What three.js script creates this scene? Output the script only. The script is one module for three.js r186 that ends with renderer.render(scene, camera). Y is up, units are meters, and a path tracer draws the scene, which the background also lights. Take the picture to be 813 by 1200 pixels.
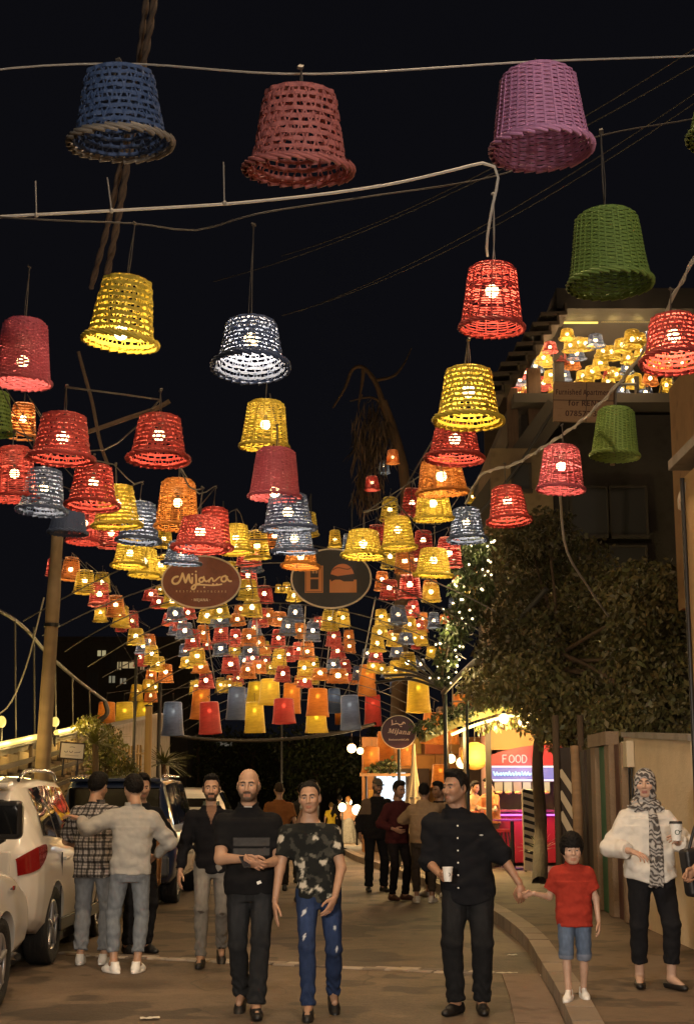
import * as THREE from 'three';
import { mergeGeometries, mergeVertices } from 'three/addons/utils/BufferGeometryUtils.js';
import { ImprovedNoise } from 'three/addons/math/ImprovedNoise.js';
import { RoundedBoxGeometry } from 'three/addons/geometries/RoundedBoxGeometry.js';

// ---------- camera, sky, exposure ----------
const scene = new THREE.Scene();
const PITCH = 10.89 * Math.PI / 180, EYE = 1.6, FOCAL = 1700, PW = 813, PH = 1200;
const camera = new THREE.PerspectiveCamera(2 * Math.atan(PH / 2 / FOCAL) * 180 / Math.PI, PW / PH, 0.1, 900);
camera.position.set(0, EYE, 0);
camera.rotation.set(PITCH, 0, 0);
scene.add(camera);
const renderer = new THREE.WebGLRenderer({ antialias: true });
renderer.toneMapping = THREE.LinearToneMapping;
renderer.toneMappingExposure = 1.6;
renderer.shadowMap.enabled = true;
{ // a clear night sky: almost black, a little paler low down
  const W = 64, H = 32, d = new Float32Array(W * H * 4);
  for (let j = 0; j < H; j++) for (let i = 0; i < W; i++) {
    const k = (j * W + i) * 4, up = Math.max(0, (j + 0.5) / H * 2 - 1), s = 1 + 0.35 * (1 - up);
    d[k] = 0.0018 * s; d[k + 1] = 0.0018 * s; d[k + 2] = 0.0025 * s; d[k + 3] = 1;
  }
  const t = new THREE.DataTexture(d, W, H, THREE.RGBAFormat, THREE.FloatType);
  t.mapping = THREE.EquirectangularReflectionMapping; t.magFilter = THREE.LinearFilter; t.needsUpdate = true;
  scene.background = t; scene.environment = t;
}
const LANTERN_I = 0.62;               // candela of one lantern bulb
const BULB_RGB = [1, 0.68, 0.36];     // warm filament

// ---------- small helpers ----------
const V = (x, y, z) => new THREE.Vector3(x, y, z);
function rng(seed) { let a = seed >>> 0; return () => { a = (a + 0x6D2B79F5) >>> 0; let t = a; t = Math.imul(t ^ (t >>> 15), t | 1); t ^= t + Math.imul(t ^ (t >>> 7), t | 61); return ((t ^ (t >>> 14)) >>> 0) / 4294967296; }; }
const R0 = rng(7);
const PN = new ImprovedNoise();
const noise = (x, y, z) => PN.noise(x, y, z);
const fbm = (x, y, z, o = 4) => { let s = 0, a = 0.5, f = 1; for (let i = 0; i < o; i++) { s += a * PN.noise(x * f, y * f, z * f); a *= 0.5; f *= 2.03; } return s; };
const clamp = (x, a, b) => Math.min(b, Math.max(a, x)), lerp = (a, b, t) => a + (b - a) * t;
const sstep = (a, b, x) => { const t = clamp((x - a) / (b - a), 0, 1); return t * t * (3 - 2 * t); };
const CP = Math.cos(PITCH), SP = Math.sin(PITCH);
// a place in the street from where it was measured: picture coordinates and distance along the lens axis
function at(x, y, zc) {
  const cx = (x - PW / 2) / FOCAL * zc, cy = (PH / 2 - y) / FOCAL * zc;
  return V(cx, EYE + cy * CP + zc * SP, -(zc * CP - cy * SP));
}
function atPlane(x, y, h = 0) { // where the same sight line meets the level h
  const d = at(x, y, 1).sub(V(0, EYE, 0)), t = (h - EYE) / d.y;
  return V(d.x * t, h, d.z * t);
}
function atX(x, y, X) { const d = at(x, y, 1).sub(V(0, EYE, 0)), t = X / d.x; return V(X, EYE + d.y * t, d.z * t); }
function atZ(x, y, Z) { const d = at(x, y, 1).sub(V(0, EYE, 0)), t = Z / d.z; return V(d.x * t, EYE + d.y * t, Z); }

const used = {};
function numbered(n) { const k = used[n] = (used[n] ?? -1) + 1; return k ? n + '_' + String(k).padStart(3, '0') : n; }
function tag(o, label, category, group) { o.userData = { label, category }; if (group) o.userData.group = group; return o; }
function shade(o) { o.castShadow = true; o.receiveShadow = true; return o; }
function thing(name, label, category, pos = V(0, 0, 0), turn = 0, group) {
  const o = new THREE.Group(); o.name = numbered(name); scene.add(o);
  o.position.copy(pos); o.rotation.y = turn;
  return tag(o, label, category, group);
}
function part(name, geos, mat, parent, kind) {
  const m = shade(new THREE.Mesh(Array.isArray(geos) ? mg(geos) : geos, mat));
  m.name = parent === scene ? numbered(name) : name; (parent || scene).add(m);
  if (kind) m.userData.kind = kind;
  return m;
}
function single(name, geos, mat, label, category, group) { const m = part(name, geos, mat, scene); tag(m, label, category, group); return m; }
function struct(name, geos, mat) { const m = part(name, geos, mat, scene); m.userData.kind = 'structure'; return m; }
function mg(list) {
  const a = list.map((g) => {
    const k = g.index ? g.toNonIndexed() : g.clone();
    for (const n of Object.keys(k.attributes)) if (!['position', 'normal', 'uv'].includes(n)) k.deleteAttribute(n);
    if (!k.attributes.normal) k.computeVertexNormals();
    if (!k.attributes.uv) { const p = k.attributes.position, u = new Float32Array(p.count * 2); for (let i = 0; i < p.count; i++) { u[2 * i] = p.getX(i) + p.getZ(i); u[2 * i + 1] = p.getY(i); } k.setAttribute('uv', new THREE.BufferAttribute(u, 2)); }
    return k;
  });
  return a.length === 1 ? a[0] : mergeGeometries(a);
}
const xf = (g, p = [0, 0, 0], r = [0, 0, 0]) => { g.applyMatrix4(new THREE.Matrix4().compose(V(...p), new THREE.Quaternion().setFromEuler(new THREE.Euler(...r)), V(1, 1, 1))); return g; };
// boxes carry uv in metres
function bx(w, h, d, p = [0, 0, 0], r = [0, 0, 0], bev = 0) {
  const g = bev ? new RoundedBoxGeometry(w, h, d, 2, Math.min(bev, w / 2.1, h / 2.1, d / 2.1)) : new THREE.BoxGeometry(w, h, d);
  metricUV(g); return xf(g, p, r);
}
function metricUV(g) {
  const p = g.attributes.position, n = g.attributes.normal, u = new Float32Array(p.count * 2);
  for (let i = 0; i < p.count; i++) {
    const ax = Math.abs(n.getX(i)), ay = Math.abs(n.getY(i)), az = Math.abs(n.getZ(i));
    const [a, b] = ax >= ay && ax >= az ? [p.getZ(i), p.getY(i)] : ay >= az ? [p.getX(i), p.getZ(i)] : [p.getX(i), p.getY(i)];
    u[2 * i] = a; u[2 * i + 1] = b;
  }
  g.setAttribute('uv', new THREE.BufferAttribute(u, 2)); return g;
}
const cyl = (r0, r1, h, p = [0, 0, 0], r = [0, 0, 0], seg = 16) => xf(new THREE.CylinderGeometry(r1, r0, h, seg, 1), p, r);
const sph = (r, p = [0, 0, 0], s = [1, 1, 1], seg = 16) => { const g = new THREE.SphereGeometry(r, seg, Math.max(6, seg >> 1)); g.scale(...s); return xf(g, p); };
function tube(pts, r, seg = 6, per = 1) {
  const c = new THREE.CatmullRomCurve3(pts, false, 'centripetal');
  return new THREE.TubeGeometry(c, Math.max(2, Math.round((pts.length - 1) * per)), r, seg, false);
}
function bar(a, b, r, seg = 8, r1 = r) { // a straight rod from a to b
  const d = b.clone().sub(a), g = new THREE.CylinderGeometry(r1, r, d.length(), seg, 1);
  g.applyQuaternion(new THREE.Quaternion().setFromUnitVectors(V(0, 1, 0), d.clone().normalize())); g.translate((a.x + b.x) / 2, (a.y + b.y) / 2, (a.z + b.z) / 2); return g;
}
function beam(a, b, w, h) { // a straight timber from a to b, w across, h high
  const d = b.clone().sub(a), L = d.length(), g = metricUV(new THREE.BoxGeometry(w, h, L));
  const m = new THREE.Matrix4().lookAt(a, b, Math.abs(d.y) / L > 0.98 ? V(0, 0, 1) : V(0, 1, 0)); m.setPosition(a.clone().add(b).multiplyScalar(0.5)); g.applyMatrix4(m); return g;
}
function sag(a, b, drop, n = 12) { const o = []; for (let i = 0; i <= n; i++) { const t = i / n, p = a.clone().lerp(b, t); p.y -= drop * 4 * t * (1 - t); o.push(p); } return o; }

// ---------- materials ----------
const lin = (r, g, b) => new THREE.Color().setRGB(r, g, b);
function mat(rgb, rough = 0.8, o = {}) { return new THREE.MeshStandardMaterial({ color: lin(...rgb), roughness: rough, side: THREE.DoubleSide, ...o }); }
function phys(rgb, rough = 0.8, o = {}) { return new THREE.MeshPhysicalMaterial({ color: lin(...rgb), roughness: rough, side: THREE.DoubleSide, ...o }); }
function glowMat(rgb, k) { return new THREE.MeshStandardMaterial({ color: lin(0.1, 0.1, 0.1), roughness: 0.5, emissive: lin(...rgb), emissiveIntensity: k }); }
function tex(size, f, srgb = true, rep = 1) { // f(u, v) -> [r, g, b] 0..1 in linear for colour maps
  const d = new Uint8Array(size * size * 4), enc = (c) => (c <= 0.0031308 ? c * 12.92 : 1.055 * Math.pow(c, 1 / 2.4) - 0.055);
  for (let j = 0; j < size; j++) for (let i = 0; i < size; i++) {
    const c = f(i / size, j / size), k = (j * size + i) * 4;
    for (let q = 0; q < 3; q++) d[k + q] = clamp(Math.round(255 * (srgb ? enc(Math.max(0, c[q])) : c[q])), 0, 255);
    d[k + 3] = 255;
  }
  const t = new THREE.DataTexture(d, size, size); t.wrapS = t.wrapT = THREE.RepeatWrapping; t.magFilter = THREE.LinearFilter; t.minFilter = THREE.LinearMipmapLinearFilter; t.generateMipmaps = true;
  if (srgb) t.colorSpace = THREE.SRGBColorSpace; t.repeat.set(rep, rep); t.needsUpdate = true; return t;
}
// noise that repeats over the unit square
const tnoise = (u, v, f, z = 0) => { const a = u * 2 * Math.PI, b = v * 2 * Math.PI, q = f / (2 * Math.PI); return 0.5 * (noise(Math.cos(a) * q + 3.1, Math.sin(a) * q + z, Math.cos(b) * q) + noise(Math.sin(b) * q + 7.7, Math.cos(a) * q + 1.3 + z, Math.sin(a) * q + Math.cos(b) * q)); };
function wrapNoise(size, cells, seed) { // value noise lattice that tiles
  const r = rng(seed), g = new Float32Array(cells * cells); for (let i = 0; i < g.length; i++) g[i] = r();
  return (u, v) => { const x = u * cells, y = v * cells, i = Math.floor(x), j = Math.floor(y), fx = x - i, fy = y - j, s = fx * fx * (3 - 2 * fx), t = fy * fy * (3 - 2 * fy), w = (a, b) => g[((b % cells + cells) % cells) * cells + (a % cells + cells) % cells];
    return lerp(lerp(w(i, j), w(i + 1, j), s), lerp(w(i, j + 1), w(i + 1, j + 1), s), t); };
}
function layered(seed, cells = [4, 9, 19, 41, 97], amps = [0.3, 0.25, 0.2, 0.15, 0.1]) { const l = cells.map((c, i) => wrapNoise(0, c, seed + i)); return (u, v) => l.reduce((s, f, i) => s + amps[i] * f(u, v), 0); }
function canvasTex(w, h, draw) {
  const c = document.createElement('canvas'); c.width = w; c.height = h; const x = c.getContext('2d'); draw(x, w, h);
  const t = new THREE.CanvasTexture(c); t.colorSpace = THREE.SRGBColorSpace; t.magFilter = THREE.LinearFilter; t.anisotropy = 8; return t;
}
const grainTex = (() => { const n = layered(501, [8, 23, 61, 127], [0.2, 0.25, 0.3, 0.25]); return tex(512, (u, v) => { const k = n(u, v); return [k, k, k]; }, false); })();
const woodTint = (() => { const n = layered(77, [3, 11, 31], [0.5, 0.3, 0.2]), s = wrapNoise(0, 64, 12); return tex(512, (u, v) => { const k = 0.55 + 0.45 * (0.5 * n(u, v) + 0.5 * s(u, v * 0.06)); return [k, k * 0.97, k * 0.93]; }); })();
const plasterTint = (() => { const n = layered(31), b = layered(33, [3, 5, 9], [0.4, 0.35, 0.25]); return tex(512, (u, v) => { const k = 0.72 + 0.35 * n(u, v), s = sstep(0.55, 0.72, b(u, v)) * 0.18; return [k * (1 - s), k * (1 - s * 1.1), k * (1 - s * 1.2)]; }); })();
const M = {
  dark: mat([0.02, 0.02, 0.022], 0.6), blackMetal: mat([0.03, 0.03, 0.03], 0.45, { metalness: 0.4 }), pipe: mat([0.11, 0.105, 0.1], 0.42, { metalness: 0.6 }),
  wire: mat([0.07, 0.06, 0.05], 0.6), paleCable: mat([0.36, 0.34, 0.31], 0.5), rope: mat([0.11, 0.08, 0.06], 0.9, { map: woodTint }),
  wood: mat([0.19, 0.12, 0.07], 0.75, { map: woodTint, bumpMap: woodTint, bumpScale: 0.004 }), darkWood: mat([0.05, 0.03, 0.02], 0.7, { map: woodTint }),
  concrete: mat([0.3, 0.27, 0.23], 0.9, { map: plasterTint, bumpMap: grainTex, bumpScale: 0.004 }),
};
M.wood.map = woodTint;
// ---------- ground ----------
const dip = (z) => -0.27 * clamp((-z - 25) / 30, 0, 1);
const asphaltTex = (() => {
  const n = layered(901, [5, 11, 29, 83, 211], [0.28, 0.22, 0.2, 0.16, 0.14]), p = layered(905, [3, 7, 17], [0.5, 0.3, 0.2]), g = wrapNoise(0, 900, 5), st = layered(915, [9, 21, 47], [0.4, 0.35, 0.25]);
  return tex(1280, (u, v) => {
    let k = 0.3 + 0.8 * n(u, v) + 0.3 * (g(u, v) - 0.5);
    k *= 1 - 0.42 * sstep(0.47, 0.56, p(u, v)); k *= 1 - 0.5 * sstep(0.56, 0.63, st(u, v)); k += 0.2 * sstep(0.63, 0.7, st(v + 0.37, u + 0.21));
    const cr = Math.abs(p(u * 1 + 0.31, v + 0.6) - 0.5); k *= 1 - 0.35 * (1 - sstep(0.0, 0.004, cr));
    return [k * 0.98, k * 0.95, k * 0.9];
  });
})();
function sheet(nx, nz, f) { // a grid from f(i/nx, j/nz), with uv in metres
  const p = [], u = [], ix = [];
  for (let j = 0; j <= nz; j++) for (let i = 0; i <= nx; i++) { const v = f(i / nx, j / nz); p.push(v.x, v.y, v.z); u.push(v.x, v.z); }
  for (let j = 0; j < nz; j++) for (let i = 0; i < nx; i++) { const a = j * (nx + 1) + i; ix.push(a, a + 1, a + nx + 1, a + 1, a + nx + 2, a + nx + 1); }
  const g = new THREE.BufferGeometry(); g.setAttribute('position', new THREE.Float32BufferAttribute(p, 3)); g.setAttribute('uv', new THREE.Float32BufferAttribute(u, 2)); g.setIndex(ix); g.computeVertexNormals();
  if (g.attributes.normal.getY(0) < 0) { const k = g.index.array; for (let i = 0; i < k.length; i += 3) { const t = k[i]; k[i] = k[i + 1]; k[i + 1] = t; } g.computeVertexNormals(); }
  return g;
}
const ZR = [60, 10, 4, 0, -4, -8, -12, -16, -20, -25, -30, -35, -40, -45, -50, -55, -80, -140, -500];
const roadMat = mat([0.165, 0.118, 0.08], 0.76, { map: asphaltTex.clone(), bumpMap: grainTex.clone(), bumpScale: 0.006 });
roadMat.map.repeat.set(1 / 9, 1 / 9); roadMat.map.needsUpdate = true; roadMat.bumpMap.repeat.set(1 / 1.1, 1 / 1.1); roadMat.bumpMap.needsUpdate = true;
const road = struct('road', sheet(20, ZR.length - 1, (s, t) => { const z = ZR[Math.round(t * (ZR.length - 1))]; return V((s - 0.5) * 400, dip(z), z); }), roadMat);
// kerb line: where the pavement's stone edge runs, near to far
const KH = 0.13;
const kerbPts = [[712, 1300], [690, 1245], [670.5, 1200], [652, 1158], [632, 1125], [615, 1097], [588, 1074], [545, 1050], [505, 1033], [470, 1019], [440, 1007], [415, 997], [402, 989]].map(([x, y]) => atPlane(x, y, KH));
const kerbCurve = new THREE.CatmullRomCurve3(kerbPts, false, 'centripetal');
const KP = kerbCurve.getSpacedPoints(160);
KP.unshift(V(KP[0].x + 0.6, KH, 20)); KP.push(V(KP[KP.length - 1].x - 3, KH, KP[KP.length - 1].z - 30));
const kN = KP.map((p, i) => { const a = KP[Math.max(0, i - 1)], b = KP[Math.min(KP.length - 1, i + 1)], t = b.clone().sub(a).setY(0).normalize(); return V(-t.z, 0, t.x); }); // points to the pavement
const paveTex = (() => {
  const n = layered(801, [4, 9, 27, 71, 190], [0.3, 0.22, 0.2, 0.16, 0.12]), s = layered(811, [7, 15, 33], [0.4, 0.35, 0.25]);
  return tex(768, (u, v) => { let k = 0.5 + 0.55 * n(u, v); k *= 1 - 0.4 * sstep(0.55, 0.68, s(u, v)); return [k, k * 0.95, k * 0.88]; });
})();
const paveMat = mat([0.17, 0.12, 0.08], 0.85, { map: paveTex, bumpMap: grainTex, bumpScale: 0.006 });
paveMat.map.repeat.set(1 / 3.1, 1 / 3.1);
const pavement = struct('pavement', sheet(1, KP.length - 1, (s, t) => { const i = Math.round(t * (KP.length - 1)), a = KP[i].clone().addScaledVector(kN[i], 0.2); const y = KH + dip(a.z) - 0.004; return s ? V(Math.max(a.x + 0.4, 26), y, a.z) : V(a.x, y, a.z); }), paveMat);
// kerb stones, one by one as far as they can be told apart
const kerbMat = [0, 1, 2].map((i) => mat([[0.26, 0.2, 0.15], [0.23, 0.18, 0.135], [0.29, 0.225, 0.165]][i], 0.85, { map: plasterTint, bumpMap: grainTex, bumpScale: 0.005 }));
const kerb = new THREE.Group(); kerb.name = 'kerb'; kerb.userData.kind = 'structure'; scene.add(kerb);
{
  const r = rng(44); let acc = 0, start = 1;
  const stone = (i0, i1, k) => {
    const a = KP[i0].clone().lerp(KP[i0 + 1], 0.06), b = KP[i1].clone().lerp(KP[i1 - 1], 0.06), n = kN[(i0 + i1) >> 1];
    const g = beam(a.clone().addScaledVector(n, 0.1).setY(KH / 2 + dip(a.z) + (r() - 0.5) * 0.006), b.clone().addScaledVector(n, 0.1).setY(KH / 2 + dip(b.z)), 0.2, KH + 0.02);
    part('kerb_stone', g, kerbMat[k % 3], kerb);
  };
  let k = 0;
  for (let i = 1; i < KP.length - 2; i++) { acc += KP[i].distanceTo(KP[i + 1]); if (acc > 0.62) { stone(start, i + 1, k++); start = i + 1; acc = 0; } }
}
// gutter slabs beside the kerb, near the camera
const gutterPts = [[620, 1262], [603, 1200], [597, 1170], [588, 1143]].map(([x, y]) => atPlane(x, y, 0.006));
{
  const gm = mat([0.2, 0.135, 0.1], 0.85, { map: plasterTint, bumpMap: grainTex, bumpScale: 0.004 }), r = rng(9);
  for (let q = 0; q < 3; q++) {
    const a = gutterPts[q], b = gutterPts[q + 1], near = (p) => { let best = 0, bd = 9; KP.forEach((k, i) => { const d = Math.abs(k.z - p.z); if (d < bd) { bd = d; best = i; } }); return KP[best]; };
    const ka = near(a), kb = near(b), s = new THREE.Shape([[a, 0.012], [b, -0.012]].map(([p, o]) => new THREE.Vector2(p.x, -p.z - o)).concat([[kb, -0.012], [ka, 0.012]].map(([p, o]) => new THREE.Vector2(p.x - 0.01, -p.z - o))));
    const g = new THREE.ExtrudeGeometry(s, { depth: 0.016, bevelEnabled: false }); g.rotateX(-Math.PI / 2); g.translate(0, 0.002 + r() * 0.003, 0); part('gutter_slab', g, gm, road);
  }
}
// a strip of worn stones set across the road
{
  const r = rng(61), A = atPlane(70, 1118), B = atPlane(585, 1142), ms = [[0.4, 0.33, 0.26], [0.27, 0.22, 0.17], [0.44, 0.37, 0.29], [0.15, 0.12, 0.1]].map((c) => mat(c, 0.8, { map: plasterTint }));
  const gs = [0, 1, 2, 3].map((i) => bx(0.19 + 0.015 * i, 0.03, 0.1, [0, 0, 0], [0, 0, 0], 0.012)), L = A.distanceTo(B), dir = B.clone().sub(A).normalize(), ang = Math.atan2(-dir.z, dir.x);
  for (let row = 0; row < 2; row++) for (let x = 0.1 + row * 0.11; x < L; x += 0.225) {
    if (noise(x * 0.9, row * 3.1, 4.4) > 0.32) continue; // stones lost under the asphalt patches
    const m = part('paving_stone', gs[Math.floor(r() * 4)], ms[Math.floor(r() * 4)], road), p = A.clone().addScaledVector(dir, x);
    m.position.set(p.x + (r() - 0.5) * 0.012, -0.004 + r() * 0.008, p.z + (row - 0.5) * 0.125 + (r() - 0.5) * 0.01); m.rotation.y = ang + (r() - 0.5) * 0.09;
  }
}
// litter
{
  const r = rng(5), paper = mat([0.62, 0.58, 0.5], 0.9);
  const scrap = (x, y, w, d, t, label) => { const p = atPlane(x, y, 0.012), g = new THREE.PlaneGeometry(w, d, 6, 4), q = g.attributes.position; for (let i = 0; i < q.count; i++) q.setZ(i, 0.012 * noise(q.getX(i) * 30, q.getY(i) * 30, x) + 0.008 * Math.abs(q.getX(i) / w)); g.rotateX(-Math.PI / 2); g.computeVertexNormals(); const m = single('paper_scrap', g, paper, label, 'litter', 'scraps of paper on the road'); m.position.copy(p); m.rotation.y = t; };
  scrap(176, 1193, 0.14, 0.09, 0.2, 'crumpled white paper scrap on the asphalt nearest the camera');
  scrap(600, 1119, 0.1, 0.06, 0.4, 'small pale paper scrap in the gutter, farthest of the three by the kerb');
  scrap(593, 1140, 0.2, 0.05, 0.15, 'long pale paper strip in the gutter beside the kerb stones');
  scrap(633, 1143, 0.07, 0.05, 0.8, 'tiny pale scrap tight against the kerb stones');
}
// ---------- basket lanterns ----------
const LC = { r: [0.45, 0.045, 0.04], y: [0.64, 0.5, 0.045], o: [0.62, 0.24, 0.03], w: [0.07, 0.11, 0.23], p: [0.6, 0.27, 0.48], g: [0.19, 0.3, 0.06], b: [0.06, 0.11, 0.25], k: [0.5, 0.09, 0.14], d: [0.5, 0.16, 0.15] };
const COLOUR = { r: 'red', y: 'yellow', o: 'orange', w: 'slate grey', p: 'pink', g: 'green', b: 'blue', k: 'rose red', d: 'dusty red' };
const strawTex = (() => { const n = wrapNoise(0, 40, 3), m = layered(71, [6, 17, 45], [0.4, 0.35, 0.25]); return tex(256, (u, v) => { const k = 0.62 + 0.3 * n(u * 0.12, v) + 0.3 * (m(u, v) - 0.3); return [k, k, k]; }); })();
const LM = {}; // weave and rim materials by colour
for (const c in LC) {
  LM[c] = phys(LC[c], 0.72, { map: strawTex, transmission: 0.1, thickness: 0 });
  LM[c + 'f'] = phys(LC[c], 0.72, { map: strawTex, transmission: 0.42, thickness: 0 }); // far baskets: more translucent straw for a stronger glow
  LM[c + 'u'] = phys(LC[c], 0.7, { map: strawTex });   // unlit ones, plain straw
}
const bareStraw = phys([0.26, 0.23, 0.19], 0.6, { map: strawTex });
const slubTex = strawTex.clone(); slubTex.repeat.set(3, 5); slubTex.needsUpdate = true;
const clothOf = {}; for (const c in LC) clothOf[c] = phys(LC[c].map((v) => Math.min(0.9, v * 1.15)), 0.82, { transmission: 0.6, thickness: 0, map: slubTex, bumpMap: slubTex, bumpScale: 0.012 });
const HB = 0.38; // basket height, the mouth down at y = 0
const basketR = (t, flare, top) => lerp(0.198, top, Math.pow(t, 0.95)) + flare * Math.exp(-t * 13) - 0.03 * sstep(0.93, 1, t);
function ribbon(path, wid, th, vertical) { // path(s) -> {p, n}: a flat strip, wid along the wall, th through it
  const pos = [], uv = [], ix = [], N = path.length;
  for (let i = 0; i < N; i++) {
    const { p, n } = path[i], t = path[Math.min(N - 1, i + 1)].p.clone().sub(path[Math.max(0, i - 1)].p).normalize(), b = t.clone().cross(n).normalize(), w = (path[i].w ?? wid) / 2;
    for (const [s, q] of [[-1, 1], [1, 1], [1, -1], [-1, -1]]) { const v = p.clone().addScaledVector(b, s * w).addScaledVector(n, q * th / 2); pos.push(v.x, v.y, v.z); uv.push(i * 0.12, s * 0.5 + q * 0.2); }
    if (i) for (let k = 0; k < 4; k++) { const a = (i - 1) * 4 + k, c = (i - 1) * 4 + (k + 1) % 4; ix.push(a, c, a + 4, c, c + 4, a + 4); }
  }
  const g = new THREE.BufferGeometry(); g.setAttribute('position', new THREE.Float32BufferAttribute(pos, 3)); g.setAttribute('uv', new THREE.Float32BufferAttribute(uv, 2)); g.setIndex(ix);
  const k = g.toNonIndexed(); k.computeVertexNormals(); return k;
}
function weaveGeo(kind, seed, far) {
  const r = rng(seed), out = [], top = kind === 'o' ? 0.145 : 0.15, flare = kind === 'o' ? 0.022 : 0.006, ph = r() * 9;
  const pt = (a, t, off) => { const R = basketR(t, flare, top) + off + 0.003 * noise(Math.cos(a) * 2 + ph, t * 3, Math.sin(a) * 2); return { p: V(Math.cos(a) * R, t * HB, Math.sin(a) * R), n: V(Math.cos(a), 0.13, Math.sin(a)).normalize() }; };
  const loop = (t0, w, th, wob, gaps, cols) => {
    const n = far ? 28 : 64, row = []; let skip = 0;
    for (let i = 0; i <= n; i++) {
      const a = i / n * Math.PI * 2, weave = cols ? 0.004 * Math.sin(a * cols / 2 + gaps * Math.PI) : 0;
      const q = pt(a, clamp(t0 + wob * noise(Math.cos(a) * 3 + t0 * 31, Math.sin(a) * 3, seed), 0.005, 0.999), weave); q.w = w * (0.8 + 0.45 * noise(a * 5, t0 * 40, seed + 3)); row.push(q);
    }
    out.push(ribbon(row, w, th));
  };
  if (kind === 'o') {
    const rows = far ? 8 : 10, cols = far ? 13 : 25;
    for (let k = 0; k < rows; k++) loop((k + 0.75) / (rows + 0.35), 0.66 * HB / rows, 0.0035, 0.008, k % 2, cols);
    for (let k = 0; k < cols; k++) for (const s of [-1, 1]) {
      const a0 = (k + (r() - 0.5) * 0.3) / cols * Math.PI * 2, line = [], n = far ? 5 : 13, sl = s * (1.2 + 0.5 * r()) * Math.PI * 2 / cols * 1.6;
      for (let i = 0; i <= n; i++) { const t = 0.03 + 0.965 * i / n; line.push(pt(a0 + sl * t, t, (i % 2 ? 1 : -1) * 0.0035)); }
      if (!far || r() < 0.95) out.push(ribbon(line, 0.0075, 0.003));
    }
  } else {
    const stakes = kind === 't' ? (far ? 14 : 30) : far ? 9 : 17, rows = kind === 't' ? (far ? 13 : 36) : far ? 11 : 25;
    for (let k = 0; k < rows; k++) {
      if (kind === 's' && r() < 0.1) continue;
      loop((k + 0.7) / (rows + 0.4), (kind === 't' ? 0.97 : 0.66) * HB / rows * (kind === 's' ? 0.75 + 0.5 * r() : 1), 0.004, kind === 't' ? 0.004 : 0.014, k % 2, stakes);
    }
    for (let k = 0; k < stakes; k++) { const a0 = (k + (r() - 0.5) * 0.25) / stakes * Math.PI * 2, line = [], n = far ? 4 : 9; for (let i = 0; i <= n; i++) line.push(pt(a0 + 0.03 * noise(i, k, seed), 0.02 + 0.978 * i / n, 0.003)); out.push(ribbon(line, kind === 't' ? 0.008 : 0.0085, 0.004)); }
  }
  { // the crown: rings and spokes of the closed top
    const Rt = basketR(1, flare, top), rings = far ? 2 : 5;
    for (let k = 0; k < rings; k++) { const row = [], n = far ? 16 : 32, R = Rt * (0.12 + 0.86 * k / Math.max(1, rings - 1)); for (let i = 0; i <= n; i++) { const a = i / n * Math.PI * 2; row.push({ p: V(Math.cos(a) * R, HB + 0.012 * (1 - R / Rt), Math.sin(a) * R), n: V(0, 1, 0) }); } out.push(ribbon(row, Rt * 0.7 / rings, 0.003)); }
    const sp = far ? 6 : 12; for (let k = 0; k < sp; k++) { const a = k / sp * Math.PI * 2; out.push(ribbon([0.02, 0.5, 1].map((q) => ({ p: V(Math.cos(a) * Rt * q, HB + 0.004 + 0.012 * (1 - q), Math.sin(a) * Rt * q), n: V(0, 1, 0) })), 0.01, 0.004)); }
  }
  return mergeVertices(mg(out));
}
function rimGeo(kind, seed, far) { // the plaited border round the mouth: strands laid over one another
  const flare = kind === 'o' ? 0.022 : 0.006, R = basketR(0, flare, 0.15) + 0.002, out = [], n = far ? 9 : 26, r = rng(seed), rad = kind === 'o' ? 0.0105 : 0.0095;
  for (let k = 0; k < n; k++) {
    const pts = []; for (let i = 0; i <= 3; i++) { const a = (k + i * 1.25 / 3 * 1.6) / n * Math.PI * 2, q = i / 3; pts.push(V(Math.cos(a) * (R + 0.008 * Math.sin(q * Math.PI)), lerp(-0.006, 0.02, q) + 0.003 * r(), Math.sin(a) * (R + 0.008 * Math.sin(q * Math.PI)))); }
    out.push(tube(pts, rad * (0.75 + 0.4 * r()), far ? 4 : 5, 1.4));
  }
  return mergeVertices(mg(out));
}
const GEO = {};
for (const k of ['o', 's', 't']) for (let v = 0; v < 3; v++) { GEO[k + v] = [weaveGeo(k, 100 + v * 7, false), rimGeo(k, 30 + v, false)]; }
for (const k of ['o', 's', 't']) for (let v = 0; v < 2; v++) { GEO[k + v + 'f'] = [weaveGeo(k, 300 + v * 5, true), rimGeo(k, 60 + v, true)]; }
const shadeGeo = (() => { // tall cloth lampshade, top nearly closed
  const p = [[0.03, 0.72], [0.2, 0.715], [0.222, 0.69], [0.232, 0.5], [0.25, 0.2], [0.275, 0.0]].map(([a, b]) => new THREE.Vector2(a, b)), g = new THREE.LatheGeometry(p, 28), q = g.attributes.position;
  for (let i = 0; i < q.count; i++) { const a = Math.atan2(q.getZ(i), q.getX(i)), k = 1 + 0.018 * Math.sin(a * 14) * (0.3 + 0.7 * (1 - q.getY(i) / 0.72)); q.setX(i, q.getX(i) * k); q.setZ(i, q.getZ(i) * k); } g.computeVertexNormals(); return g;
})();
const shadeRim = new THREE.TorusGeometry(0.276, 0.008, 5, 28).rotateX(Math.PI / 2);
const bulbGeo = new THREE.IcosahedronGeometry(0.043, 2), bulbTiny = new THREE.IcosahedronGeometry(0.05, 1), socketGeo = new THREE.CylinderGeometry(0.014, 0.017, 0.06, 8);
const bulbMat = glowMat([1, 0.72, 0.36], 9), socketMat = mat([0.04, 0.04, 0.04], 0.6);
const cordGeo = {};
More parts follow.
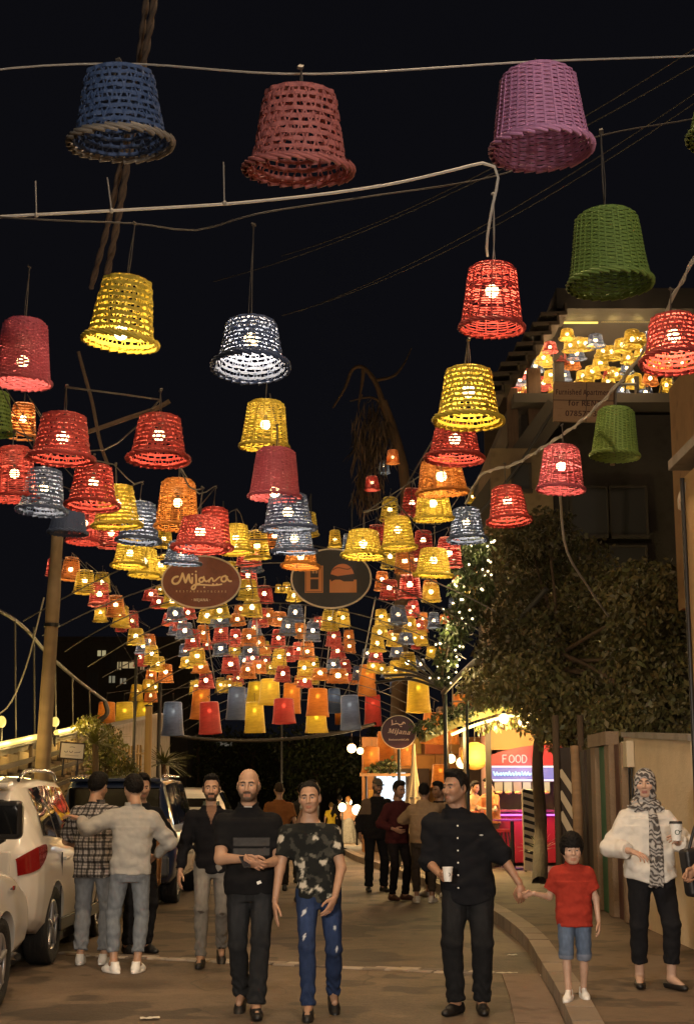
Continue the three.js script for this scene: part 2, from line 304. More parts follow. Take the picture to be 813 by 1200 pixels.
function cordOf(len) { const k = Math.max(0.05, Math.round(len * 20) / 20).toFixed(2), L = +k; return cordGeo[k] ??= mg([tube([V(0, 0, 0), V(0.008, L * 0.4, 0.004), V(0, L, 0)], 0.0045, 5, 4), tube([V(0.03, -0.02, 0), V(0.012, L * 0.35, -0.008), V(0, L * 0.98, 0.004)], 0.0035, 4, 4), bx(0.03, 0.012, 0.02, [0, L, 0], [0.3, 0.4, 0.5])]); }
const anchors = {}; // hanging points by row
const lrand = rng(2024); let nLantern = 0;
function lantern(row, c, kind, x, y0, y1, w, o = {}) {
  const D = kind === 'c' ? 0.56 : kind === 'o' ? 0.44 : 0.41, zc = o.zc ?? D * FOCAL / w, far = w < 34 || kind === 'c', lit = !o.unlit, H = kind === 'c' ? 0.72 : HB;
  const P = at(x, (y0 + y1) / 2, zc), elev = Math.atan2(P.y - EYE, -P.z), shown = (y1 - y0) / FOCAL * zc; // measured height of the silhouette
  const hs = clamp((shown - D * Math.sin(elev) * 0.9) / (H * Math.cos(elev)), 0.68, 1.3);
  const v = Math.floor(lrand() * (far ? 2 : 3)), g = new THREE.Group(); if (o.zc) g.scale.setScalar(clamp(w * zc / FOCAL / D, 0.75, 1.3));
  g.name = numbered('basket_lantern'); scene.add(g); P.y -= H * hs / 2; g.position.copy(P);
  g.rotation.set((lrand() - 0.5) * 0.1, lrand() * 6.28, (lrand() - 0.5) * 0.12 + (o.tilt ?? 0), 'ZXY'); g.rotation.order = 'ZXY';
  if (o.tilt !== undefined) g.rotation.z = o.tilt;
  if (o.pitch !== undefined) g.rotation.x = o.pitch;
  const m = lit ? LM[far && kind !== 'c' ? c + 'f' : c] : LM[c + 'u'];
  if (kind === 'c') { const b = part('shade', shadeGeo, clothOf[c], g); b.scale.y = hs; part('rim', shadeRim, m, g); }
  else { const [a, b] = GEO[kind + v + (far ? 'f' : '')]; const wv = part('weave', a, m, g); wv.scale.set(1, hs, 1); part('rim', b, o.paleRim ? bareStraw : m, g); }
  const by = H * hs * (o.bulb ?? (kind === 'c' ? 0.72 : 0.46 + 0.16 * lrand()));
  if (lit) {
    const bl = part('bulb', far ? bulbTiny : bulbGeo, bulbMat, g); bl.position.y = by;
    const sk = part('socket', socketGeo, socketMat, g); sk.position.y = by + 0.055;
    const L = new THREE.PointLight(lin(...BULB_RGB), LANTERN_I * ({ w: 2.1, r: 1.15, k: 1.1 }[c] ?? 0.9) * (o.i ?? 1) * (kind === "c" ? 0.24 : 1), 0, 2); L.position.y = by; L.castShadow = true; L.shadow.radius = 1.2; L.name = 'bulb_light'; g.add(L);
  }
  const len = o.cord ?? (0.12 + 0.12 * lrand()), cd = part('cord', cordOf(len), o.pale ? M.paleCable : M.wire, g); cd.position.y = H * hs;
  const top = P.clone().add(V(-Math.sin(g.rotation.z) * (H * hs + len), H * hs + len, 0)); // where it hangs
  (anchors[row] ??= []).push({ p: top, o: g, c, kind, lit, w, px: [x, y0, y1, w] });
  return g;
}
const ROWS = { front: 'the uppermost wire', cable: 'the wire under the stout pale cable', 'right wire': 'the twisted cable at the right', 'left wire': 'the looping wire at the upper left', 'middle left strand': 'the strand above the brown oval sign', 'centre strand': 'the strand down mid-street', 'right strand': 'the strand under the red staked basket', 'high strand': 'the high strand by the bare tree', 'fence strand': 'the strand nearest the garden wall', 'sign strand': 'the strand below the brown oval sign', 'back middle strand': 'the strand between both oval signs', 'back right strand': 'the strand below the black oval sign', 'arbour strand': 'the crowded strand above the closed parasol', 'ivy strand': 'the strand in the lit ivy', 'end row': 'the row closing the street', 'side end row': 'the short row over the yucca', terrace: 'the rooftop terrace', 'cafe row': 'the café front' };
const ORD = ['first', 'second', 'third', 'fourth', 'fifth', 'sixth', 'seventh', 'eighth', 'ninth', 'tenth', 'eleventh', 'twelfth', 'thirteenth', 'fourteenth', 'fifteenth', 'sixteenth', 'seventeenth', 'eighteenth', 'nineteenth', 'twentieth', 'twenty first', 'twenty second', 'twenty third', 'twenty fourth', 'twenty fifth', 'twenty sixth', 'twenty seventh', 'twenty eighth', 'twenty ninth', 'thirtieth', ...['first', 'second', 'third', 'fourth', 'fifth', 'sixth', 'seventh', 'eighth', 'ninth'].map((w) => 'thirty ' + w), 'fortieth'];
const WEAVE = { o: 'open weave', s: 'staked', t: 'close weave', c: 'cloth' };
function labelLanterns() { // say which one: colour, and its place along the strand
  for (const row in anchors) {
    const lr = ['end row', 'side end row', 'terrace', 'cafe row', 'front'].includes(row), a = anchors[row].slice().sort((p, q) => (lr ? p.o.position.x - q.o.position.x : q.w - p.w)), total = {}, n = {};
    for (const e of a) total[e.c] = (total[e.c] ?? 0) + 1;
    for (const e of a) {
      n[e.c] = (n[e.c] ?? 0) + 1; const what = e.kind === 'c' ? 'lampshade' : 'basket lantern', few = total[e.c] === 1;
      e.o.userData.label = few ? `the only ${COLOUR[e.c]} ${WEAVE[e.kind]} ${what} on ${ROWS[row]}`.replace('the only', e.lit ? 'only glowing' : 'only unlit') : lr ? `${ORD[n[e.c] - 1]} ${COLOUR[e.c]} ${what} from the left on ${ROWS[row]}` : `${ORD[n[e.c] - 1]} nearest ${COLOUR[e.c]} ${what} on ${ROWS[row]}`;
      e.o.userData.category = e.kind === 'c' ? 'lampshade' : 'lantern'; e.o.userData.group = e.kind === 'c' ? 'tall cloth lampshades' : 'basket lanterns over the street';
    }
  }
}
// rows: colour, weave, x, top, bottom, mouth width as measured; U = unlit
function rowOf(row, text) {
  for (const e of text.trim().split(/\s*;\s*/)) { if (!e) continue; const [c, k, ...n] = e.split(/\s+/), f = n.slice(4).join(''), v = n.slice(0, 4).map(Number); const o = { unlit: f.includes('U'), bulb: f.includes('L') ? 0.12 : undefined }; if (row === 'terrace') { const e = PITCH + Math.atan((600 - v[1]) / FOCAL), z = 10.25 / Math.tan(e); o.zc = z * CP + 10.2 * SP; o.cord = 0.06; o.i = 1.35; } if (row === 'cafe row') { o.zc = 33 + (v[0] % 7) * 0.6; } lantern(row, c, k, ...v, o); }
}
lantern('front', 'b', 'o', 143, 67, 192, 118, { unlit: true, tilt: 0.03, paleRim: true, cord: 0.06, pitch: 0.12 });
lantern('front', 'd', 'o', 350, 90, 224, 124, { unlit: true, tilt: -0.02, cord: 0.1, pitch: 0.16 });
lantern('front', 'p', 't', 633, 66, 198, 116, { unlit: true, tilt: 0.03, cord: 0.06, pitch: 0.02 });
lantern('front', 'g', 't', 858, 66, 184, 106, { unlit: true, cord: 0.2 });
lantern('cable', 'y', 'o', 142, 316, 414, 86, { tilt: -0.1, bulb: 0.16, pitch: 0.06, cord: 0.36 });
lantern('cable', 'w', 'o', 294, 364, 443, 88, { tilt: 0.0, pitch: -0.12, bulb: 0.62, cord: 0.66 });
lantern('cable', 'r', 's', 575, 302, 396, 74, { tilt: -0.03, bulb: 0.6, cord: 0.5, pale: true });
lantern('cable', 'k', 't', 27, 368, 458, 68, { bulb: 0.35, tilt: -0.03, i: 1.1, cord: 0.4 });
lantern('right wire', 'g', 't', 713, 236, 349, 96, { unlit: true, tilt: 0.02, cord: 0.45 });
lantern('right wire', 'r', 'o', 790, 360, 436, 80, { tilt: 0.0, bulb: 0.6, pitch: -0.08 });
lantern('right wire', 'k', 's', 656, 518, 580, 55, { bulb: 0.55 });
lantern('right wire', 'r', 'o', 596, 566, 616, 52, { bulb: 0.6, pitch: -0.08 });
lantern('right wire', 'g', 't', 719, 473, 541, 56, { unlit: true });
lantern('left wire', 'g', 'o', -4, 450, 518, 44, { unlit: true });
rowOf('left wire', 'r o 73 478 547 76; r s 19 520 590 54; w o 50 545 605 58; r o 186 480 547 72; r o 109 540 599 62; y o 138 565 622 58; w t 80 594 628 46 U; r s 98 592 639 40; w o 163 585 639 52; y o 152 630 667 42; y s 169 640 677 36; y o 192 620 643 24');
rowOf('middle left strand', 'o s 208 558 623 52; r o 250 592 646 46; r o 234 606 644 64; y o 277 612 651 40; w o 213 638 657 46; r s 292 632 664 30; y s 302 620 657 31; w o 296 655 668 26; r s 291 664 690 24; y o 291 678 704 27; y s 295 702 723 26; r s 305 712 735 20; w o 298 727 745 20; o s 292 736 758 21; w s 293 755 768 21; k s 296 766 776 19; o s 303 774 789 20');
rowOf('centre strand', 'y s 310 465 531 57; k t 322 521 589 60 L; w o 338 574 626 64; w o 345 622 642 52; y o 362 596 632 24; o o 352 638 665 44; y s 336 682 695 12; y s 344 692 705 18; w o 346 708 729 23; w o 337 722 745 21; w s 366 728 752 19; r s 326 736 763 19; y o 327 760 783 21; r s 331 780 799 20; o s 360 750 775 19; y s 357 773 796 19; r s 357 789 806 19; y s 368 782 806 12');
rowOf('right strand', 'y o 548 423 504 80; r o 532 495 543 68; o s 518 533 584 60; y s 508 572 613 46; r o 482 568 609 28; w o 547 592 637 46; y o 467 603 646 43; r s 441 608 652 24; y o 425 618 656 50; w o 409 622 652 20; r s 525 628 666 33; y o 507 640 678 46; o s 475 640 673 26; k s 487 640 674 17; o s 447 668 694 18; r s 480 672 702 29; y s 505 682 706 23; o s 461 684 704 14');
rowOf('high strand', 'o t 460 526 545 16; w t 450 539 556 14; r t 436 557 576 18; y o 553 574 591 14');
rowOf('fence strand', 'o s 83 652 681 24; y s 99 667 697 26; r s 117 682 711 26; o s 136 697 723 23; y o 142 709 736 23; r s 155 715 738 17; y s 160 736 756 22; w o 168 748 766 20; y s 178 756 779 19; y s 185 769 787 19; o s 194 778 800 19; y t 174 796 812 17; o t 177 808 823 17');
rowOf('sign strand', 'y o 202 694 713 26; w o 206 711 727 26; r o 212 721 739 20; w s 217 729 749 22; r o 226 737 762 22; y s 231 759 779 22; o o 236 774 789 23; r s 242 788 807 20; y s 259 794 812 14; r s 177 690 704 20');
rowOf('back middle strand', 'y o 258 708 723 27; w o 258 720 731 26; r s 259 729 755 20; w s 259 753 769 20; y s 272 751 769 9; r s 271 767 789 24; r s 279 786 802 15; y s 278 799 815 16');
rowOf('back right strand', 'y s 386 713 739 21; r s 372 720 738 10; r s 391 737 758 20; r s 396 756 772 19; w s 391 772 785 19; o s 396 783 801 26; r s 406 783 798 13; w t 419 780 797 13; o s 350 790 808 12');
rowOf('arbour strand', 'w t 467 709 732 22; y s 447 713 736 17; y s 445 732 750 22; y o 442 746 764 21; r s 440 762 776 18; y s 437 774 788 17; r s 481 709 724 17; y s 480 722 741 18; o s 495 714 737 13; w o 508 717 737 17; y s 495 737 758 15; w t 475 742 754 20; w t 465 758 770 18; r s 487 744 762 12; y s 477 764 789 23; w s 493 772 786 13; y s 457 779 797 12; r s 528 715 730 13; o s 520 752 766 14; y o 505 757 772 14');
rowOf('ivy strand', 'y s 552 686 706 19; r s 552 702 719 19; o s 536 668 684 14; w s 531 700 716 13; o s 560 664 680 13');
rowOf('end row', 'w c 203 822 862 27; o c 235 804 843 25; r c 247 822 860 28; w c 277 804 844 25; w c 288 806 840 20; y c 299 822 859 26; y c 316 795 826 27; r c 333 818 848 29; o c 341 800 836 24; o c 372 806 840 28; y c 371 834 858 28; w c 392 804 838 17; w c 411 814 856 26; o c 399 818 856 14; r c 437 812 853 22; o c 430 778 816 23; y c 490 794 835 30; w c 462 790 812 12; y c 300 798 824 24');
rowOf('side end row', 'o c 125 822 856 24; y c 147 822 860 25; y c 168 821 859 22; y t 160 802 822 17');
rowOf('terrace', 'y o 664 382 400 20; w o 697 390 408 23; y o 686 395 411 21; y o 740 386 409 25; y o 729 397 413 24; y o 716 406 422 24; y s 703 417 434 21; w o 675 408 421 23; y o 694 429 444 23; y o 683 434 448 21; r s 644 398 414 18; y o 636 410 428 21; w s 627 422 436 20; r s 615 428 444 17; w s 609 438 452 18; r s 601 443 459 19; y o 607 454 468 21; r s 636 442 458 21; y o 645 432 448 20; w o 661 432 447 18; y o 742 439 455 25; o s 761 437 452 20; w o 729 450 466 20; w o 756 451 468 21; y s 780 440 462 17; y o 722 430 446 20; w o 734 424 438 18; y o 712 440 456 21; r s 656 412 427 18; y o 668 398 412 20; y s 795 432 452 18; y o 772 398 414 22; o s 784 416 432 20; y o 766 420 436 20; y o 690 444 458 19; o o 704 452 467 18; y s 650 448 462 17; r s 622 448 462 17; y o 748 388 408 22; y o 752 404 420 23; o s 670 418 432 20; y o 706 404 418 20');
// the farther baskets that fill the strands in, each behind a nearer one
{
  const r = rng(4242), fill = { 'left wire': 3, 'middle left strand': 8, 'centre strand': 12, 'right strand': 9, 'fence strand': 8, 'sign strand': 11, 'back middle strand': 11, 'back right strand': 11, 'arbour strand': 14, terrace: 12 };
  for (const row in fill) {
    const base = anchors[row].filter((a) => a.w < (row === 'left wire' ? 48 : 34)).slice(); let k = 0;
    for (let i = 0; i < fill[row]; i++) {
      const a = base[Math.floor((i + 0.5 * r()) / fill[row] * base.length)], q = a.px, w = q[3] * (0.72 + 0.16 * r()), h = (q[2] - q[1]) * w / q[3], x = q[0] + (r() < 0.5 ? -1 : 1) * (0.45 + 0.5 * r()) * q[3], y = q[1] + (r() - 0.35) * 0.8 * (q[2] - q[1]);
      lantern(row, 'yroyrwoy'[Math.floor(r() * 8)], 'sos'[Math.floor(r() * 3)], x, y, y + h, w, row === 'terrace' ? { zc: a.o.position.distanceTo(V(0, EYE, 0)) * 0.985 + 0.5, cord: 0.06 } : { i: 0.9 }); k++;
    }
  }
}
// ---------- lamps out of view, some of them added for the light they throw in ----------
function streetLamp(label, pos, h, toward, I, rgb, reach = 1.4, rad = 10) {
  const t = thing('unseen_street_lamp', label, 'street lamp', pos, 0, 'street lamps'), dir = V(toward.x - pos.x, 0, toward.z - pos.z).normalize(), hd = V(dir.x * reach, h, dir.z * reach);
  part('pole', [cyl(0.09, 0.055, h, [0, h / 2, 0]), cyl(0.16, 0.14, 0.5, [0, 0.25, 0])], M.blackMetal, t);
  part('arm', tube([V(0, h - 0.3, 0), V(dir.x * 0.3, h + 0.12, dir.z * 0.3), hd.clone().add(V(0, 0.12, 0))], 0.035, 8, 6), M.blackMetal, t);
  part('lamp_head', xf(bx(0.3, 0.1, 0.42, [0, 0, 0], [0, 0, 0], 0.04), [hd.x, h + 0.1, hd.z], [0, Math.atan2(dir.x, dir.z), 0]), M.blackMetal, t);
  part('lamp_lens', sph(0.14, [hd.x, h + 0.03, hd.z], [1, 0.45, 1], 14), glowMat(rgb, 6), t);
  const L = new THREE.PointLight(lin(...rgb), I, 0, 2); L.position.set(hd.x, h - 0.1, hd.z); L.shadow.radius = rad; L.castShadow = true; L.name = 'lamp_light'; t.add(L);
}
streetLamp('dark street lamp on the pavement beside the ochre house, out of the picture', V(2.6, 0.13, 4.5), 4.6, V(0.5, 0, -6), 95, [1, 0.88, 0.76]);
{ // added mast lamp over the street, out of view, to warm heads and road
  const t = thing('added_mast_lamp', 'tall mast lamp added over the street, out of view', 'street lamp', V(-5.6, 0, -6.5)), h = V(5.9, 12.5, -2);
  part('mast', cyl(0.12, 0.06, 12.6, [0, 6.3, 0]), M.blackMetal, t); part('arm', tube([V(0, 12.4, 0), V(2, 12.9, -0.6), V(5.9, 12.75, -2)], 0.045, 8, 8), M.blackMetal, t); part('lamp_head', bx(0.5, 0.1, 0.3, [h.x, h.y + 0.14, h.z], [0, 0, 0], 0.04), M.blackMetal, t); part('lamp_lens', sph(0.18, h.toArray(), [1, 0.4, 0.8], 14), glowMat([1, 0.7, 0.42], 6), t);
  const L = new THREE.PointLight(lin(1, 0.69, 0.41), 105, 0, 2); L.position.set(h.x, h.y - 0.12, h.z); L.shadow.radius = 16; L.castShadow = true; L.name = 'lamp_light'; t.add(L);
}
{ // added hooded lamp, unseen at the left, to light faces and ochre wall
  const p = V(-2.6, 2.5, 1.2), aim = V(0.55, -0.75, -10.5), t = thing('added_flood_lamp', 'hooded flood lamp added on a stand behind the camera to light the faces', 'lamp', V(p.x, 0, p.z)), d = aim.clone().sub(p).normalize();
  part('stand', [cyl(0.03, 0.025, 2.4, [0, 1.2, 0]), bx(0.6, 0.03, 0.06, [0, 0.02, 0]), bx(0.06, 0.03, 0.6, [0, 0.021, 0])], M.blackMetal, t);
  const h = V(0, 2.5, 0), q = new THREE.Quaternion().setFromUnitVectors(V(0, 0, 1), d), hood = new THREE.CylinderGeometry(0.2, 0.12, 0.26, 20, 1, true); hood.rotateX(Math.PI / 2); hood.applyQuaternion(q); hood.translate(...h.toArray()); part('hood', hood, M.blackMetal, t);
  const ln = new THREE.CylinderGeometry(0.11, 0.11, 0.02, 20); ln.rotateX(Math.PI / 2); ln.applyQuaternion(q); ln.translate(...h.clone().addScaledVector(d, -0.1).toArray()); part('lamp_lens', ln, glowMat([1, 0.86, 0.68], 8), t);
  const L = new THREE.SpotLight(lin(1, 0.84, 0.66), 215, 0, 20 * Math.PI / 180, 0.3, 2); L.position.copy(h).addScaledVector(d, 0.02); L.target.position.copy(h).addScaledVector(d, 5); L.shadow.radius = 11; L.castShadow = true; L.name = 'flood_light'; t.add(L, L.target);
}
{ // added shaded lamp at the left, out of view, to brighten the tree
  const p = V(-5.2, 2.5, -5), aim = V(4.6, 3.0, -24), t = thing('unseen_street_lamp', 'shaded lamp added out of view on the left to brighten the street tree', 'street lamp', V(p.x, 0, p.z), 0, 'street lamps'), d = aim.clone().sub(p).normalize(), h = V(0.35, 2.5, 0), q = new THREE.Quaternion().setFromUnitVectors(V(0, 0, 1), d);
  part('pole', cyl(0.06, 0.05, 2.7, [0, 1.35, 0]), M.blackMetal, t); part('arm', bar(V(0, 2.6, 0), V(0.35, 2.66, 0), 0.03, 8), M.blackMetal, t);
  const hood = new THREE.CylinderGeometry(0.16, 0.1, 0.24, 20, 1, true); hood.rotateX(Math.PI / 2); hood.applyQuaternion(q); hood.translate(...h.toArray()); part('hood', hood, M.blackMetal, t);
  const ln = new THREE.CylinderGeometry(0.09, 0.09, 0.02, 20); ln.rotateX(Math.PI / 2); ln.applyQuaternion(q); ln.translate(...h.clone().addScaledVector(d, -0.09).toArray()); part('lamp_lens', ln, glowMat([1, 0.8, 0.55], 6), t);
  const L = new THREE.SpotLight(lin(1, 0.78, 0.5), 120, 0, 9 * Math.PI / 180, 0.7, 2); L.position.copy(h).addScaledVector(d, 0.02); L.target.position.copy(h).addScaledVector(d, 5); L.shadow.radius = 9; L.castShadow = true; L.name = 'lamp_light'; t.add(L, L.target);
}

// ---------- foliage ----------
function leaves(clumps, n, size, seed, droop = 0.3, slim = 0.5) {
  const r = rng(seed), pos = [], nor = [], uv = [], col = [], tot = clumps.reduce((s, c) => s + c.r ** 2, 0);
  for (const c of clumps) {
    const k = Math.round(n * c.r ** 2 / tot), tone = 0.6 + 0.7 * r();
    for (let i = 0; i < k; i++) {
      const th = r() * 6.283, z = 2 * r() - 1, q = Math.sqrt(1 - z * z), rad = c.r * (0.35 + 0.65 * Math.sqrt(r())) * (1 + 0.3 * noise(q * Math.cos(th) * 2 + c.x, z * 2 + c.y, q * Math.sin(th) * 2 + c.z));
      const p = V(c.x + rad * q * Math.cos(th), c.y + rad * z * (c.s ?? 0.75), c.z + rad * q * Math.sin(th)), s = size * (0.55 + 0.8 * r());
      const d = V(r() - 0.5, r() - 0.5 - droop, r() - 0.5).normalize(), b = d.clone().cross(V(r() - 0.5, r() - 0.5, r() - 0.5)).normalize(), nn = d.clone().cross(b).normalize();
      const tip = p.clone().addScaledVector(d, s).addScaledVector(nn, -s * 0.12), m1 = p.clone().addScaledVector(d, s * 0.45).addScaledVector(b, s * slim / 2), m2 = p.clone().addScaledVector(d, s * 0.45).addScaledVector(b, -s * slim / 2);
      const kc = tone * (0.65 + 0.7 * r()), kr = kc * (0.85 + 0.4 * r()); for (const t of [p, m1, tip, p, tip, m2]) { col.push(kr, kc, kc * 0.9); pos.push(t.x, t.y, t.z); nor.push(-nn.x, -nn.y, -nn.z); uv.push(t.x + t.z, t.y); }
    }
  }
  const g = new THREE.BufferGeometry(); g.setAttribute('position', new THREE.Float32BufferAttribute(pos, 3)); g.setAttribute('normal', new THREE.Float32BufferAttribute(nor, 3)); g.setAttribute('uv', new THREE.Float32BufferAttribute(uv, 2)); g.setAttribute('color', new THREE.Float32BufferAttribute(col, 3)); return g;
}
const leafMat = (rgb) => phys(rgb, 0.55, { vertexColors: true, transmission: 0.3, thickness: 0, map: plasterTint });
const LEAF = { tree: leafMat([0.13, 0.12, 0.045]), mid: leafMat([0.075, 0.1, 0.028]), yellow: leafMat([0.17, 0.17, 0.03]), ivy: leafMat([0.06, 0.09, 0.025]) };
const bark = mat([0.13, 0.085, 0.05], 0.85, { map: woodTint, bumpMap: grainTex, bumpScale: 0.02 });
function limb(pts, r0, r1, seg = 8) { // tapering tube
  const c = new THREE.CatmullRomCurve3(pts), n = Math.max(4, pts.length * 4), g = new THREE.TubeGeometry(c, n, 1, seg, false), p = g.attributes.position;
  for (let i = 0; i <= n; i++) { const t = i / n, o = c.getPointAt(t), R = lerp(r0, r1, t) * (1 + 0.12 * noise(t * 9, r0 * 50, 1)); for (let j = 0; j <= seg; j++) { const k = i * (seg + 1) + j, v = V(p.getX(k), p.getY(k), p.getZ(k)).sub(o).multiplyScalar(R * (1 + 0.1 * noise(j * 1.7, t * 7, r0 * 9))).add(o); p.setXYZ(k, v.x, v.y, v.z); } }
  g.computeVertexNormals(); return g;
}
function treeThing(name, label, base, trunkPts, r0, crown, n, size, m, seed, o = {}) {
  const t = thing(name, label, o.cat ?? 'tree', base, 0, o.group), loc = (p) => p.clone().sub(base), tp = trunkPts.map(loc);
  part('trunk', limb(tp, r0, r0 * 0.55, 10), o.bark ?? bark, t);
  const top = tp[tp.length - 1], r = rng(seed), cl = crown.map((c) => ({ x: c.x - base.x, y: c.y - base.y, z: c.z - base.z, r: c.r, s: c.s }));
  const limbs = cl.filter((_, i) => i % (o.every ?? 2) === 0).map((c) => { const s = tp[Math.max(1, tp.length - 2)].clone().lerp(top, r()), e = V(c.x, c.y - 0.1, c.z), mid = s.clone().lerp(e, 0.5).add(V((r() - 0.5) * 0.3, 0.2 * r(), (r() - 0.5) * 0.3)); return limb([s, mid, e], r0 * 0.32, r0 * 0.08, 6); });
  if (limbs.length) part('limb', limbs, o.bark ?? bark, t);
  part('crown', leaves(cl, n, size, seed, o.droop, o.slim), m, t, 'stuff');
  return t;
}
function clumpsAt(list, jitter, seed) { const r = rng(seed), out = []; for (const [x, y, zc, rad] of list) { const p = at(x, y, zc); out.push({ x: p.x, y: p.y, z: p.z + (r() - 0.5) * jitter, r: rad, s: 0.8 }); } return out; }
{ // the broad street tree on the right pavement
  const base = atPlane(632, 1036, KH - 0.02), zc = 25.5, k = [];
  const r = rng(808), add = (x, y, rad) => k.push([x, y, zc - 2.5 + 4 * r() - (x - 640) * 0.022, rad]);
  for (const [x, y] of [[585, 650], [600, 700], [590, 760], [578, 800], [620, 640], [640, 690], [630, 750], [660, 780], [650, 830], [690, 820], [700, 760], [680, 720], [730, 800], [745, 740], [760, 820], [720, 845], [770, 770], [660, 850], [700, 690], [740, 690], [775, 700], [612, 800], [640, 622], [680, 650], [785, 845], [745, 855]]) add(x, y, 0.5 + 0.28 * r());
  const crown = clumpsAt(k, 1.5, 3).filter((c) => c.z < -12);
  treeThing('street_tree', 'broad dark leafy tree on the right pavement beside the ochre house', base, [base, at(633, 960, 26), at(630, 880, 25.6), at(648, 800, 25.2), at(655, 740, 25)], 0.135, crown, 32000, 0.115, LEAF.tree, 5);
  const q = atPlane(655, 1012, KH); // a second, thinner stem
  const s = thing('tree_stem', 'thin dark bare stem beside the thick trunk of the street tree', 'tree', q); part('trunk', limb([V(0, -0.02, 0), V(0.03, 1.4, 0), V(-0.03, 2.9, 0.1), V(0.05, 3.6, 0)], 0.06, 0.035), bark, s);
}
{ // dark trees that close the street
  const r = rng(71), mk = (label, x, y0, zc, w, n, m, seed) => {
    const b = at(x, 940, zc); b.y = dip(b.z) - 0.05; const cl = [];
    for (let i = 0; i < 13; i++) cl.push([x + (r() - 0.5) * w, lerp(y0, 925, Math.pow(r(), 0.8)), zc + (r() - 0.5) * 3, (0.35 + 0.4 * r()) * w / 40]);
    const top = at(x, y0 + 20, zc); treeThing('background_tree', label, b, [b, b.clone().lerp(top, 0.5), top], 0.16, clumpsAt(cl, 1.5, seed), n, 0.2, m, seed, { group: 'trees closing the end of the street' });
  };
  mk('green bushy tree behind the camouflage shirt, below the end row of lampshades', 372, 868, 62, 70, 4200, LEAF.mid, 11);
  mk('very dark tree beyond the dark blue van, below the grey lampshade', 232, 850, 78, 90, 3600, LEAF.mid, 12);
  mk('dark tree between the bald man and the end row of lampshades', 296, 862, 80, 70, 3200, LEAF.mid, 13);
  mk('dark tree behind the cap and the oval sign pole', 425, 850, 70, 50, 2600, LEAF.mid, 14);
}
{ // bare tree in the dark above the street
  const b = at(462, 940, 46); b.y = -0.27; const t = thing('bare_tree', 'dim leafless tree with drooping branches above the strings of lanterns', 'tree', b), L = (pts) => pts.map(([x, y, z]) => at(x, y, z ?? 46).sub(b));
  part('trunk', limb([V(0, 0, 0), ...L([[470, 700], [474, 560], [462, 510], [448, 470]])], 0.3, 0.14, 8), bark, t);
  part('limb', [limb(L([[448, 470], [438, 445], [424, 430], [414, 432], [404, 455], [390, 478]]), 0.1, 0.03, 6), limb(L([[426, 432], [424, 450], [420, 472]]), 0.07, 0.02, 6), limb(L([[440, 446], [462, 440], [474, 425], [482, 408]]), 0.06, 0.015, 6), limb(L([[452, 478], [436, 466], [410, 470]]), 0.06, 0.015, 6), limb(L([[446, 470], [442, 485], [438, 500]]), 0.04, 0.01, 6), limb(L([[424, 462], [420, 475], [422, 488]]), 0.04, 0.01, 6), limb(L([[464, 510], [440, 515], [412, 524]]), 0.06, 0.015, 6)], bark, t);
  part('dead_frond', leaves(clumpsAt([[436, 510, 46, 0.7], [432, 545, 46, 0.6], [440, 490, 46, 0.5], [430, 570, 46, 0.5]], 0.5, 4).map((c) => ({ ...c, x: c.x - b.x, y: c.y - b.y, z: c.z - b.z, s: 1.6 })), 500, 0.6, 6, 1.2, 0.08), mat([0.1, 0.07, 0.045], 0.9), t, 'stuff');
}
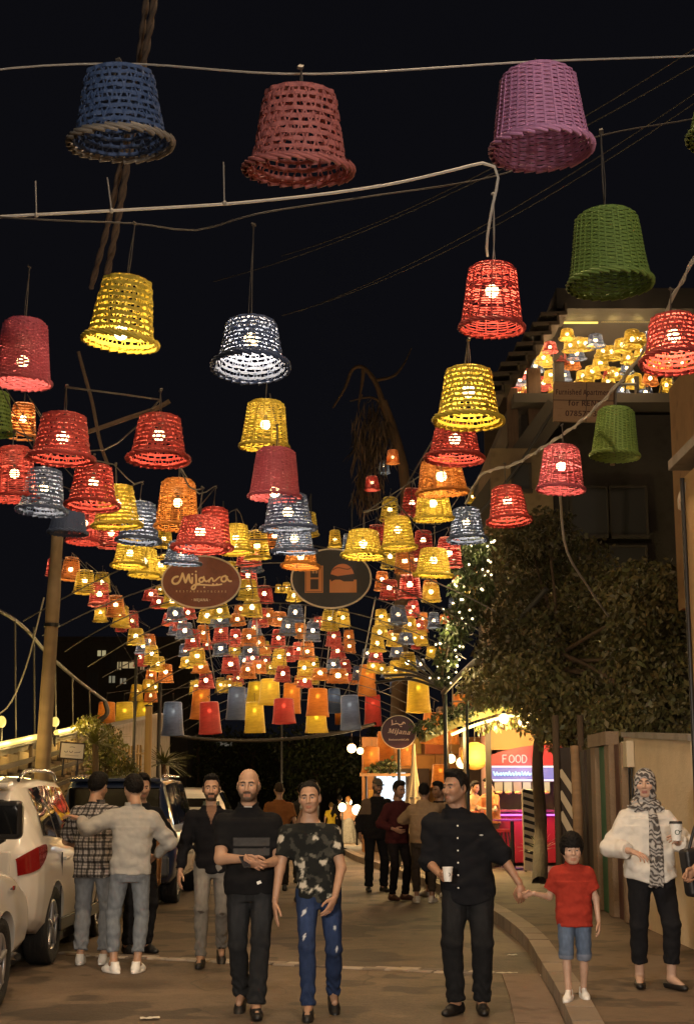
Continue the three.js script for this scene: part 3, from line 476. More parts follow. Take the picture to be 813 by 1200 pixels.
// ---------- left side: wall with slats, strip light, pole ----------
const WX = -5.0;
{
  const g = thing('garden_wall', 'stone garden wall with dark slats along its face, lit along the top', 'wall'), top = (z) => { const a = atX(0, 882, WX), b = atX(150, 848, WX), t = (z - a.z) / (b.z - a.z); return lerp(a.y, b.y, t); };
  const z0 = -10, z1 = -42, core = new THREE.Shape([[-z0, -0.3], [-z1, -0.5], [-z1, top(z1) - 0.06], [-z0, top(z0) - 0.06]].map(([a, b]) => new THREE.Vector2(a, b)));
  const cg = new THREE.ExtrudeGeometry(core, { depth: 0.3, bevelEnabled: false }); cg.rotateY(Math.PI / 2); cg.translate(WX - 0.36, 0, 0); part('wall_core', cg, M.concrete, g);
  const r = rng(31), sm = [[0.3, 0.22, 0.12], [0.36, 0.27, 0.16], [0.25, 0.18, 0.1], [0.4, 0.31, 0.2]].map((c) => mat(c, 0.9, { map: plasterTint, bumpMap: grainTex, bumpScale: 0.012 }));
  for (let k = 0; k < 5; k++) for (let z = -15.5 - (k % 2) * 0.3; z > -32; ) { const w = 0.42 + 0.4 * r(), y = top(z - w / 2) - 0.2 - k * 0.3; part('stone', bx(0.1, 0.275, w - 0.03, [WX - 0.03 + r() * 0.03, y, z - w / 2], [0, 0, 0], 0.02), sm[Math.floor(r() * 4)], g); z -= w; }
  for (let k = 0; k < 5; k++) part('slat', beam(V(WX + 0.1, top(-14) - 0.2 - k * 0.27, -14), V(WX + 0.1, top(-31) - 0.2 - k * 0.27, -31), 0.03, 0.075), M.darkWood, g);
  for (const z of [-15, -19, -23, -27, -31]) part('slat_post', bx(0.05, 1.5, 0.06, [WX + 0.06, top(z) - 0.72, z]), M.darkWood, g);
  part('coping', beam(V(WX - 0.2, top(z0) - 0.02, z0), V(WX - 0.2, top(z1) - 0.02, z1), 0.42, 0.07), M.concrete, g);
  const glow = glowMat([1, 0.66, 0.15], 0.8);
  const strip = (x0, x1, label) => { const a = atX(x0, lerp(876, 842, x0 / 150), WX + 0.08), b = atX(x1, lerp(876, 842, x1 / 150), WX + 0.08), s = thing('strip_light', label, 'strip light', a, 0, 'strip lights on the garden wall'); part('light_tube', tube([V(0, 0.035, 0), b.clone().sub(a).multiplyScalar(0.5).add(V(0, 0.035, 0)), b.clone().sub(a).add(V(0, 0.035, 0))], 0.045, 8, 8), glow, s); part('channel', beam(V(0, -0.02, 0), b.clone().sub(a).add(V(0, -0.02, 0)), 0.12, 0.025), M.blackMetal, s);
    const n = 3; for (let i = 0; i < n; i++) { const p = b.clone().sub(a).multiplyScalar((i + 0.5) / n).add(V(0.16, 0.1, 0)), L = new THREE.PointLight(lin(1, 0.66, 0.2), 1.3, 0, 2); L.position.copy(p); L.castShadow = true; L.shadow.radius = 6; L.name = 'strip_glow'; s.add(L); } };
  strip(-40, 47, 'long yellow strip light on the wall top, nearer than the wooden pole'); strip(66, 92, 'short yellow strip light on the wall top, just beyond the wooden pole');
  const globe = (x, y, label) => { const p = atX(x, y, WX + 0.02), s = thing('wall_lamp', label, 'wall lamp', p, 0, 'globe lamps on the garden wall'); part('globe', sph(0.07, [0, 0, 0], [1, 1.25, 1], 14), glow, s); part('stem', cyl(0.025, 0.02, 0.35, [0, -0.24, 0]), M.blackMetal, s); const L = new THREE.PointLight(lin(1, 0.7, 0.25), 1.0, 0, 2); L.castShadow = true; L.shadow.radius = 5; L.name = 'globe_light'; s.add(L); };
  globe(2, 846, 'glowing globe lamp on the garden wall at the picture edge'); globe(65, 846, 'glowing globe lamp on the garden wall touching the wooden pole');
}
{ // wooden pole
  const a = at(50, 905, 20.2), b = at(68, 622, 20.2), d = b.clone().sub(a), f = a.clone().addScaledVector(d, -a.y / d.y), t = thing('utility_pole', 'tall pale wooden utility pole by the garden wall, leaning slightly', 'pole', f);
  const L = b.clone().sub(f), n = 10, pts = []; for (let i = 0; i <= n; i++) pts.push(L.clone().multiplyScalar(i / n).add(V(0.015 * noise(i, 1, 1), 0, 0)));
  part('shaft', limb(pts, 0.12, 0.085, 14), mat([0.4, 0.3, 0.18], 0.8, { map: woodTint, bumpMap: woodTint, bumpScale: 0.01 }), t);
  part('band', [cyl(0.107, 0.107, 0.05, [L.x * 0.75, L.y * 0.75, L.z * 0.75])], M.blackMetal, t);
}
function signBoard(w, h, draw, px = 256) { return new THREE.MeshStandardMaterial({ map: canvasTex(px, Math.round(px * h / w), draw), roughness: 0.55 }); }
const faceGeo = (w, h) => new THREE.PlaneGeometry(w, h);
{ // small notice on the wall
  const c = at(85, 880, 20.8), t = thing('notice_board', 'small white notice with dark frame and handwriting, on the garden wall', 'sign', c, 0.35); t.rotation.z = -0.07;
  part('frame', bx(0.36, 0.25, 0.03, [0, 0, -0.018], [0, 0, 0], 0.006), M.darkWood, t);
  part('notice', xf(faceGeo(0.32, 0.205), [0, 0, 0.0]), signBoard(0.32, 0.205, (x, w, h) => { x.fillStyle = '#e9dfc4'; x.fillRect(0, 0, w, h); x.strokeStyle = '#2b2118'; x.lineWidth = 5; x.lineCap = 'round'; const s = (p) => { x.beginPath(); p.forEach(([a, b], i) => i ? x.lineTo(a * w, b * h) : x.moveTo(a * w, b * h)); x.stroke(); }; s([[0.38, 0.25], [0.48, 0.22], [0.6, 0.25]]); s([[0.15, 0.55], [0.2, 0.62], [0.28, 0.6], [0.3, 0.52]]); s([[0.38, 0.52], [0.42, 0.62], [0.5, 0.6], [0.52, 0.5]]); s([[0.6, 0.62], [0.7, 0.58], [0.84, 0.56], [0.86, 0.5]]); x.lineWidth = 2.5; s([[0.2, 0.82], [0.35, 0.8], [0.5, 0.83], [0.8, 0.81]]); }), t);
  part('bracket', [bx(0.02, 0.3, 0.02, [-0.1, -0.2, -0.05]), bx(0.02, 0.3, 0.02, [0.1, -0.2, -0.05])], M.blackMetal, t);
}
function spiky(label, pos, n, len, m, seed, up = 0.5) {
  const t = thing('spiky_plant', label, 'plant', pos), r = rng(seed), ls = [];
  for (let i = 0; i < n; i++) { const a = r() * 6.283, e = up + (r() - 0.5) * 1.1, L = len * (0.6 + 0.5 * r()), d = V(Math.cos(a) * Math.cos(e), Math.sin(e), Math.sin(a) * Math.cos(e)), row = []; for (let k = 0; k <= 4; k++) { const q = k / 4; row.push({ p: d.clone().multiplyScalar(L * q).add(V(0, -0.25 * L * q * q, 0)), n: V(0, 1, 0.01), w: 0.045 * (1 - q * 0.9) }); } ls.push(ribbon(row, 0.04, 0.003)); }
  part('leaf', ls, m, t); part('stem', limb([V(0, -pos.y + 0.02, 0), V(0.04, -pos.y / 2, 0), V(0, 0, 0)], 0.07, 0.05), bark, t); return t;
}
spiky('yellow lit spiky yucca above the dark blue van', at(192, 895, 30), 90, 0.75, LEAF.yellow, 8, 0.35);
spiky('spiky palm plant leaning over the garden wall beside the notice', at(112, 872, 24), 80, 0.62, LEAF.yellow, 9, 0.5);
{
  const b = at(128, 930, 25.5); b.y = 0; treeThing('garden_bush', 'yellow green bush spilling over the wall above the plaid shirt', b, [b, at(125, 900, 25.5), at(122, 870, 25.5)], 0.06, clumpsAt([[105, 850, 25.4, 0.26], [118, 862, 25.2, 0.32], [130, 878, 25.4, 0.32], [112, 880, 25, 0.28], [140, 895, 25.6, 0.3], [122, 902, 25.2, 0.34], [150, 905, 26, 0.25]], 0.4, 6), 2400, 0.085, LEAF.yellow, 21, { cat: 'bush' });
}
{ // fence of thin canes beyond the bush, two posts
  const t = thing('cane_fence', 'short fence of yellow upright canes behind the four young men', 'fence', V(0, 0, 0)), m = mat([0.45, 0.3, 0.1], 0.8, { map: woodTint }), r = rng(3);
  for (let i = 0; i < 9; i++) { const a = at(138 + i * 3.4, 872 + r() * 4, 27 + i * 0.35), b = a.clone(); b.y = 0; part('cane', limb([b, b.clone().lerp(a, 0.5).add(V(0.01, 0, 0)), a], 0.026, 0.022, 7), m, t); }
  part('rail', bar(at(136, 885, 27), at(169, 883, 30.2), 0.02), m, t);
  const p = (x, y, zc, rad, label, mm) => { const a = at(x, y, zc), b = a.clone(); b.y = 0; const s = thing('wooden_post', label, 'post', b, 0, 'posts of the arbour'); part('shaft', cyl(rad, rad * 0.9, a.y, [0, a.y / 2, 0], [0, 0, 0], 10), mm, s); part('cap', cyl(rad * 1.15, rad, 0.03, [0, a.y + 0.015, 0]), M.blackMetal, s); };
  p(175, 828, 28, 0.075, 'pale wooden post beside the yucca, below the yellow lampshade', mat([0.42, 0.28, 0.13], 0.8, { map: woodTint })); p(160, 770, 27, 0.03, 'thin dark metal post in front of the cane fence', M.blackMetal);
}
// ---------- arbour: rails and hoops that carry the lanterns ----------
{
  const t = thing('street_arbour', 'pipe arbour arching over the street, hung with basket lanterns', 'arbour', V(0, 0, 0));
  const rail = [[-60, 690, 21.5], [0, 716, 22.5], [28, 735, 23.5], [55, 765, 25], [90, 796, 27.5], [123, 821, 30]].map((a) => at(...a));
  part('rail', tube(rail, 0.032, 10, 6), M.pipe, t); part('rail', tube([at(123, 821, 30), at(126, 836, 30), at(116, 845, 30)], 0.05, 8, 4), M.pipe, t);
  const rr = [[640, 690, 25], [600, 735, 25.5], [566, 766, 26], [540, 790, 27], [519, 812, 28]].map((a) => at(...a)); part('rail', tube(rr, 0.05, 10, 6), M.pipe, t);
  const hoop = (zl, yl, yc, yr, r) => { const pts = []; for (let i = 0; i <= 14; i++) { const q = i / 14, y = lerp(yl, yr, q) + (yc - yl) * 4 * q * (1 - q); pts.push(V(-4.75 + 6.9 * q, y, zl + 0.25 * Math.sin(q * 9 + zl))); } part('hoop', tube(pts, r, 6, 3), M.pipe, t); };
  for (let i = 0; i < 13; i++) { const z = -21 - i * 1.75 - 0.02 * i * i, h = 4.05 - i * 0.07; hoop(z, h, h + 1.1, h + 0.1, 0.011); }
  for (const [x, y0, y1, zc] of [[40, 735, 862, 23.9], [65, 772, 852, 25.6], [85, 792, 850, 27.2], [105, 808, 848, 28.6], [18, 728, 870, 22.9]]) part('drop_rod', bar(at(x, y0, zc), at(x + 1, y1, zc), 0.016), M.pipe, t);
  const post = (x, y, zc, r) => { const a = at(x, y, zc), b = a.clone(); b.y = b.x > 1 ? KH + dip(b.z) - 0.02 : dip(b.z); part('post', bar(b, a, r, 10), M.blackMetal, t); };
  post(521, 808, 28, 0.04); post(546, 784, 27, 0.03); post(188, 800, 33, 0.045); post(330, 848, 48, 0.05);
  for (const [x0, y0, x1, y1, b] of [[450, 792, 522, 808, -8], [462, 783, 522, 808, -5], [476, 775, 522, 808, -2], [440, 800, 522, 810, -9], [488, 769, 521, 806, 0]]) part('awning_rib', tube([at(x0, y0, 30), at((x0 + x1) / 2, (y0 + y1) / 2 + b, 29), at(x1, y1, 28)], 0.03, 6, 5), M.blackMetal, t);
  for (const [x, y, z0, zl] of [[235, 760, 30, 44], [300, 770, 30, 46], [358, 770, 30, 46], [392, 760, 30, 46], [440, 760, 28, 44]]) { const a = at(x, y - 60, z0), b = at(x + (330 - x) * 0.2, y + 50, zl); part('purlin', bar(a, b, 0.014), M.pipe, t); }
  part('end_bar', tube([at(180, 858, 39), at(240, 866, 39.5), at(320, 867, 40), at(400, 858, 39.5), at(440, 848, 39)], 0.05, 6, 6), M.blackMetal, t);
}
// ---------- wires ----------
const wire = (name, label, pts, r, m = M.wire, o) => { const t = single(name, tube(pts, r, 6, 5), m, label, 'cable', o); return t; };
const AN = (row) => anchors[row].map((a) => a.p);
{
  const f = AN('front');
  wire('overhead_wire', 'thin wire across the top carrying the blue, red and pink unlit baskets', [at(-120, 60, 6.1), at(0, 56, 6.2), f[0], f[1], f[2], at(813, 40, 6.2), at(1000, 30, 6.2)].map((p, i) => (i === 2 || i === 3 || i === 4) ? V(p.x, p.y, p.z) : V(p.x, p.y, f[0].z)), 0.0042, M.paleCable);
  wire('overhead_wire', 'stout pale cable sweeping across and bending down to the red staked lantern', [at(-100, 262, 9), at(0, 254, 9), at(130, 247, 9), at(300, 236, 9), at(450, 217, 9), at(540, 197, 9), at(566, 191, 9), at(582, 198, 9), at(583, 212, 9), at(576, 245, 9), at(570, 285, 9.1), at(571, 300, 9.2)], 0.009, mat([0.62, 0.6, 0.56], 0.5));
  const c = AN('cable');
  wire('overhead_wire', 'thin dark wire below the pale cable, carrying the yellow and grey lanterns', [at(-60, 250, 8.6), at(60, 258, 8.6), c[0], V((c[0].x + c[1].x) / 2, (c[0].y + c[1].y) / 2 - 0.04, c[0].z), c[1], at(420, 232, 9), at(585, 205, 9.5), at(700, 160, 10), at(813, 139, 10.4), at(900, 120, 10.4)], 0.005);
  for (const [x, y0, y1, l] of [[43, 212, 252, 'short pale upright tie on the stout cable, first of three'], [131, 208, 247, 'short slanting pale tie on the stout cable, above the yellow lantern'], [263, 190, 238, 'long pale upright tie on the stout cable, farthest right of three']]) { const a = at(x - (x === 131 ? 5 : 1), y0, 9), b = at(x, y1, 9); single('cable_tie', [bar(b, a, 0.005, 6), sph(0.016, [b.x, b.y, b.z], [1, 1, 1], 8)], M.paleCable, l, 'cable tie', 'ties on the pale cable'); }
  const faint = mat([0.07, 0.065, 0.06], 0.7); let i = 0; const faintName = ['uppermost', 'second', 'third', 'lowest'];
  for (const [x0, y0, x1, y1, zc, d] of [[813, 44, 330, 300, 24, 0.5], [813, 70, 250, 330, 24, 0.5], [813, 105, 330, 370, 26, 0.6], [740, 145, 350, 365, 28, 0.4]]) wire('power_line', faintName[i++] + ' of the faint power lines slanting across the dark sky', sag(at(x0 + 80, y0 - 40, zc), at(x1, y1, zc + 14), d), 0.012, faint, 'faint power lines');
  const tw = [at(860, 240, 10), at(812, 306, 10.3), at(790, 345, 10.6), at(770, 385, 11), at(748, 420, 11.4), at(715, 460, 12), at(685, 490, 12.5), at(640, 522, 13.5), at(600, 545, 14.4), at(565, 556, 15), at(545, 590, 15.6)];
  { const g1 = tube(tw, 0.011, 6, 8), tw2 = new THREE.CatmullRomCurve3(tw).getSpacedPoints(120).map((p, i) => p.add(V(0.014 * Math.cos(i * 0.9), 0.014 * Math.sin(i * 0.9), 0))); single('twisted_cable', [g1, tube(tw2, 0.009, 5, 1)], M.paleCable, 'pale twisted cable dropping from the upper right past the hanging lanterns', 'cable'); }
  const ends = { 'left wire': 'looping wire carrying the red lanterns of the upper left', 'middle left strand': 'wire of the strand above the brown oval sign', 'centre strand': 'wire of the strand down the middle of the street', 'right strand': 'wire of the strand under the red staked lantern', 'fence strand': 'wire of the strand nearest the garden wall', 'sign strand': 'wire of the strand below the brown oval sign', 'back middle strand': 'wire of the strand between the two oval signs', 'back right strand': 'wire of the strand below the black oval sign', 'arbour strand': 'wire of the strand over the lit café front', 'high strand': 'wire of the small high strand by the bare tree', 'ivy strand': 'wire of the strand in the ivy by the street tree' };
  for (const row in ends) {
    const a = anchors[row].slice().sort((p, q) => q.p.z - p.p.z).map((q) => q.p), pts = []; a.forEach((p, i) => { if (i && p.distanceTo(a[i - 1]) < 0.25) return; pts.push(p); }); const full = []; pts.forEach((p, i) => { if (i) { const q = pts[i - 1], m = p.clone().lerp(q, 0.5); m.y -= Math.min(0.25, p.distanceTo(q) * 0.06); full.push(m); } full.push(p); });
    single('string_wire', tube(full, 0.0065, 5, 2), M.wire, ends[row], 'cable');
  }
  { const e = anchors['end row'].concat(anchors['side end row']).slice().sort((p, q) => p.p.x - q.p.x).map((q) => V(q.p.x, q.p.y, q.p.z)); single('string_wire', tube(e, 0.008, 5, 2), M.wire, 'wire along the row of tall cloth lampshades that closes the street', 'cable'); }
  for (const [label, pts] of [['loose grey cable hanging against the dark house', [[656, 582, 13.5], [662, 640, 14], [690, 690, 15], [712, 722, 16]]], ['thin cable hanging at the left edge in front of the arbour', [[52, 700, 22], [28, 790, 22], [8, 830, 22], [-10, 842, 22]]]]) wire('loose_cable', label, pts.map((a) => at(...a)), 0.012, M.paleCable);
  // the pair of thick ropes that run up past the blue basket
  const rp = (label, pts, r) => { const c = new THREE.CatmullRomCurve3(pts.map((a) => at(...a))), n = 70, a = [], b = []; for (let i = 0; i <= n; i++) { const p = c.getPointAt(i / n); a.push(p.clone().add(V(r * 0.55 * Math.cos(i * 0.7), 0, r * 0.55 * Math.sin(i * 0.7)))); b.push(p.clone().add(V(-r * 0.55 * Math.cos(i * 0.7), 0, -r * 0.55 * Math.sin(i * 0.7)))); } single('hanging_rope', [tube(a, r, 7, 1), tube(b, r, 7, 1)], M.rope, label, 'rope', 'thick brown ropes'); };
  rp('thick brown rope behind the blue basket, the straighter of the pair', [[186, -40, 9.6], [178, 20, 9.6], [166, 90, 9.6], [150, 190, 9.6], [136, 270, 9.8], [124, 330, 10]], 0.017);
  rp('thick brown rope behind the blue basket, splaying out towards the pink lantern', [[176, -40, 9.8], [168, 30, 9.8], [160, 90, 9.8], [141, 195, 9.8], [125, 270, 10], [107, 338, 10.2]], 0.015);
  wire('dead_branch', 'pale crooked branch above the red lantern beside the yellow one', [at(92, 412, 13), at(101, 445, 13), at(108, 470, 13), at(118, 520, 13), at(127, 546, 13)], 0.017, bark); wire('dead_branch', 'long pale bough pointing at the red lantern under the yellow one', [at(40, 520, 13.4), at(100, 507, 13.4), at(150, 490, 13.4), at(185, 478, 13.3), at(199, 470, 13.3)], 0.022, bark);
}
// ---------- oval hanging signs ----------
function strokes(x, w, h, list) { for (const [lw, ...pts] of list) { x.lineWidth = lw * h; x.beginPath(); pts.forEach((p, i) => { if (!i) x.moveTo(p[0] * w, p[1] * h); else if (p.length === 2) x.lineTo(p[0] * w, p[1] * h); else x.bezierCurveTo(p[0] * w, p[1] * h, p[2] * w, p[3] * h, p[4] * w, p[5] * h); }); x.stroke(); } }
function ovalSign(name, label, c, w, h, bg, rimM, draw, turn, hang) {
  const t = thing(name, label, 'sign', c, turn), el = (a, b) => { const s = new THREE.Shape(); s.absellipse(0, 0, a, b, 0, Math.PI * 2); return s; };
  const bg_ = new THREE.ExtrudeGeometry(el(w / 2, h / 2), { depth: 0.05, bevelEnabled: false, curveSegments: 40 }); bg_.translate(0, 0, -0.05); part('board', bg_, bg, t);
  const fg = new THREE.ShapeGeometry(el(w / 2 * 0.995, h / 2 * 0.995), 40), p = fg.attributes.position, u = fg.attributes.uv; for (let i = 0; i < p.count; i++) u.setXY(i, p.getX(i) / w + 0.5, p.getY(i) / h + 0.5); fg.translate(0, 0, 0.003);
  part('face', fg, new THREE.MeshStandardMaterial({ map: canvasTex(512, Math.round(512 * h / w), draw), roughness: 0.45 }), t);
  const pts = []; for (let i = 0; i <= 48; i++) { const a = i / 48 * Math.PI * 2; pts.push(V(Math.cos(a) * w / 2, Math.sin(a) * h / 2, 0.004)); } part('rim', tube(pts, w * 0.0125, 6, 1), rimM, t);
  if (hang) { for (const [x, y, L] of hang) part('hanger', bar(V(x, y, -0.02), V(x, y + L, -0.02), 0.012, 6), M.blackMetal, t); }
  return t;
}
const rimPaint = mat([0.8, 0.68, 0.52], 0.4);
ovalSign('oval_sign', 'brown oval sign with looping cream script, hanging at the left among lanterns', at(236, 682, 21), 1.13, 0.76, mat([0.12, 0.05, 0.03], 0.5), rimPaint, (x, w, h) => {
  x.fillStyle = '#874930'; x.fillRect(0, 0, w, h); const n = rng(4); for (let i = 0; i < 500; i++) { x.fillStyle = `rgba(${n() < 0.5 ? '30,10,5' : '150,90,60'},0.05)`; x.beginPath(); x.arc(n() * w, n() * h, 3 + n() * 14, 0, 7); x.fill(); }
  x.strokeStyle = x.fillStyle = '#ffe0a8'; x.lineCap = x.lineJoin = 'round';
  strokes(x, w, h, [[0.042, [0.2, 0.4], [0.12, 0.4, 0.11, 0.54, 0.17, 0.54], [0.23, 0.54, 0.24, 0.42, 0.26, 0.34], [0.28, 0.4, 0.28, 0.46, 0.3, 0.51], [0.32, 0.46, 0.32, 0.4, 0.34, 0.36], [0.35, 0.42, 0.35, 0.5, 0.38, 0.52]],
    [0.036, [0.385, 0.42], [0.385, 0.5]], [0.036, [0.43, 0.36], [0.44, 0.5, 0.44, 0.66, 0.39, 0.64], [0.36, 0.62, 0.4, 0.54, 0.48, 0.53]],
    [0.034, [0.52, 0.42], [0.46, 0.4, 0.46, 0.52, 0.51, 0.5], [0.54, 0.48, 0.53, 0.42, 0.53, 0.4], [0.54, 0.48, 0.56, 0.52, 0.6, 0.46]], [0.03, [0.6, 0.5], [0.62, 0.38, 0.65, 0.42, 0.65, 0.48], [0.68, 0.5, 0.7, 0.42, 0.74, 0.4]],
    [0.036, [0.83, 0.4], [0.75, 0.34, 0.73, 0.5, 0.79, 0.49], [0.84, 0.48, 0.82, 0.36, 0.8, 0.38], [0.84, 0.42, 0.84, 0.5, 0.88, 0.48]], [0.03, [0.4, 0.57], [0.52, 0.52, 0.6, 0.6, 0.76, 0.54]]]);
  for (const [a, b] of [[0.385, 0.35], [0.43, 0.3], [0.65, 0.54], [0.7, 0.54], [0.54, 0.6]]) { x.beginPath(); x.arc(a * w, b * h, h * 0.018, 0, 7); x.fill(); }
  x.textAlign = 'center'; x.font = `${h * 0.052}px sans-serif`; [...'RESTAURANT&CAFE'].forEach((c, i) => x.fillText(c, w * (0.19 + i * 0.0445), h * 0.7)); x.fillStyle = '#f1dcc0'; x.font = `bold ${h * 0.075}px sans-serif`; x.fillText('· MIJANA ·', w * 0.5, h * 0.87);
}, 0.05, [[-0.3, 0.3, 0.9], [0.3, 0.3, 0.9]]);
ovalSign('oval_sign', 'black oval sign with two orange pictures and a pale rim, hanging mid-street', at(388, 678, 21), 1.15, 0.86, M.dark, rimPaint, (x, w, h) => {
  x.fillStyle = '#23201d'; x.fillRect(0, 0, w, h); const o = '#d78a48', d = '#2a1710';
  x.fillStyle = o; x.fillRect(w * 0.17, h * 0.28, w * 0.23, h * 0.46); x.fillStyle = d; x.fillRect(w * 0.24, h * 0.33, w * 0.1, h * 0.15); x.fillRect(w * 0.24, h * 0.51, w * 0.1, h * 0.17); x.fillStyle = '#b98a5c'; x.fillRect(w * 0.26, h * 0.37, w * 0.03, h * 0.04); x.fillRect(w * 0.3, h * 0.36, w * 0.03, h * 0.05); x.strokeStyle = '#6b3a1c'; x.lineWidth = 3; x.strokeRect(w * 0.185, h * 0.3, w * 0.2, h * 0.42);
  x.fillStyle = '#dd8046'; x.beginPath(); x.moveTo(w * 0.49, h * 0.46); x.bezierCurveTo(w * 0.5, h * 0.2, w * 0.77, h * 0.16, w * 0.79, h * 0.46); x.fill(); x.fillStyle = o; x.fillRect(w * 0.48, h * 0.52, w * 0.34, h * 0.22); x.fillStyle = d; x.beginPath(); x.moveTo(w * 0.48, h * 0.42); x.lineTo(w * 0.58, h * 0.46); x.lineTo(w * 0.8, h * 0.42); x.lineTo(w * 0.78, h * 0.55); x.lineTo(w * 0.66, h * 0.55); x.lineTo(w * 0.58, h * 0.5); x.lineTo(w * 0.5, h * 0.55); x.fill(); x.strokeStyle = '#7d3d1e'; x.lineWidth = 6; x.beginPath(); x.moveTo(w * 0.52, h * 0.36); x.bezierCurveTo(w * 0.6, h * 0.24, w * 0.7, h * 0.42, w * 0.76, h * 0.3); x.stroke();
}, -0.04, [[-0.3, 0.36, 0.9], [0.3, 0.36, 0.9]]);
{
  const c = at(467, 858, 30), g = ovalSign('oval_sign', 'small dark red oval sign on a pole above the closed parasol', c, 0.72, 0.68, mat([0.08, 0.01, 0.015], 0.5), rimPaint, (x, w, h) => {
    x.fillStyle = '#44101a'; x.fillRect(0, 0, w, h); x.strokeStyle = x.fillStyle = '#f2d2b8'; x.lineCap = x.lineJoin = 'round'; x.textAlign = 'center';
    strokes(x, w, h, [[0.035, [0.68, 0.24], [0.66, 0.18, 0.6, 0.2, 0.62, 0.25], [0.52, 0.28], [0.46, 0.2, 0.4, 0.26, 0.36, 0.26], [0.3, 0.27, 0.32, 0.22, 0.31, 0.14]], [0.03, [0.34, 0.26], [0.3, 0.28]]]); for (const [a, b] of [[0.55, 0.33], [0.58, 0.33], [0.42, 0.17]]) { x.beginPath(); x.arc(a * w, b * h, h * 0.016, 0, 7); x.fill(); }
    x.font = `italic bold ${h * 0.195}px serif`; x.save(); x.translate(w * 0.5, h * 0.55); x.rotate(0.09); x.fillText('Mijana', 0, 0); x.restore(); x.font = `bold ${h * 0.075}px sans-serif`; x.fillText('Restaurant&Café', w * 0.5, h * 0.75);
  }, -0.05, null);
  const f = V(0, -c.y + KH - 0.3, -0.1); part('pole', [bar(f, V(0, 0.3, -0.1), 0.035, 10), bx(0.1, 0.04, 0.12, [0, 0.1, -0.06])], M.blackMetal, g);
}
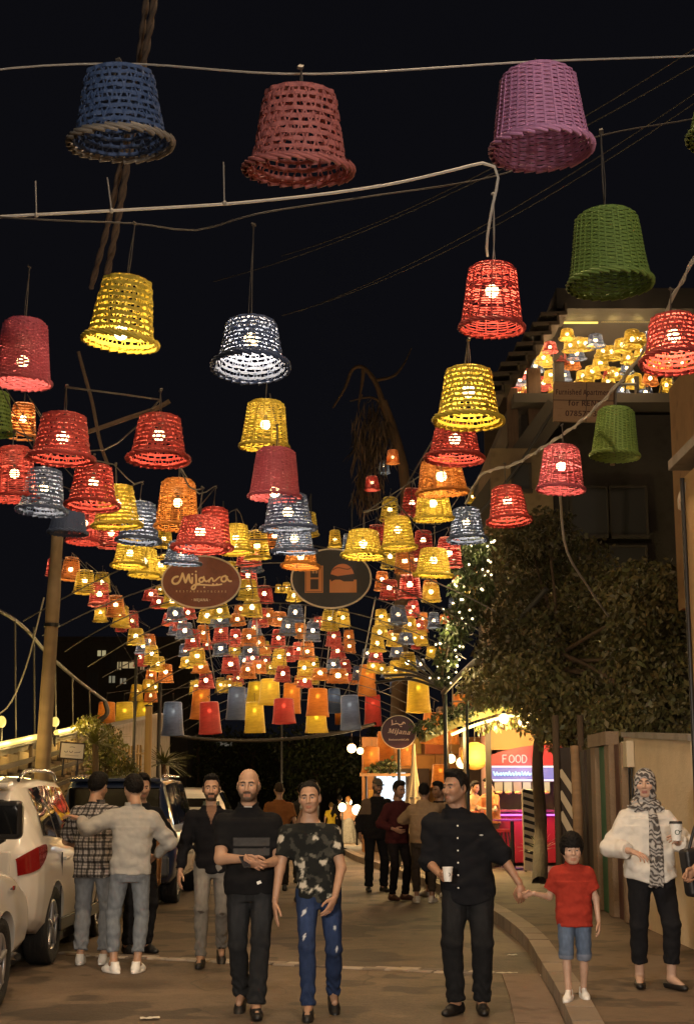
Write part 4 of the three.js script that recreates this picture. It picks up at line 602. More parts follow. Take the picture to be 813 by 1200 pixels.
// ---------- right: apartment building with lit terrace and outside stair ----------
const broadPlaster = plasterTint.clone(); broadPlaster.repeat.set(0.3, 0.3); broadPlaster.needsUpdate = true;
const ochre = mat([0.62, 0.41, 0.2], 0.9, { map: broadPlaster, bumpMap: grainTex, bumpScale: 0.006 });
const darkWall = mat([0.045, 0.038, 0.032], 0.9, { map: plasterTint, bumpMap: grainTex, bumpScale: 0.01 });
{
  const t = thing('apartment_building', 'dark apartment building behind the street tree, with a lantern terrace on top', 'building');
  const ZF = -33, P = (x, y, z = ZF) => atZ(x, y, z), fl = P(700, 474).y;
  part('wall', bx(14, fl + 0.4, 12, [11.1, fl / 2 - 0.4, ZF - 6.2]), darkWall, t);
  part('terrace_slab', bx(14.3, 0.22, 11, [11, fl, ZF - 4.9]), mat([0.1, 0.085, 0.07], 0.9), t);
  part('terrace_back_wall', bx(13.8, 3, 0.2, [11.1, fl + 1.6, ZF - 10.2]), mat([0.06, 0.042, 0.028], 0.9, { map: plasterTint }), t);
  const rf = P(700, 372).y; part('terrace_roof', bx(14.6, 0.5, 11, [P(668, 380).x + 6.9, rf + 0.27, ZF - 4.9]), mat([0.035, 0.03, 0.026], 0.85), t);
  const col = (x, y0, y1, w, m) => { const a = P(x, y0), b = P(x, y1); part('column', bx(w, a.y - b.y, w, [a.x, (a.y + b.y) / 2, a.z - 0.1]), m, t); };
  col(653, 376, 480, 0.24, darkWall); col(746, 440, 470, 0.1, darkWall); col(600, 455, 600, 0.24, M.wood); col(625, 432, 540, 0.3, M.wood); col(790, 380, 470, 0.16, darkWall);
  for (const [x0, y0, x1, y1] of [[690, 452, 745, 450], [690, 474, 813, 470]]) part('railing', bar(P(x0, y0, ZF + 0.1), P(x1, y1, ZF + 0.1), 0.035, 8), M.pipe, t);
  for (let i = 0; i < 9; i++) { const a = P(690 + i * 14, 474, ZF + 0.1), b = P(690 + i * 14, 452, ZF + 0.1); part('baluster', bar(a, b, 0.018, 6), M.blackMetal, t); }
  const tubeGlow = glowMat([1, 0.72, 0.12], 0.9);
  for (const [x0, x1, y] of [[658, 700, 378], [704, 762, 376]]) { part('strip_lamp', bar(P(x0, y, ZF - 0.4), P(x1, y, ZF - 0.4), 0.03, 8), tubeGlow, t); for (const q of [0.25, 0.75]) { const L = new THREE.PointLight(lin(1, 0.7, 0.2), 0.25, 0, 2); L.position.copy(P(lerp(x0, x1, q), y + 3, ZF - 0.2)); L.castShadow = true; L.shadow.radius = 5; L.name = 'strip_lamp_light'; t.add(L); } }
  // stair: sawtooth treads climbing to the right, on a stout stringer
  const st = mat([0.08, 0.06, 0.045], 0.9, { map: plasterTint });
  for (let i = 0; i < 9; i++) { const q = i / 8, a = P(lerp(572, 645, q), lerp(468, 376, q), ZF + 0.4); part('tread', bx(0.62, 0.09, 1.1, [a.x, a.y, a.z], [0, 0, 0.05]), st, t); part('riser', bx(0.05, 0.22, 1.1, [a.x + 0.28, a.y + 0.15, a.z]), st, t); }
  part('stringer', beam(P(558, 486, ZF - 0.2), P(652, 366, ZF - 0.2), 0.25, 0.32), darkWall, t);
  part('ramp_beam', [beam(P(548, 620, ZF + 0.5), P(652, 478, ZF + 0.5), 0.3, 0.55)], mat([0.06, 0.05, 0.04], 0.9), t);
  part('handrail', tube([P(556, 608, ZF + 1.1), P(600, 556, ZF + 1.1), P(655, 470, ZF + 1.1)], 0.035, 8, 6), M.pipe, t);
  part('lower_house_wall', bx(1.4, P(600, 525).y + 0.4, 3, [P(606, 560).x, P(600, 525).y / 2 - 0.4, ZF - 0.7]), mat([0.2, 0.14, 0.08], 0.9, { map: plasterTint }), t);
  for (const [x, y, w, h] of [[610, 560, 0.34, 0.55], [690, 600, 0.8, 1.1], [735, 600, 0.8, 1.1], [690, 670, 0.8, 1.1], [735, 670, 0.8, 1.1]]) { const p = P(x, y, ZF + 0.86 * (x === 610)), win = part('window', bx(w, h, 0.06, [p.x, p.y, p.z + 0.03]), M.dark, t); part('window_frame', [bx(w + 0.12, 0.06, 0.1, [p.x, p.y + h / 2 + 0.03, p.z + 0.04]), bx(w + 0.16, 0.08, 0.14, [p.x, p.y - h / 2 - 0.04, p.z + 0.05]), bx(0.06, h, 0.1, [p.x - w / 2 - 0.03, p.y, p.z + 0.04]), bx(0.06, h, 0.1, [p.x + w / 2 + 0.03, p.y, p.z + 0.04])], darkWall, win); }
}
{
  const c = at(683, 471, 30), W = 1.24, H = 0.86, t = thing('rental_sign', 'weathered board offering a furnished apartment, under the lantern terrace', 'sign', c, -0.12); t.rotation.z = -0.05;
  part('board', bx(W, H, 0.05, [0, 0, -0.028], [0, 0, 0], 0.008), M.wood, t);
  part('lettering', faceGeo(W * 0.985, H * 0.98), signBoard(W, H, (x, w, h) => {
    x.fillStyle = '#a98462'; x.fillRect(0, 0, w, h); const n = rng(8); for (let i = 0; i < 260; i++) { x.fillStyle = `rgba(${n() < 0.5 ? '70,40,25' : '200,165,130'},0.08)`; x.fillRect(n() * w, n() * h, 10 + n() * 60, 2 + n() * 8); }
    x.fillStyle = '#4d2317'; x.textAlign = 'center'; x.font = `bold ${h * 0.185}px sans-serif`; x.fillText('Furnished Apartment', w * 0.5, h * 0.32, w * 0.94); x.font = `bold ${h * 0.19}px sans-serif`; x.fillText('for RENT', w * 0.52, h * 0.6); x.fillText('078572 34', w * 0.5, h * 0.86, w * 0.6);
  }, 512), t);
  part('seam', [bx(W, 0.012, 0.01, [0, 0.03, 0.004]), bx(0.012, H, 0.01, [0.06, 0, 0.004])], M.darkWood, t);
  part('post', bx(0.09, 1.6, 0.09, [0.62, -0.5, -0.1]), M.wood, t);
}
// ---------- right: ochre house and low wall, doors ----------
const X3 = 3.2;
{
  const A = atX(803, 640, X3 - 0.06), h = atX(803, 574, X3 - 0.06).y, t = thing('ochre_house', 'smooth ochre house wall at the right edge, behind the woman in white', 'house');
  part('wall', bx(3, h + 0.2, 26, [X3 - 0.06 + 1.5, h / 2 - 0.1 + KH, A.z + 13]), ochre, t);
  part('plinth', bx(0.03, 0.22, 25.9, [X3 - 0.07, KH + 0.08, A.z + 13]), mat([0.3, 0.2, 0.11], 0.9, { map: plasterTint }), t);
  part('roof_edge', bx(3.2, 0.09, 26.1, [X3 + 1.42, h + 0.26, A.z + 13]), M.concrete, t);
  part('drain_pipe', bar(V(X3 - 0.1, KH, A.z + 0.14), V(X3 - 0.1, h + 0.1, A.z + 0.14), 0.022, 8), M.blackMetal, t);
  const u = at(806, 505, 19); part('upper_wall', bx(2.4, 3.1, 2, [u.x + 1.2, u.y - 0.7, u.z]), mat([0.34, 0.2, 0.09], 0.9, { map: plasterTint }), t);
  // cloth bundle curling over the roof edge
  part('roof_cover', tube([at(800, 596, 13.6), at(800, 582, 13.55), at(806, 570, 13.5), at(814, 562, 13.4)], 0.05, 8, 6), mat([0.6, 0.55, 0.48], 0.9), t);
}
{
  const a = atX(803, 869, X3 + 0.08), b = atX(730, 864, X3 + 0.08), t = thing('low_wall', 'pale plastered garden wall behind the woman in the headscarf', 'wall');
  const z0 = a.z + 0.2, z1 = b.z, s = new THREE.Shape([[-z0, KH - 0.1], [-z1, KH - 0.1], [-z1, b.y], [-z0, a.y]].map(([p, q]) => new THREE.Vector2(p, q))), g = new THREE.ExtrudeGeometry(s, { depth: 0.22, bevelEnabled: false }); g.rotateY(Math.PI / 2); g.translate(X3 + 0.08, 0, 0);
  part('wall', g, mat([0.7, 0.57, 0.39], 0.9, { map: broadPlaster, bumpMap: grainTex, bumpScale: 0.006 }), t);
  part('coping', beam(V(X3 + 0.19, a.y + 0.03, z0), V(X3 + 0.19, b.y + 0.03, z1), 0.28, 0.06), M.concrete, t);
  const c = atX(737, 884, X3 + 0.05); part('meter_box', bx(0.09, 0.3, 0.34, [X3 + 0.03, c.y, c.z], [0, 0, 0], 0.01), mat([0.55, 0.47, 0.34], 0.6), t);
  part('conduit', tube([V(X3 + 0.05, c.y - 0.15, c.z - 0.08), V(X3 + 0.05, c.y - 0.55, c.z - 0.08), V(X3 + 0.05, c.y - 0.6, c.z + 0.02), V(X3 + 0.05, c.y - 0.5, c.z + 0.1), V(X3 + 0.05, c.y - 0.15, c.z + 0.1)], 0.014, 6, 6), M.blackMetal, t);
}
{
  const ZX = (x) => atX(x, 900, X3).z, slab = (x0, x1, dx, m, parent, name, h0 = 0) => { const z0 = ZX(x0), z1 = ZX(x1); return part(name, bx(0.08, 2.02 - h0, Math.abs(z1 - z0) - 0.01, [X3 + dx, KH + 1.01 + h0 / 2, (z0 + z1) / 2], [0, 0, 0], 0.008), m, parent); };
  const stoneM = mat([0.24, 0.165, 0.105], 0.9, { map: plasterTint, bumpMap: grainTex, bumpScale: 0.01 });
  const g = thing('green_door', 'narrow green metal door set between stone jambs left of the woman', 'door');
  slab(701, 712.5, 0.05, mat([0.012, 0.12, 0.06], 0.45), g, 'door_leaf'); slab(696, 701, -0.01, stoneM, g, 'jamb'); slab(712.5, 718, -0.01, stoneM, g, 'jamb');
  part('lintel', bx(0.16, 0.16, Math.abs(ZX(696) - ZX(718)), [X3, KH + 2.1, (ZX(696) + ZX(718)) / 2]), stoneM, g);
  const rd = thing('dark_red_door', 'dark red door with pale scratches beside the meter box', 'door'); const leaf = slab(718.5, 728.5, 0.05, mat([0.06, 0.012, 0.012], 0.4), rd, 'door_leaf'); const hz = ZX(724); part('handle', [bx(0.03, 0.24, 0.03, [X3 - 0.01, 1.1, hz], [0.1, 0, 0], 0.008), bx(0.03, 0.1, 0.02, [X3 - 0.01, 1.32, hz + 0.12], [0.2, 0, 0], 0.006)], mat([0.6, 0.58, 0.54], 0.4), leaf); slab(729, 731.5, 0, stoneM, rd, 'jamb');
  const b = thing('timber_frame', 'tall pale timber leaning in a dark doorway behind the boy', 'timber'); part('plank', limb([V(X3 - 0.15, KH, ZX(684)), V(X3 - 0.12, 1.2, ZX(685)), V(X3 - 0.1, 2.2, ZX(682))], 0.08, 0.06, 7), mat([0.34, 0.21, 0.11], 0.8, { map: woodTint }), b); slab(687, 696, 0.04, M.darkWood, b, 'door_leaf'); slab(676, 683, 0.06, M.darkWood, b, 'door_leaf');
}
{ // dark gate with slanting pale boards, beyond the doors
  const t = thing('slatted_gate', 'dark gate with slanting pale boards beside the timber frame', 'gate'), Z = -21.6, m = mat([0.62, 0.5, 0.34], 0.7), P = (x, y) => atZ(x, y, Z);
  part('panel', bx(0.36, 2.1, 0.05, [P(666, 950).x, KH + 1.05, Z - 0.05]), M.darkWood, t);
  for (const [x0, y0, x1, y1] of [[655, 903, 676, 934], [655, 928, 673, 958], [656, 952, 671, 980]]) part('board', beam(P(x0, y0), P(x1, y1), 0.03, 0.085), m, t);
  for (const x of [652, 681]) part('gate_post', bar(V(P(x, 900).x, KH, Z), V(P(x, 900).x, 2.7, Z), 0.05, 8), bark, t);
}
// ---------- café front: kiosk, awning, lamps ----------
const warm = (parent, p, I, rgb = [1, 0.55, 0.2], rad = 6) => { const L = new THREE.PointLight(lin(...rgb), I, 0, 2); L.position.copy(p); L.castShadow = true; L.shadow.radius = rad; L.name = 'lamp_light'; parent.add(L); };
{
  const t = thing('cafe_building', 'orange lit café front under the awning beyond the parasol', 'building');
  const om = mat([0.24, 0.12, 0.05], 0.9, { map: plasterTint, bumpMap: grainTex, bumpScale: 0.01 }), Z = -40, P = (x, y) => atZ(x, y, Z), r = rng(14);
  part('wall', bx(P(660, 900).x - P(424, 900).x, 3.2, 0.5, [(P(660, 900).x + P(424, 900).x) / 2, 1.45, Z - 0.3]), om, t);
  for (let row = 0; row < 6; row++) for (let i = 0; i < 9; i++) { const w = 0.5 + 0.15 * r(); part('stone', bx(w, 0.42, 0.08, [P(430, 900).x + 0.3 + i * 0.62 + (row % 2) * 0.3, 0.5 + row * 0.46, Z + 0.0 + 0.03 * r()], [0, 0, 0], 0.02), mat([0.2 + 0.16 * r(), 0.1 + 0.08 * r(), 0.04], 0.9, { map: plasterTint }), t); }
  for (const [x, y, w, h] of [[470, 930, 1.5, 2.2], [545, 930, 1.3, 2.2]]) { const p = P(x, y); part('doorway', bx(w, h, 0.12, [p.x, 1.1, Z + 0.1]), M.darkWood, t); }
}
{
  const t = thing('food_kiosk', 'glowing food kiosk with dark red sign and blue lit panel behind the trunk', 'kiosk'), zc = 31, P = (x, y, d = 0) => at(x, y, zc + d), W = P(660, 885).x - P(573, 885).x, cx = P(616, 885).x;
  const c = P(600, 885);
  part('back_wall', bx(W, 2.9, 0.1, [cx, 1.45 + KH, c.z - 1.4]), mat([0.16, 0.05, 0.04], 0.8), t); part('side_wall', bx(0.08, 2.9, 1.5, [cx - W / 2, 1.45 + KH, c.z - 0.7]), mat([0.1, 0.05, 0.04], 0.7), t); part('side_wall', bx(0.08, 2.9, 1.5, [cx + W / 2, 1.45 + KH, c.z - 0.7]), mat([0.1, 0.05, 0.04], 0.7), t);
  // red sign with curved upper edge
  const s = new THREE.Shape(), y0 = P(600, 897).y - c.y, y1 = P(600, 880).y - c.y, y2 = P(600, 873).y - c.y; s.moveTo(cx - W / 2 - c.x, y0); s.lineTo(cx + W / 2 - c.x, y0); s.lineTo(cx + W / 2 - c.x, y2); s.quadraticCurveTo(cx - c.x, y2 + 0.06, cx - W / 2 - c.x, y1 - 0.1);
  const sg = new THREE.ExtrudeGeometry(s, { depth: 0.08, bevelEnabled: false }); sg.translate(c.x, c.y, c.z); part('sign_panel', sg, mat([0.3, 0.012, 0.025], 0.45), t);
  part('fascia', bx(W, 0.42, 0.06, [cx, P(600, 868).y + 0.02, c.z - 0.06]), mat([0.34, 0.2, 0.08], 0.7), t);
  const neon = glowMat([1, 0.6, 0.55], 0.7), letters = { F: [[[0, 0], [0, 1]], [[0, 1], [0.6, 1]], [[0, 0.52], [0.5, 0.52]]], D: [[[0, 0], [0, 1]], [[0, 1], [0.4, 0.95], [0.66, 0.5], [0.4, 0.05], [0, 0]]], O: [[[0.35, 0], [0.05, 0.2], [0, 0.5], [0.05, 0.8], [0.35, 1], [0.65, 0.8], [0.72, 0.5], [0.65, 0.2], [0.35, 0]]] };
  [...'FOOD'].forEach((ch, i) => { const o = P(588 + i * 7.6, 894); part('neon_letter', letters[ch].map((l) => tube(l.map(([a, b]) => V(o.x + a * 0.14, o.y + b * 0.16, c.z + 0.11)), 0.011, 5, 5)), neon, t); });
  for (const [y, k] of [[898.5, [1, 0.78, 0.74]], [914.5, [1, 0.74, 0.9]]]) { const p = P(600, y); part('tube_lamp', bar(V(cx - W / 2 + 0.05, p.y, c.z + 0.05), V(cx + W / 2 - 0.05, p.y, c.z + 0.05), 0.02, 8), glowMat(k, 0.8), t); }
  const by = P(600, 906.5).y; part('blue_panel', bx(W - 0.06, 0.26, 0.05, [cx, by, c.z]), glowMat([0.015, 0.04, 0.32], 1), t);
  { const r = rng(17); for (let i = 0; i < 5; i++) { const o = P(581 + i * 11, 907), gs = []; for (let k = 0; k < 3; k++) { const a = V(o.x - 0.07 + k * 0.065, o.y, c.z + 0.05); gs.push(tube([a.clone().add(V(0, 0.05 * r() + 0.02, 0)), a.clone().add(V(0.03, -0.04, 0)), a.clone().add(V(0.05, 0.03 * r(), 0)), a.clone().add(V(0.01, 0.0, 0))], 0.016, 5, 3)); } part('neon_word', gs, glowMat([0.35, 0.7, 1], 0.9), t); } }
  { const r = rng(19), my = P(600, 922).y; for (let i = 0; i < 6; i++) { const x = P(583 + i * 11, 922).x; part('menu_picture', bx(0.17, 0.2, 0.02, [x, my, c.z + 0.02]), glowMat([[1, 0.6, 0.2], [1, 0.75, 0.35], [0.9, 0.4, 0.2], [1, 0.8, 0.5]][i % 4], 0.3), t); part('tray', sph(0.07, [x, my - 0.12, c.z + 0.1], [1.1, 0.5, 1], 10), mat([0.5, 0.3, 0.1], 0.6), t); } }
  part('counter', bx(W + 0.1, 1.02, 0.6, [cx, 0.51 + KH, c.z + 0.1], [0, 0, 0], 0.02), mat([0.28, 0.015, 0.03], 0.25), t); part('counter_top', bx(W + 0.2, 0.05, 0.72, [cx, 1.06 + KH, c.z + 0.1], [0, 0, 0], 0.01), mat([0.2, 0.03, 0.1], 0.15), t);
  part('neon_strip', bar(V(cx - W / 2, KH + 0.98, c.z + 0.46), V(cx + W / 2, KH + 0.98, c.z + 0.46), 0.018, 8), glowMat([0.62, 0.12, 1], 1.1), t); warm(t, V(cx, KH + 1.02, c.z + 0.62), 0.8, [0.62, 0.15, 1], 5);
  warm(t, V(cx, by + 0.1, c.z + 0.45), 0.6, [1, 0.5, 0.6], 8); warm(t, V(cx - 0.2, by + 0.5, c.z + 0.9), 0.9, [1, 0.6, 0.3], 6);
}
{ // round café table, glowing pink and violet, in front of the kiosk
  const b = at(600, 985, 28.5); b.y = KH + dip(b.z); const mk = (p, label, rgb) => { const t = thing('cafe_table', label, 'table', p, 0, 'café tables'); part('tabletop', [cyl(0.42, 0.42, 0.03, [0, 0.95, 0], [0, 0, 0], 24)], phys(rgb, 0.15, { clearcoat: 0.6 }), t); part('column', cyl(0.04, 0.035, 0.93, [0, 0.47, 0]), M.blackMetal, t); part('foot', cyl(0.24, 0.2, 0.025, [0, 0.012, 0]), M.blackMetal, t); };
  mk(b, 'round violet high table in front of the food kiosk', [0.32, 0.05, 0.42]); mk(at(572, 965, 30).setY(KH + dip(-30)), 'round red high table beside the man in orange', [0.45, 0.05, 0.08]);
  const st = thing('bar_stool', 'dark red bar stool in front of the kiosk counter', 'stool', at(590, 990, 29.4).setY(KH + dip(-29))); part('seat', cyl(0.17, 0.18, 0.06, [0, 0.72, 0]), mat([0.3, 0.02, 0.03], 0.4), st); for (let i = 0; i < 4; i++) { const a = i * Math.PI / 2 + 0.5; part('leg', bar(V(Math.cos(a) * 0.2, 0, Math.sin(a) * 0.2), V(Math.cos(a) * 0.1, 0.7, Math.sin(a) * 0.1), 0.015, 6), M.blackMetal, st); } part('ring', new THREE.TorusGeometry(0.16, 0.01, 5, 18).rotateX(Math.PI / 2).translate(0, 0.28, 0), M.blackMetal, st);
  const z = at(624, 941, 27.5), lb = thing('striped_board', 'folding board with black and cream stripes against the tree trunk', 'board', V(z.x, KH + dip(z.z), z.z), 0.3); lb.rotation.x = -0.08;
  part('board', bx(0.42, 1.5, 0.04, [0, 0.78, 0], [0, 0, 0], 0.01), mat([0.66, 0.55, 0.4], 0.7), lb); for (let i = 0; i < 10; i++) part('stripe', bx(0.4, 0.06, 0.012, [0, 0.2 + i * 0.14, 0.024], [0, 0, -0.25]), M.dark, lb); part('strut', bar(V(0, 0.02, -0.4), V(0, 1.2, -0.02), 0.02, 6), M.darkWood, lb);
  spiky('pale spotted plant at the foot of the street tree trunk', V(z.x + 0.05, KH + 0.35, z.z + 0.5), 46, 0.5, mat([0.5, 0.46, 0.3], 0.7), 44, 0.8);
}
{ // arched awning with vines and lights
  const t = thing('awning', 'arched awning overgrown with vines, lit yellow along its edge', 'awning'), c = [[498, 872, 28], [520, 862, 28.2], [545, 851, 28.4], [572, 842, 28.8], [600, 836, 29.4], [640, 834, 30.4]].map((a) => at(...a));
  const cc = new THREE.CatmullRomCurve3(c), pos = [], ix = []; const n = 24; for (let i = 0; i <= n; i++) { const p = cc.getPointAt(i / n); for (const [dy, dz] of [[0.22, 0], [0.04, 0.05], [0.14, -2.6], [0.3, -2.6]]) { pos.push(p.x, p.y + dy, p.z + dz); } if (i) for (let k = 0; k < 4; k++) { const a = (i - 1) * 4 + k, b = (i - 1) * 4 + (k + 1) % 4; ix.push(a, b, a + 4, b, b + 4, a + 4); } }
  const g = new THREE.BufferGeometry(); g.setAttribute('position', new THREE.Float32BufferAttribute(pos, 3)); g.setIndex(ix); const g2 = g.toNonIndexed(); g2.computeVertexNormals(); part('canopy', mg([g2]), mat([0.34, 0.26, 0.08], 0.8, { map: plasterTint }), t);
  part('light_strip', tube(cc.getSpacedPoints(24).slice(4, 19).map((p) => p.clone().add(V(0, -0.05, 0.08))), 0.032, 6, 2), glowMat([1, 0.8, 0.22], 2.6), t);
  const cl = cc.getSpacedPoints(13).map((p, i) => ({ x: p.x, y: p.y + 0.32, z: p.z - 0.1 * (i % 3), r: 0.27, s: 0.7 })); part('vine', leaves(cl, 2300, 0.1, 41, 0.4), LEAF.ivy, t, 'stuff'); part('vine', leaves(cc.getSpacedPoints(8).slice(3).map((p) => ({ x: p.x, y: p.y - 0.12, z: p.z + 0.1, r: 0.15, s: 1 })), 260, 0.1, 42, 1), LEAF.yellow, t, 'stuff');
  for (const x of [545, 571]) { const p = at(x, 850, 28.6); part('post', bx(0.11, p.y - KH, 0.11, [p.x, (p.y + KH) / 2, p.z]), M.darkWood, t); }
  for (const q of [0.25, 0.5, 0.78]) warm(t, cc.getPointAt(q).add(V(0, -0.22, 0.05)), 7, [1, 0.66, 0.24], 8);
}
{
  const gl = glowMat([1, 0.62, 0.25], 5), mk = (x, y, zc, r, label, I, rgb = [1, 0.56, 0.22]) => { const p = at(x, y, zc), t = thing('globe_lamp', label, 'lamp', p, 0, 'globe lamps of the café'); part('globe', sph(r, [0, 0, 0], [1, 1, 1], 14), gl, t); part('cap', cyl(r * 0.4, r * 0.3, 0.06, [0, r + 0.02, 0]), M.blackMetal, t); part('flex', bar(V(0, r, 0), V(0, r + 0.5, 0), 0.006, 5), M.wire, t); warm(t, V(0, 0, 0), I, rgb, 6); };
  mk(528, 889, 31, 0.1, 'glowing globe lamp under the awning, nearest the hooded man', 12); mk(541, 894, 31, 0.12, 'larger glowing globe lamp under the awning, above the dark haired heads', 13); mk(590, 842, 28.2, 0.1, 'glowing globe lamp hung at the awning crest above the kiosk', 9, [1, 0.75, 0.35]); mk(613, 846, 28.2, 0.1, 'glowing globe lamp at the awning end beside the trunk', 6, [0.9, 0.9, 0.35]);
  mk(412, 877, 38, 0.12, 'glowing globe lamp in the dark leaves left of the cap', 9); mk(422, 880, 38, 0.09, 'smaller glowing globe lamp among leaves above the cap', 5);
  const std = (x, y, zc, r, label) => { const p = at(x, y, zc), t = thing('globe_stand', label, 'lamp', V(p.x, dip(p.z), p.z), 0, 'globe lamps on stands'); part('globe', sph(r, [0, p.y - dip(p.z), 0], [1, 1.1, 1], 14), glowMat([1, 0.8, 0.45], 3), t); part('stem', cyl(0.03, 0.025, p.y - dip(p.z) - r, [0, (p.y - dip(p.z) - r) / 2, 0]), M.blackMetal, t); part('foot', cyl(0.14, 0.1, 0.04, [0, 0.02, 0]), M.blackMetal, t); warm(t, V(0, p.y - dip(p.z), 0), 9, [1, 0.72, 0.36], 8); };
  std(401, 946, 46, 0.13, 'round white lamp on a stand, left of the woman in the long skirt'); std(418, 949, 45, 0.15, 'round white lamp on a stand, right of the woman in the long skirt'); std(409, 940, 50, 0.1, 'small yellow lamp on a stand behind the woman in the long skirt');
  // big straw disc shade, its light set just in front
  const p = at(556, 886, 29.5), t = thing('disc_shade', 'large round yellow straw shade hanging beside the kiosk sign', 'lampshade', p); const d = sph(0.3, [0, 0, 0], [1, 0.95, 0.35], 24); part('shade', d, phys([0.62, 0.42, 0.08], 0.9, { transmission: 0.5, thickness: 0, map: strawTex }), t); part('flex', bar(V(0, 0.28, 0), V(0, 0.7, 0), 0.008, 5), M.wire, t); warm(t, V(0, 0, 0.3), 1.4, [1, 0.7, 0.25], 5);
}
{ // closed parasol and lit menu screen
  const z = at(485, 930, 29), t = thing('closed_parasol', 'closed beige parasol standing behind the group of four men', 'parasol', V(z.x, KH + dip(z.z), z.z)), pts = []; const top = at(485, 874, 29).y - t.position.y, bot = at(485, 975, 29).y - t.position.y;
  const prof = [[0.01, top + 0.04], [0.035, top], [0.07, lerp(top, bot, 0.3)], [0.17, lerp(top, bot, 0.62)], [0.26, bot + 0.1], [0.27, bot], [0.2, bot - 0.03]].map(([a, b]) => new THREE.Vector2(a, b)), g = new THREE.LatheGeometry(new THREE.SplineCurve(prof).getPoints(24), 64), q = g.attributes.position;
  for (let i = 0; i < q.count; i++) { const a = Math.atan2(q.getZ(i), q.getX(i)), k = 1 + 0.22 * Math.sin(a * 8 + q.getY(i) * 1.3) * sstep(top, bot, q.getY(i)) - 0.1; q.setX(i, q.getX(i) * k); q.setZ(i, q.getZ(i) * k); } g.computeVertexNormals(); part('canopy', g, mat([0.55, 0.42, 0.28], 0.9, { map: plasterTint }), t);
  part('pole', cyl(0.03, 0.03, bot + 0.1, [0, (bot + 0.1) / 2, 0]), M.wood, t); part('tie', new THREE.TorusGeometry(0.15, 0.014, 5, 24).rotateX(Math.PI / 2).translate(0, lerp(top, bot, 0.6), 0), M.concrete, t); part('base', cyl(0.28, 0.26, 0.08, [0, 0.04, 0]), M.concrete, t);
  const s = at(458, 926, 33), sc = thing('menu_screen', 'bright white lit menu screen behind the man in the cap', 'screen', V(s.x, dip(s.z) + KH, s.z)); const hh = s.y - sc.position.y, sw = 0.66, sh = 0.78;
  part('cabinet', [bx(sw + 0.08, sh + 0.08, 0.1, [0, hh, -0.06], [0, 0, 0], 0.02), bx(0.5, hh - sh / 2, 0.12, [0, (hh - sh / 2) / 2, -0.06])], M.blackMetal, sc);
  const scr = new THREE.MeshStandardMaterial({ color: 0x222222, roughness: 0.3, emissive: 0xffffff, emissiveIntensity: 1.15, emissiveMap: canvasTex(128, 150, (x, w, h) => { x.fillStyle = '#cfe0ee'; x.fillRect(0, 0, w, h); x.fillStyle = '#8fa9bf'; for (let i = 0; i < 5; i++) x.fillRect(w * 0.2, h * (0.36 + i * 0.07), w * (0.3 + 0.09 * ((i * 7) % 4)), h * 0.028); x.fillStyle = '#b3c4d4'; x.fillRect(w * 0.55, h * 0.4, w * 0.24, h * 0.16); }) }); part('screen', faceGeo(sw, sh).translate(0, hh, 0.0), scr, sc);
  const L = new THREE.PointLight(lin(0.8, 0.92, 1), 1.6, 0, 2); L.position.set(0, hh, 0.25); L.shadow.radius = 14; L.castShadow = true; L.name = 'screen_light'; sc.add(L);
  const pl = at(455, 908, 32.6), pt = thing('planter', 'planter with dry plants on the ledge above the menu screen', 'planter', pl); part('ledge', bx(1.3, 0.06, 0.4, [0, 0, 0]), mat([0.3, 0.17, 0.08], 0.8), pt); part('plant', leaves([{ x: 0, y: 0.18, z: 0, r: 0.26, s: 0.7 }, { x: -0.3, y: 0.14, z: 0, r: 0.18, s: 0.7 }], 420, 0.1, 77), LEAF.ivy, pt, 'stuff'); part('bracket', [bar(V(-0.5, 0, 0), V(-0.5, -pl.y + KH, 0), 0.03, 6), bar(V(0.5, 0, 0), V(0.5, -pl.y + KH, 0), 0.03, 6)], M.blackMetal, pt);
}
// orange cloth shades along the café front
rowOf('cafe row', 'o c 434 866 907 23; o c 452 852 896 24; o c 477 862 897 19; o c 506 836 872 29; o c 541 812 838 27; o c 516 893 922 24; o c 545 868 900 12; o c 528 846 872 16');
{ // ivy with fairy lights over the arbour's right shoulder
  const pts = [[548, 655, 24.5, 0.35], [552, 690, 24.5, 0.4], [543, 720, 25, 0.35], [530, 745, 25.5, 0.3], [522, 770, 26.5, 0.25], [518, 792, 27.5, 0.22], [556, 640, 24.5, 0.3]], cl = clumpsAt(pts, 0.6, 8), b = atPlane(523, 1012, KH), t = thing('ivy', 'ivy climbing the arbour post, sprinkled with fairy lights', 'plant', b), lc = cl.map((c) => ({ ...c, x: c.x - b.x, y: c.y - b.y, z: c.z - b.z }));
  part('foliage', leaves(lc, 2600, 0.1, 51, 0.5), LEAF.ivy, t, 'stuff'); part('stem', limb([V(0, 0, 0), V(0.05, 1.6, 0.1), V(0, 2.9, 0.3), ...lc.slice(0, 6).reverse().map((c) => V(c.x, c.y, c.z))], 0.04, 0.02, 6), bark, t);
  const f = thing('fairy_lights', 'string of tiny warm fairy lights in the ivy beside the street tree', 'fairy lights', b), r = rng(88), bulb = new THREE.IcosahedronGeometry(0.02, 1), gm = glowMat([1, 0.8, 0.45], 2.6); const path = [];
  for (let i = 0; i < 56; i++) { const c = lc[Math.floor(r() * lc.length)], a = r() * 6.28, q = c.r * (0.7 + 0.5 * r()), p = V(c.x + Math.cos(a) * q, c.y + (r() - 0.5) * 2 * c.r, c.z + Math.abs(Math.sin(a)) * q); const m = part('fairy_bulb', bulb, gm, f); m.position.copy(p); path.push(p); } path.sort((p, q) => p.y - q.y); part('flex', tube(path.filter((_, i) => i % 3 === 0), 0.004, 4, 3), M.wire, f);
  for (const i of [8, 22, 36, 50]) warm(f, path[i].clone().add(V(0, 0, 0.15)), 0.7, [1, 0.75, 0.4], 3);
}
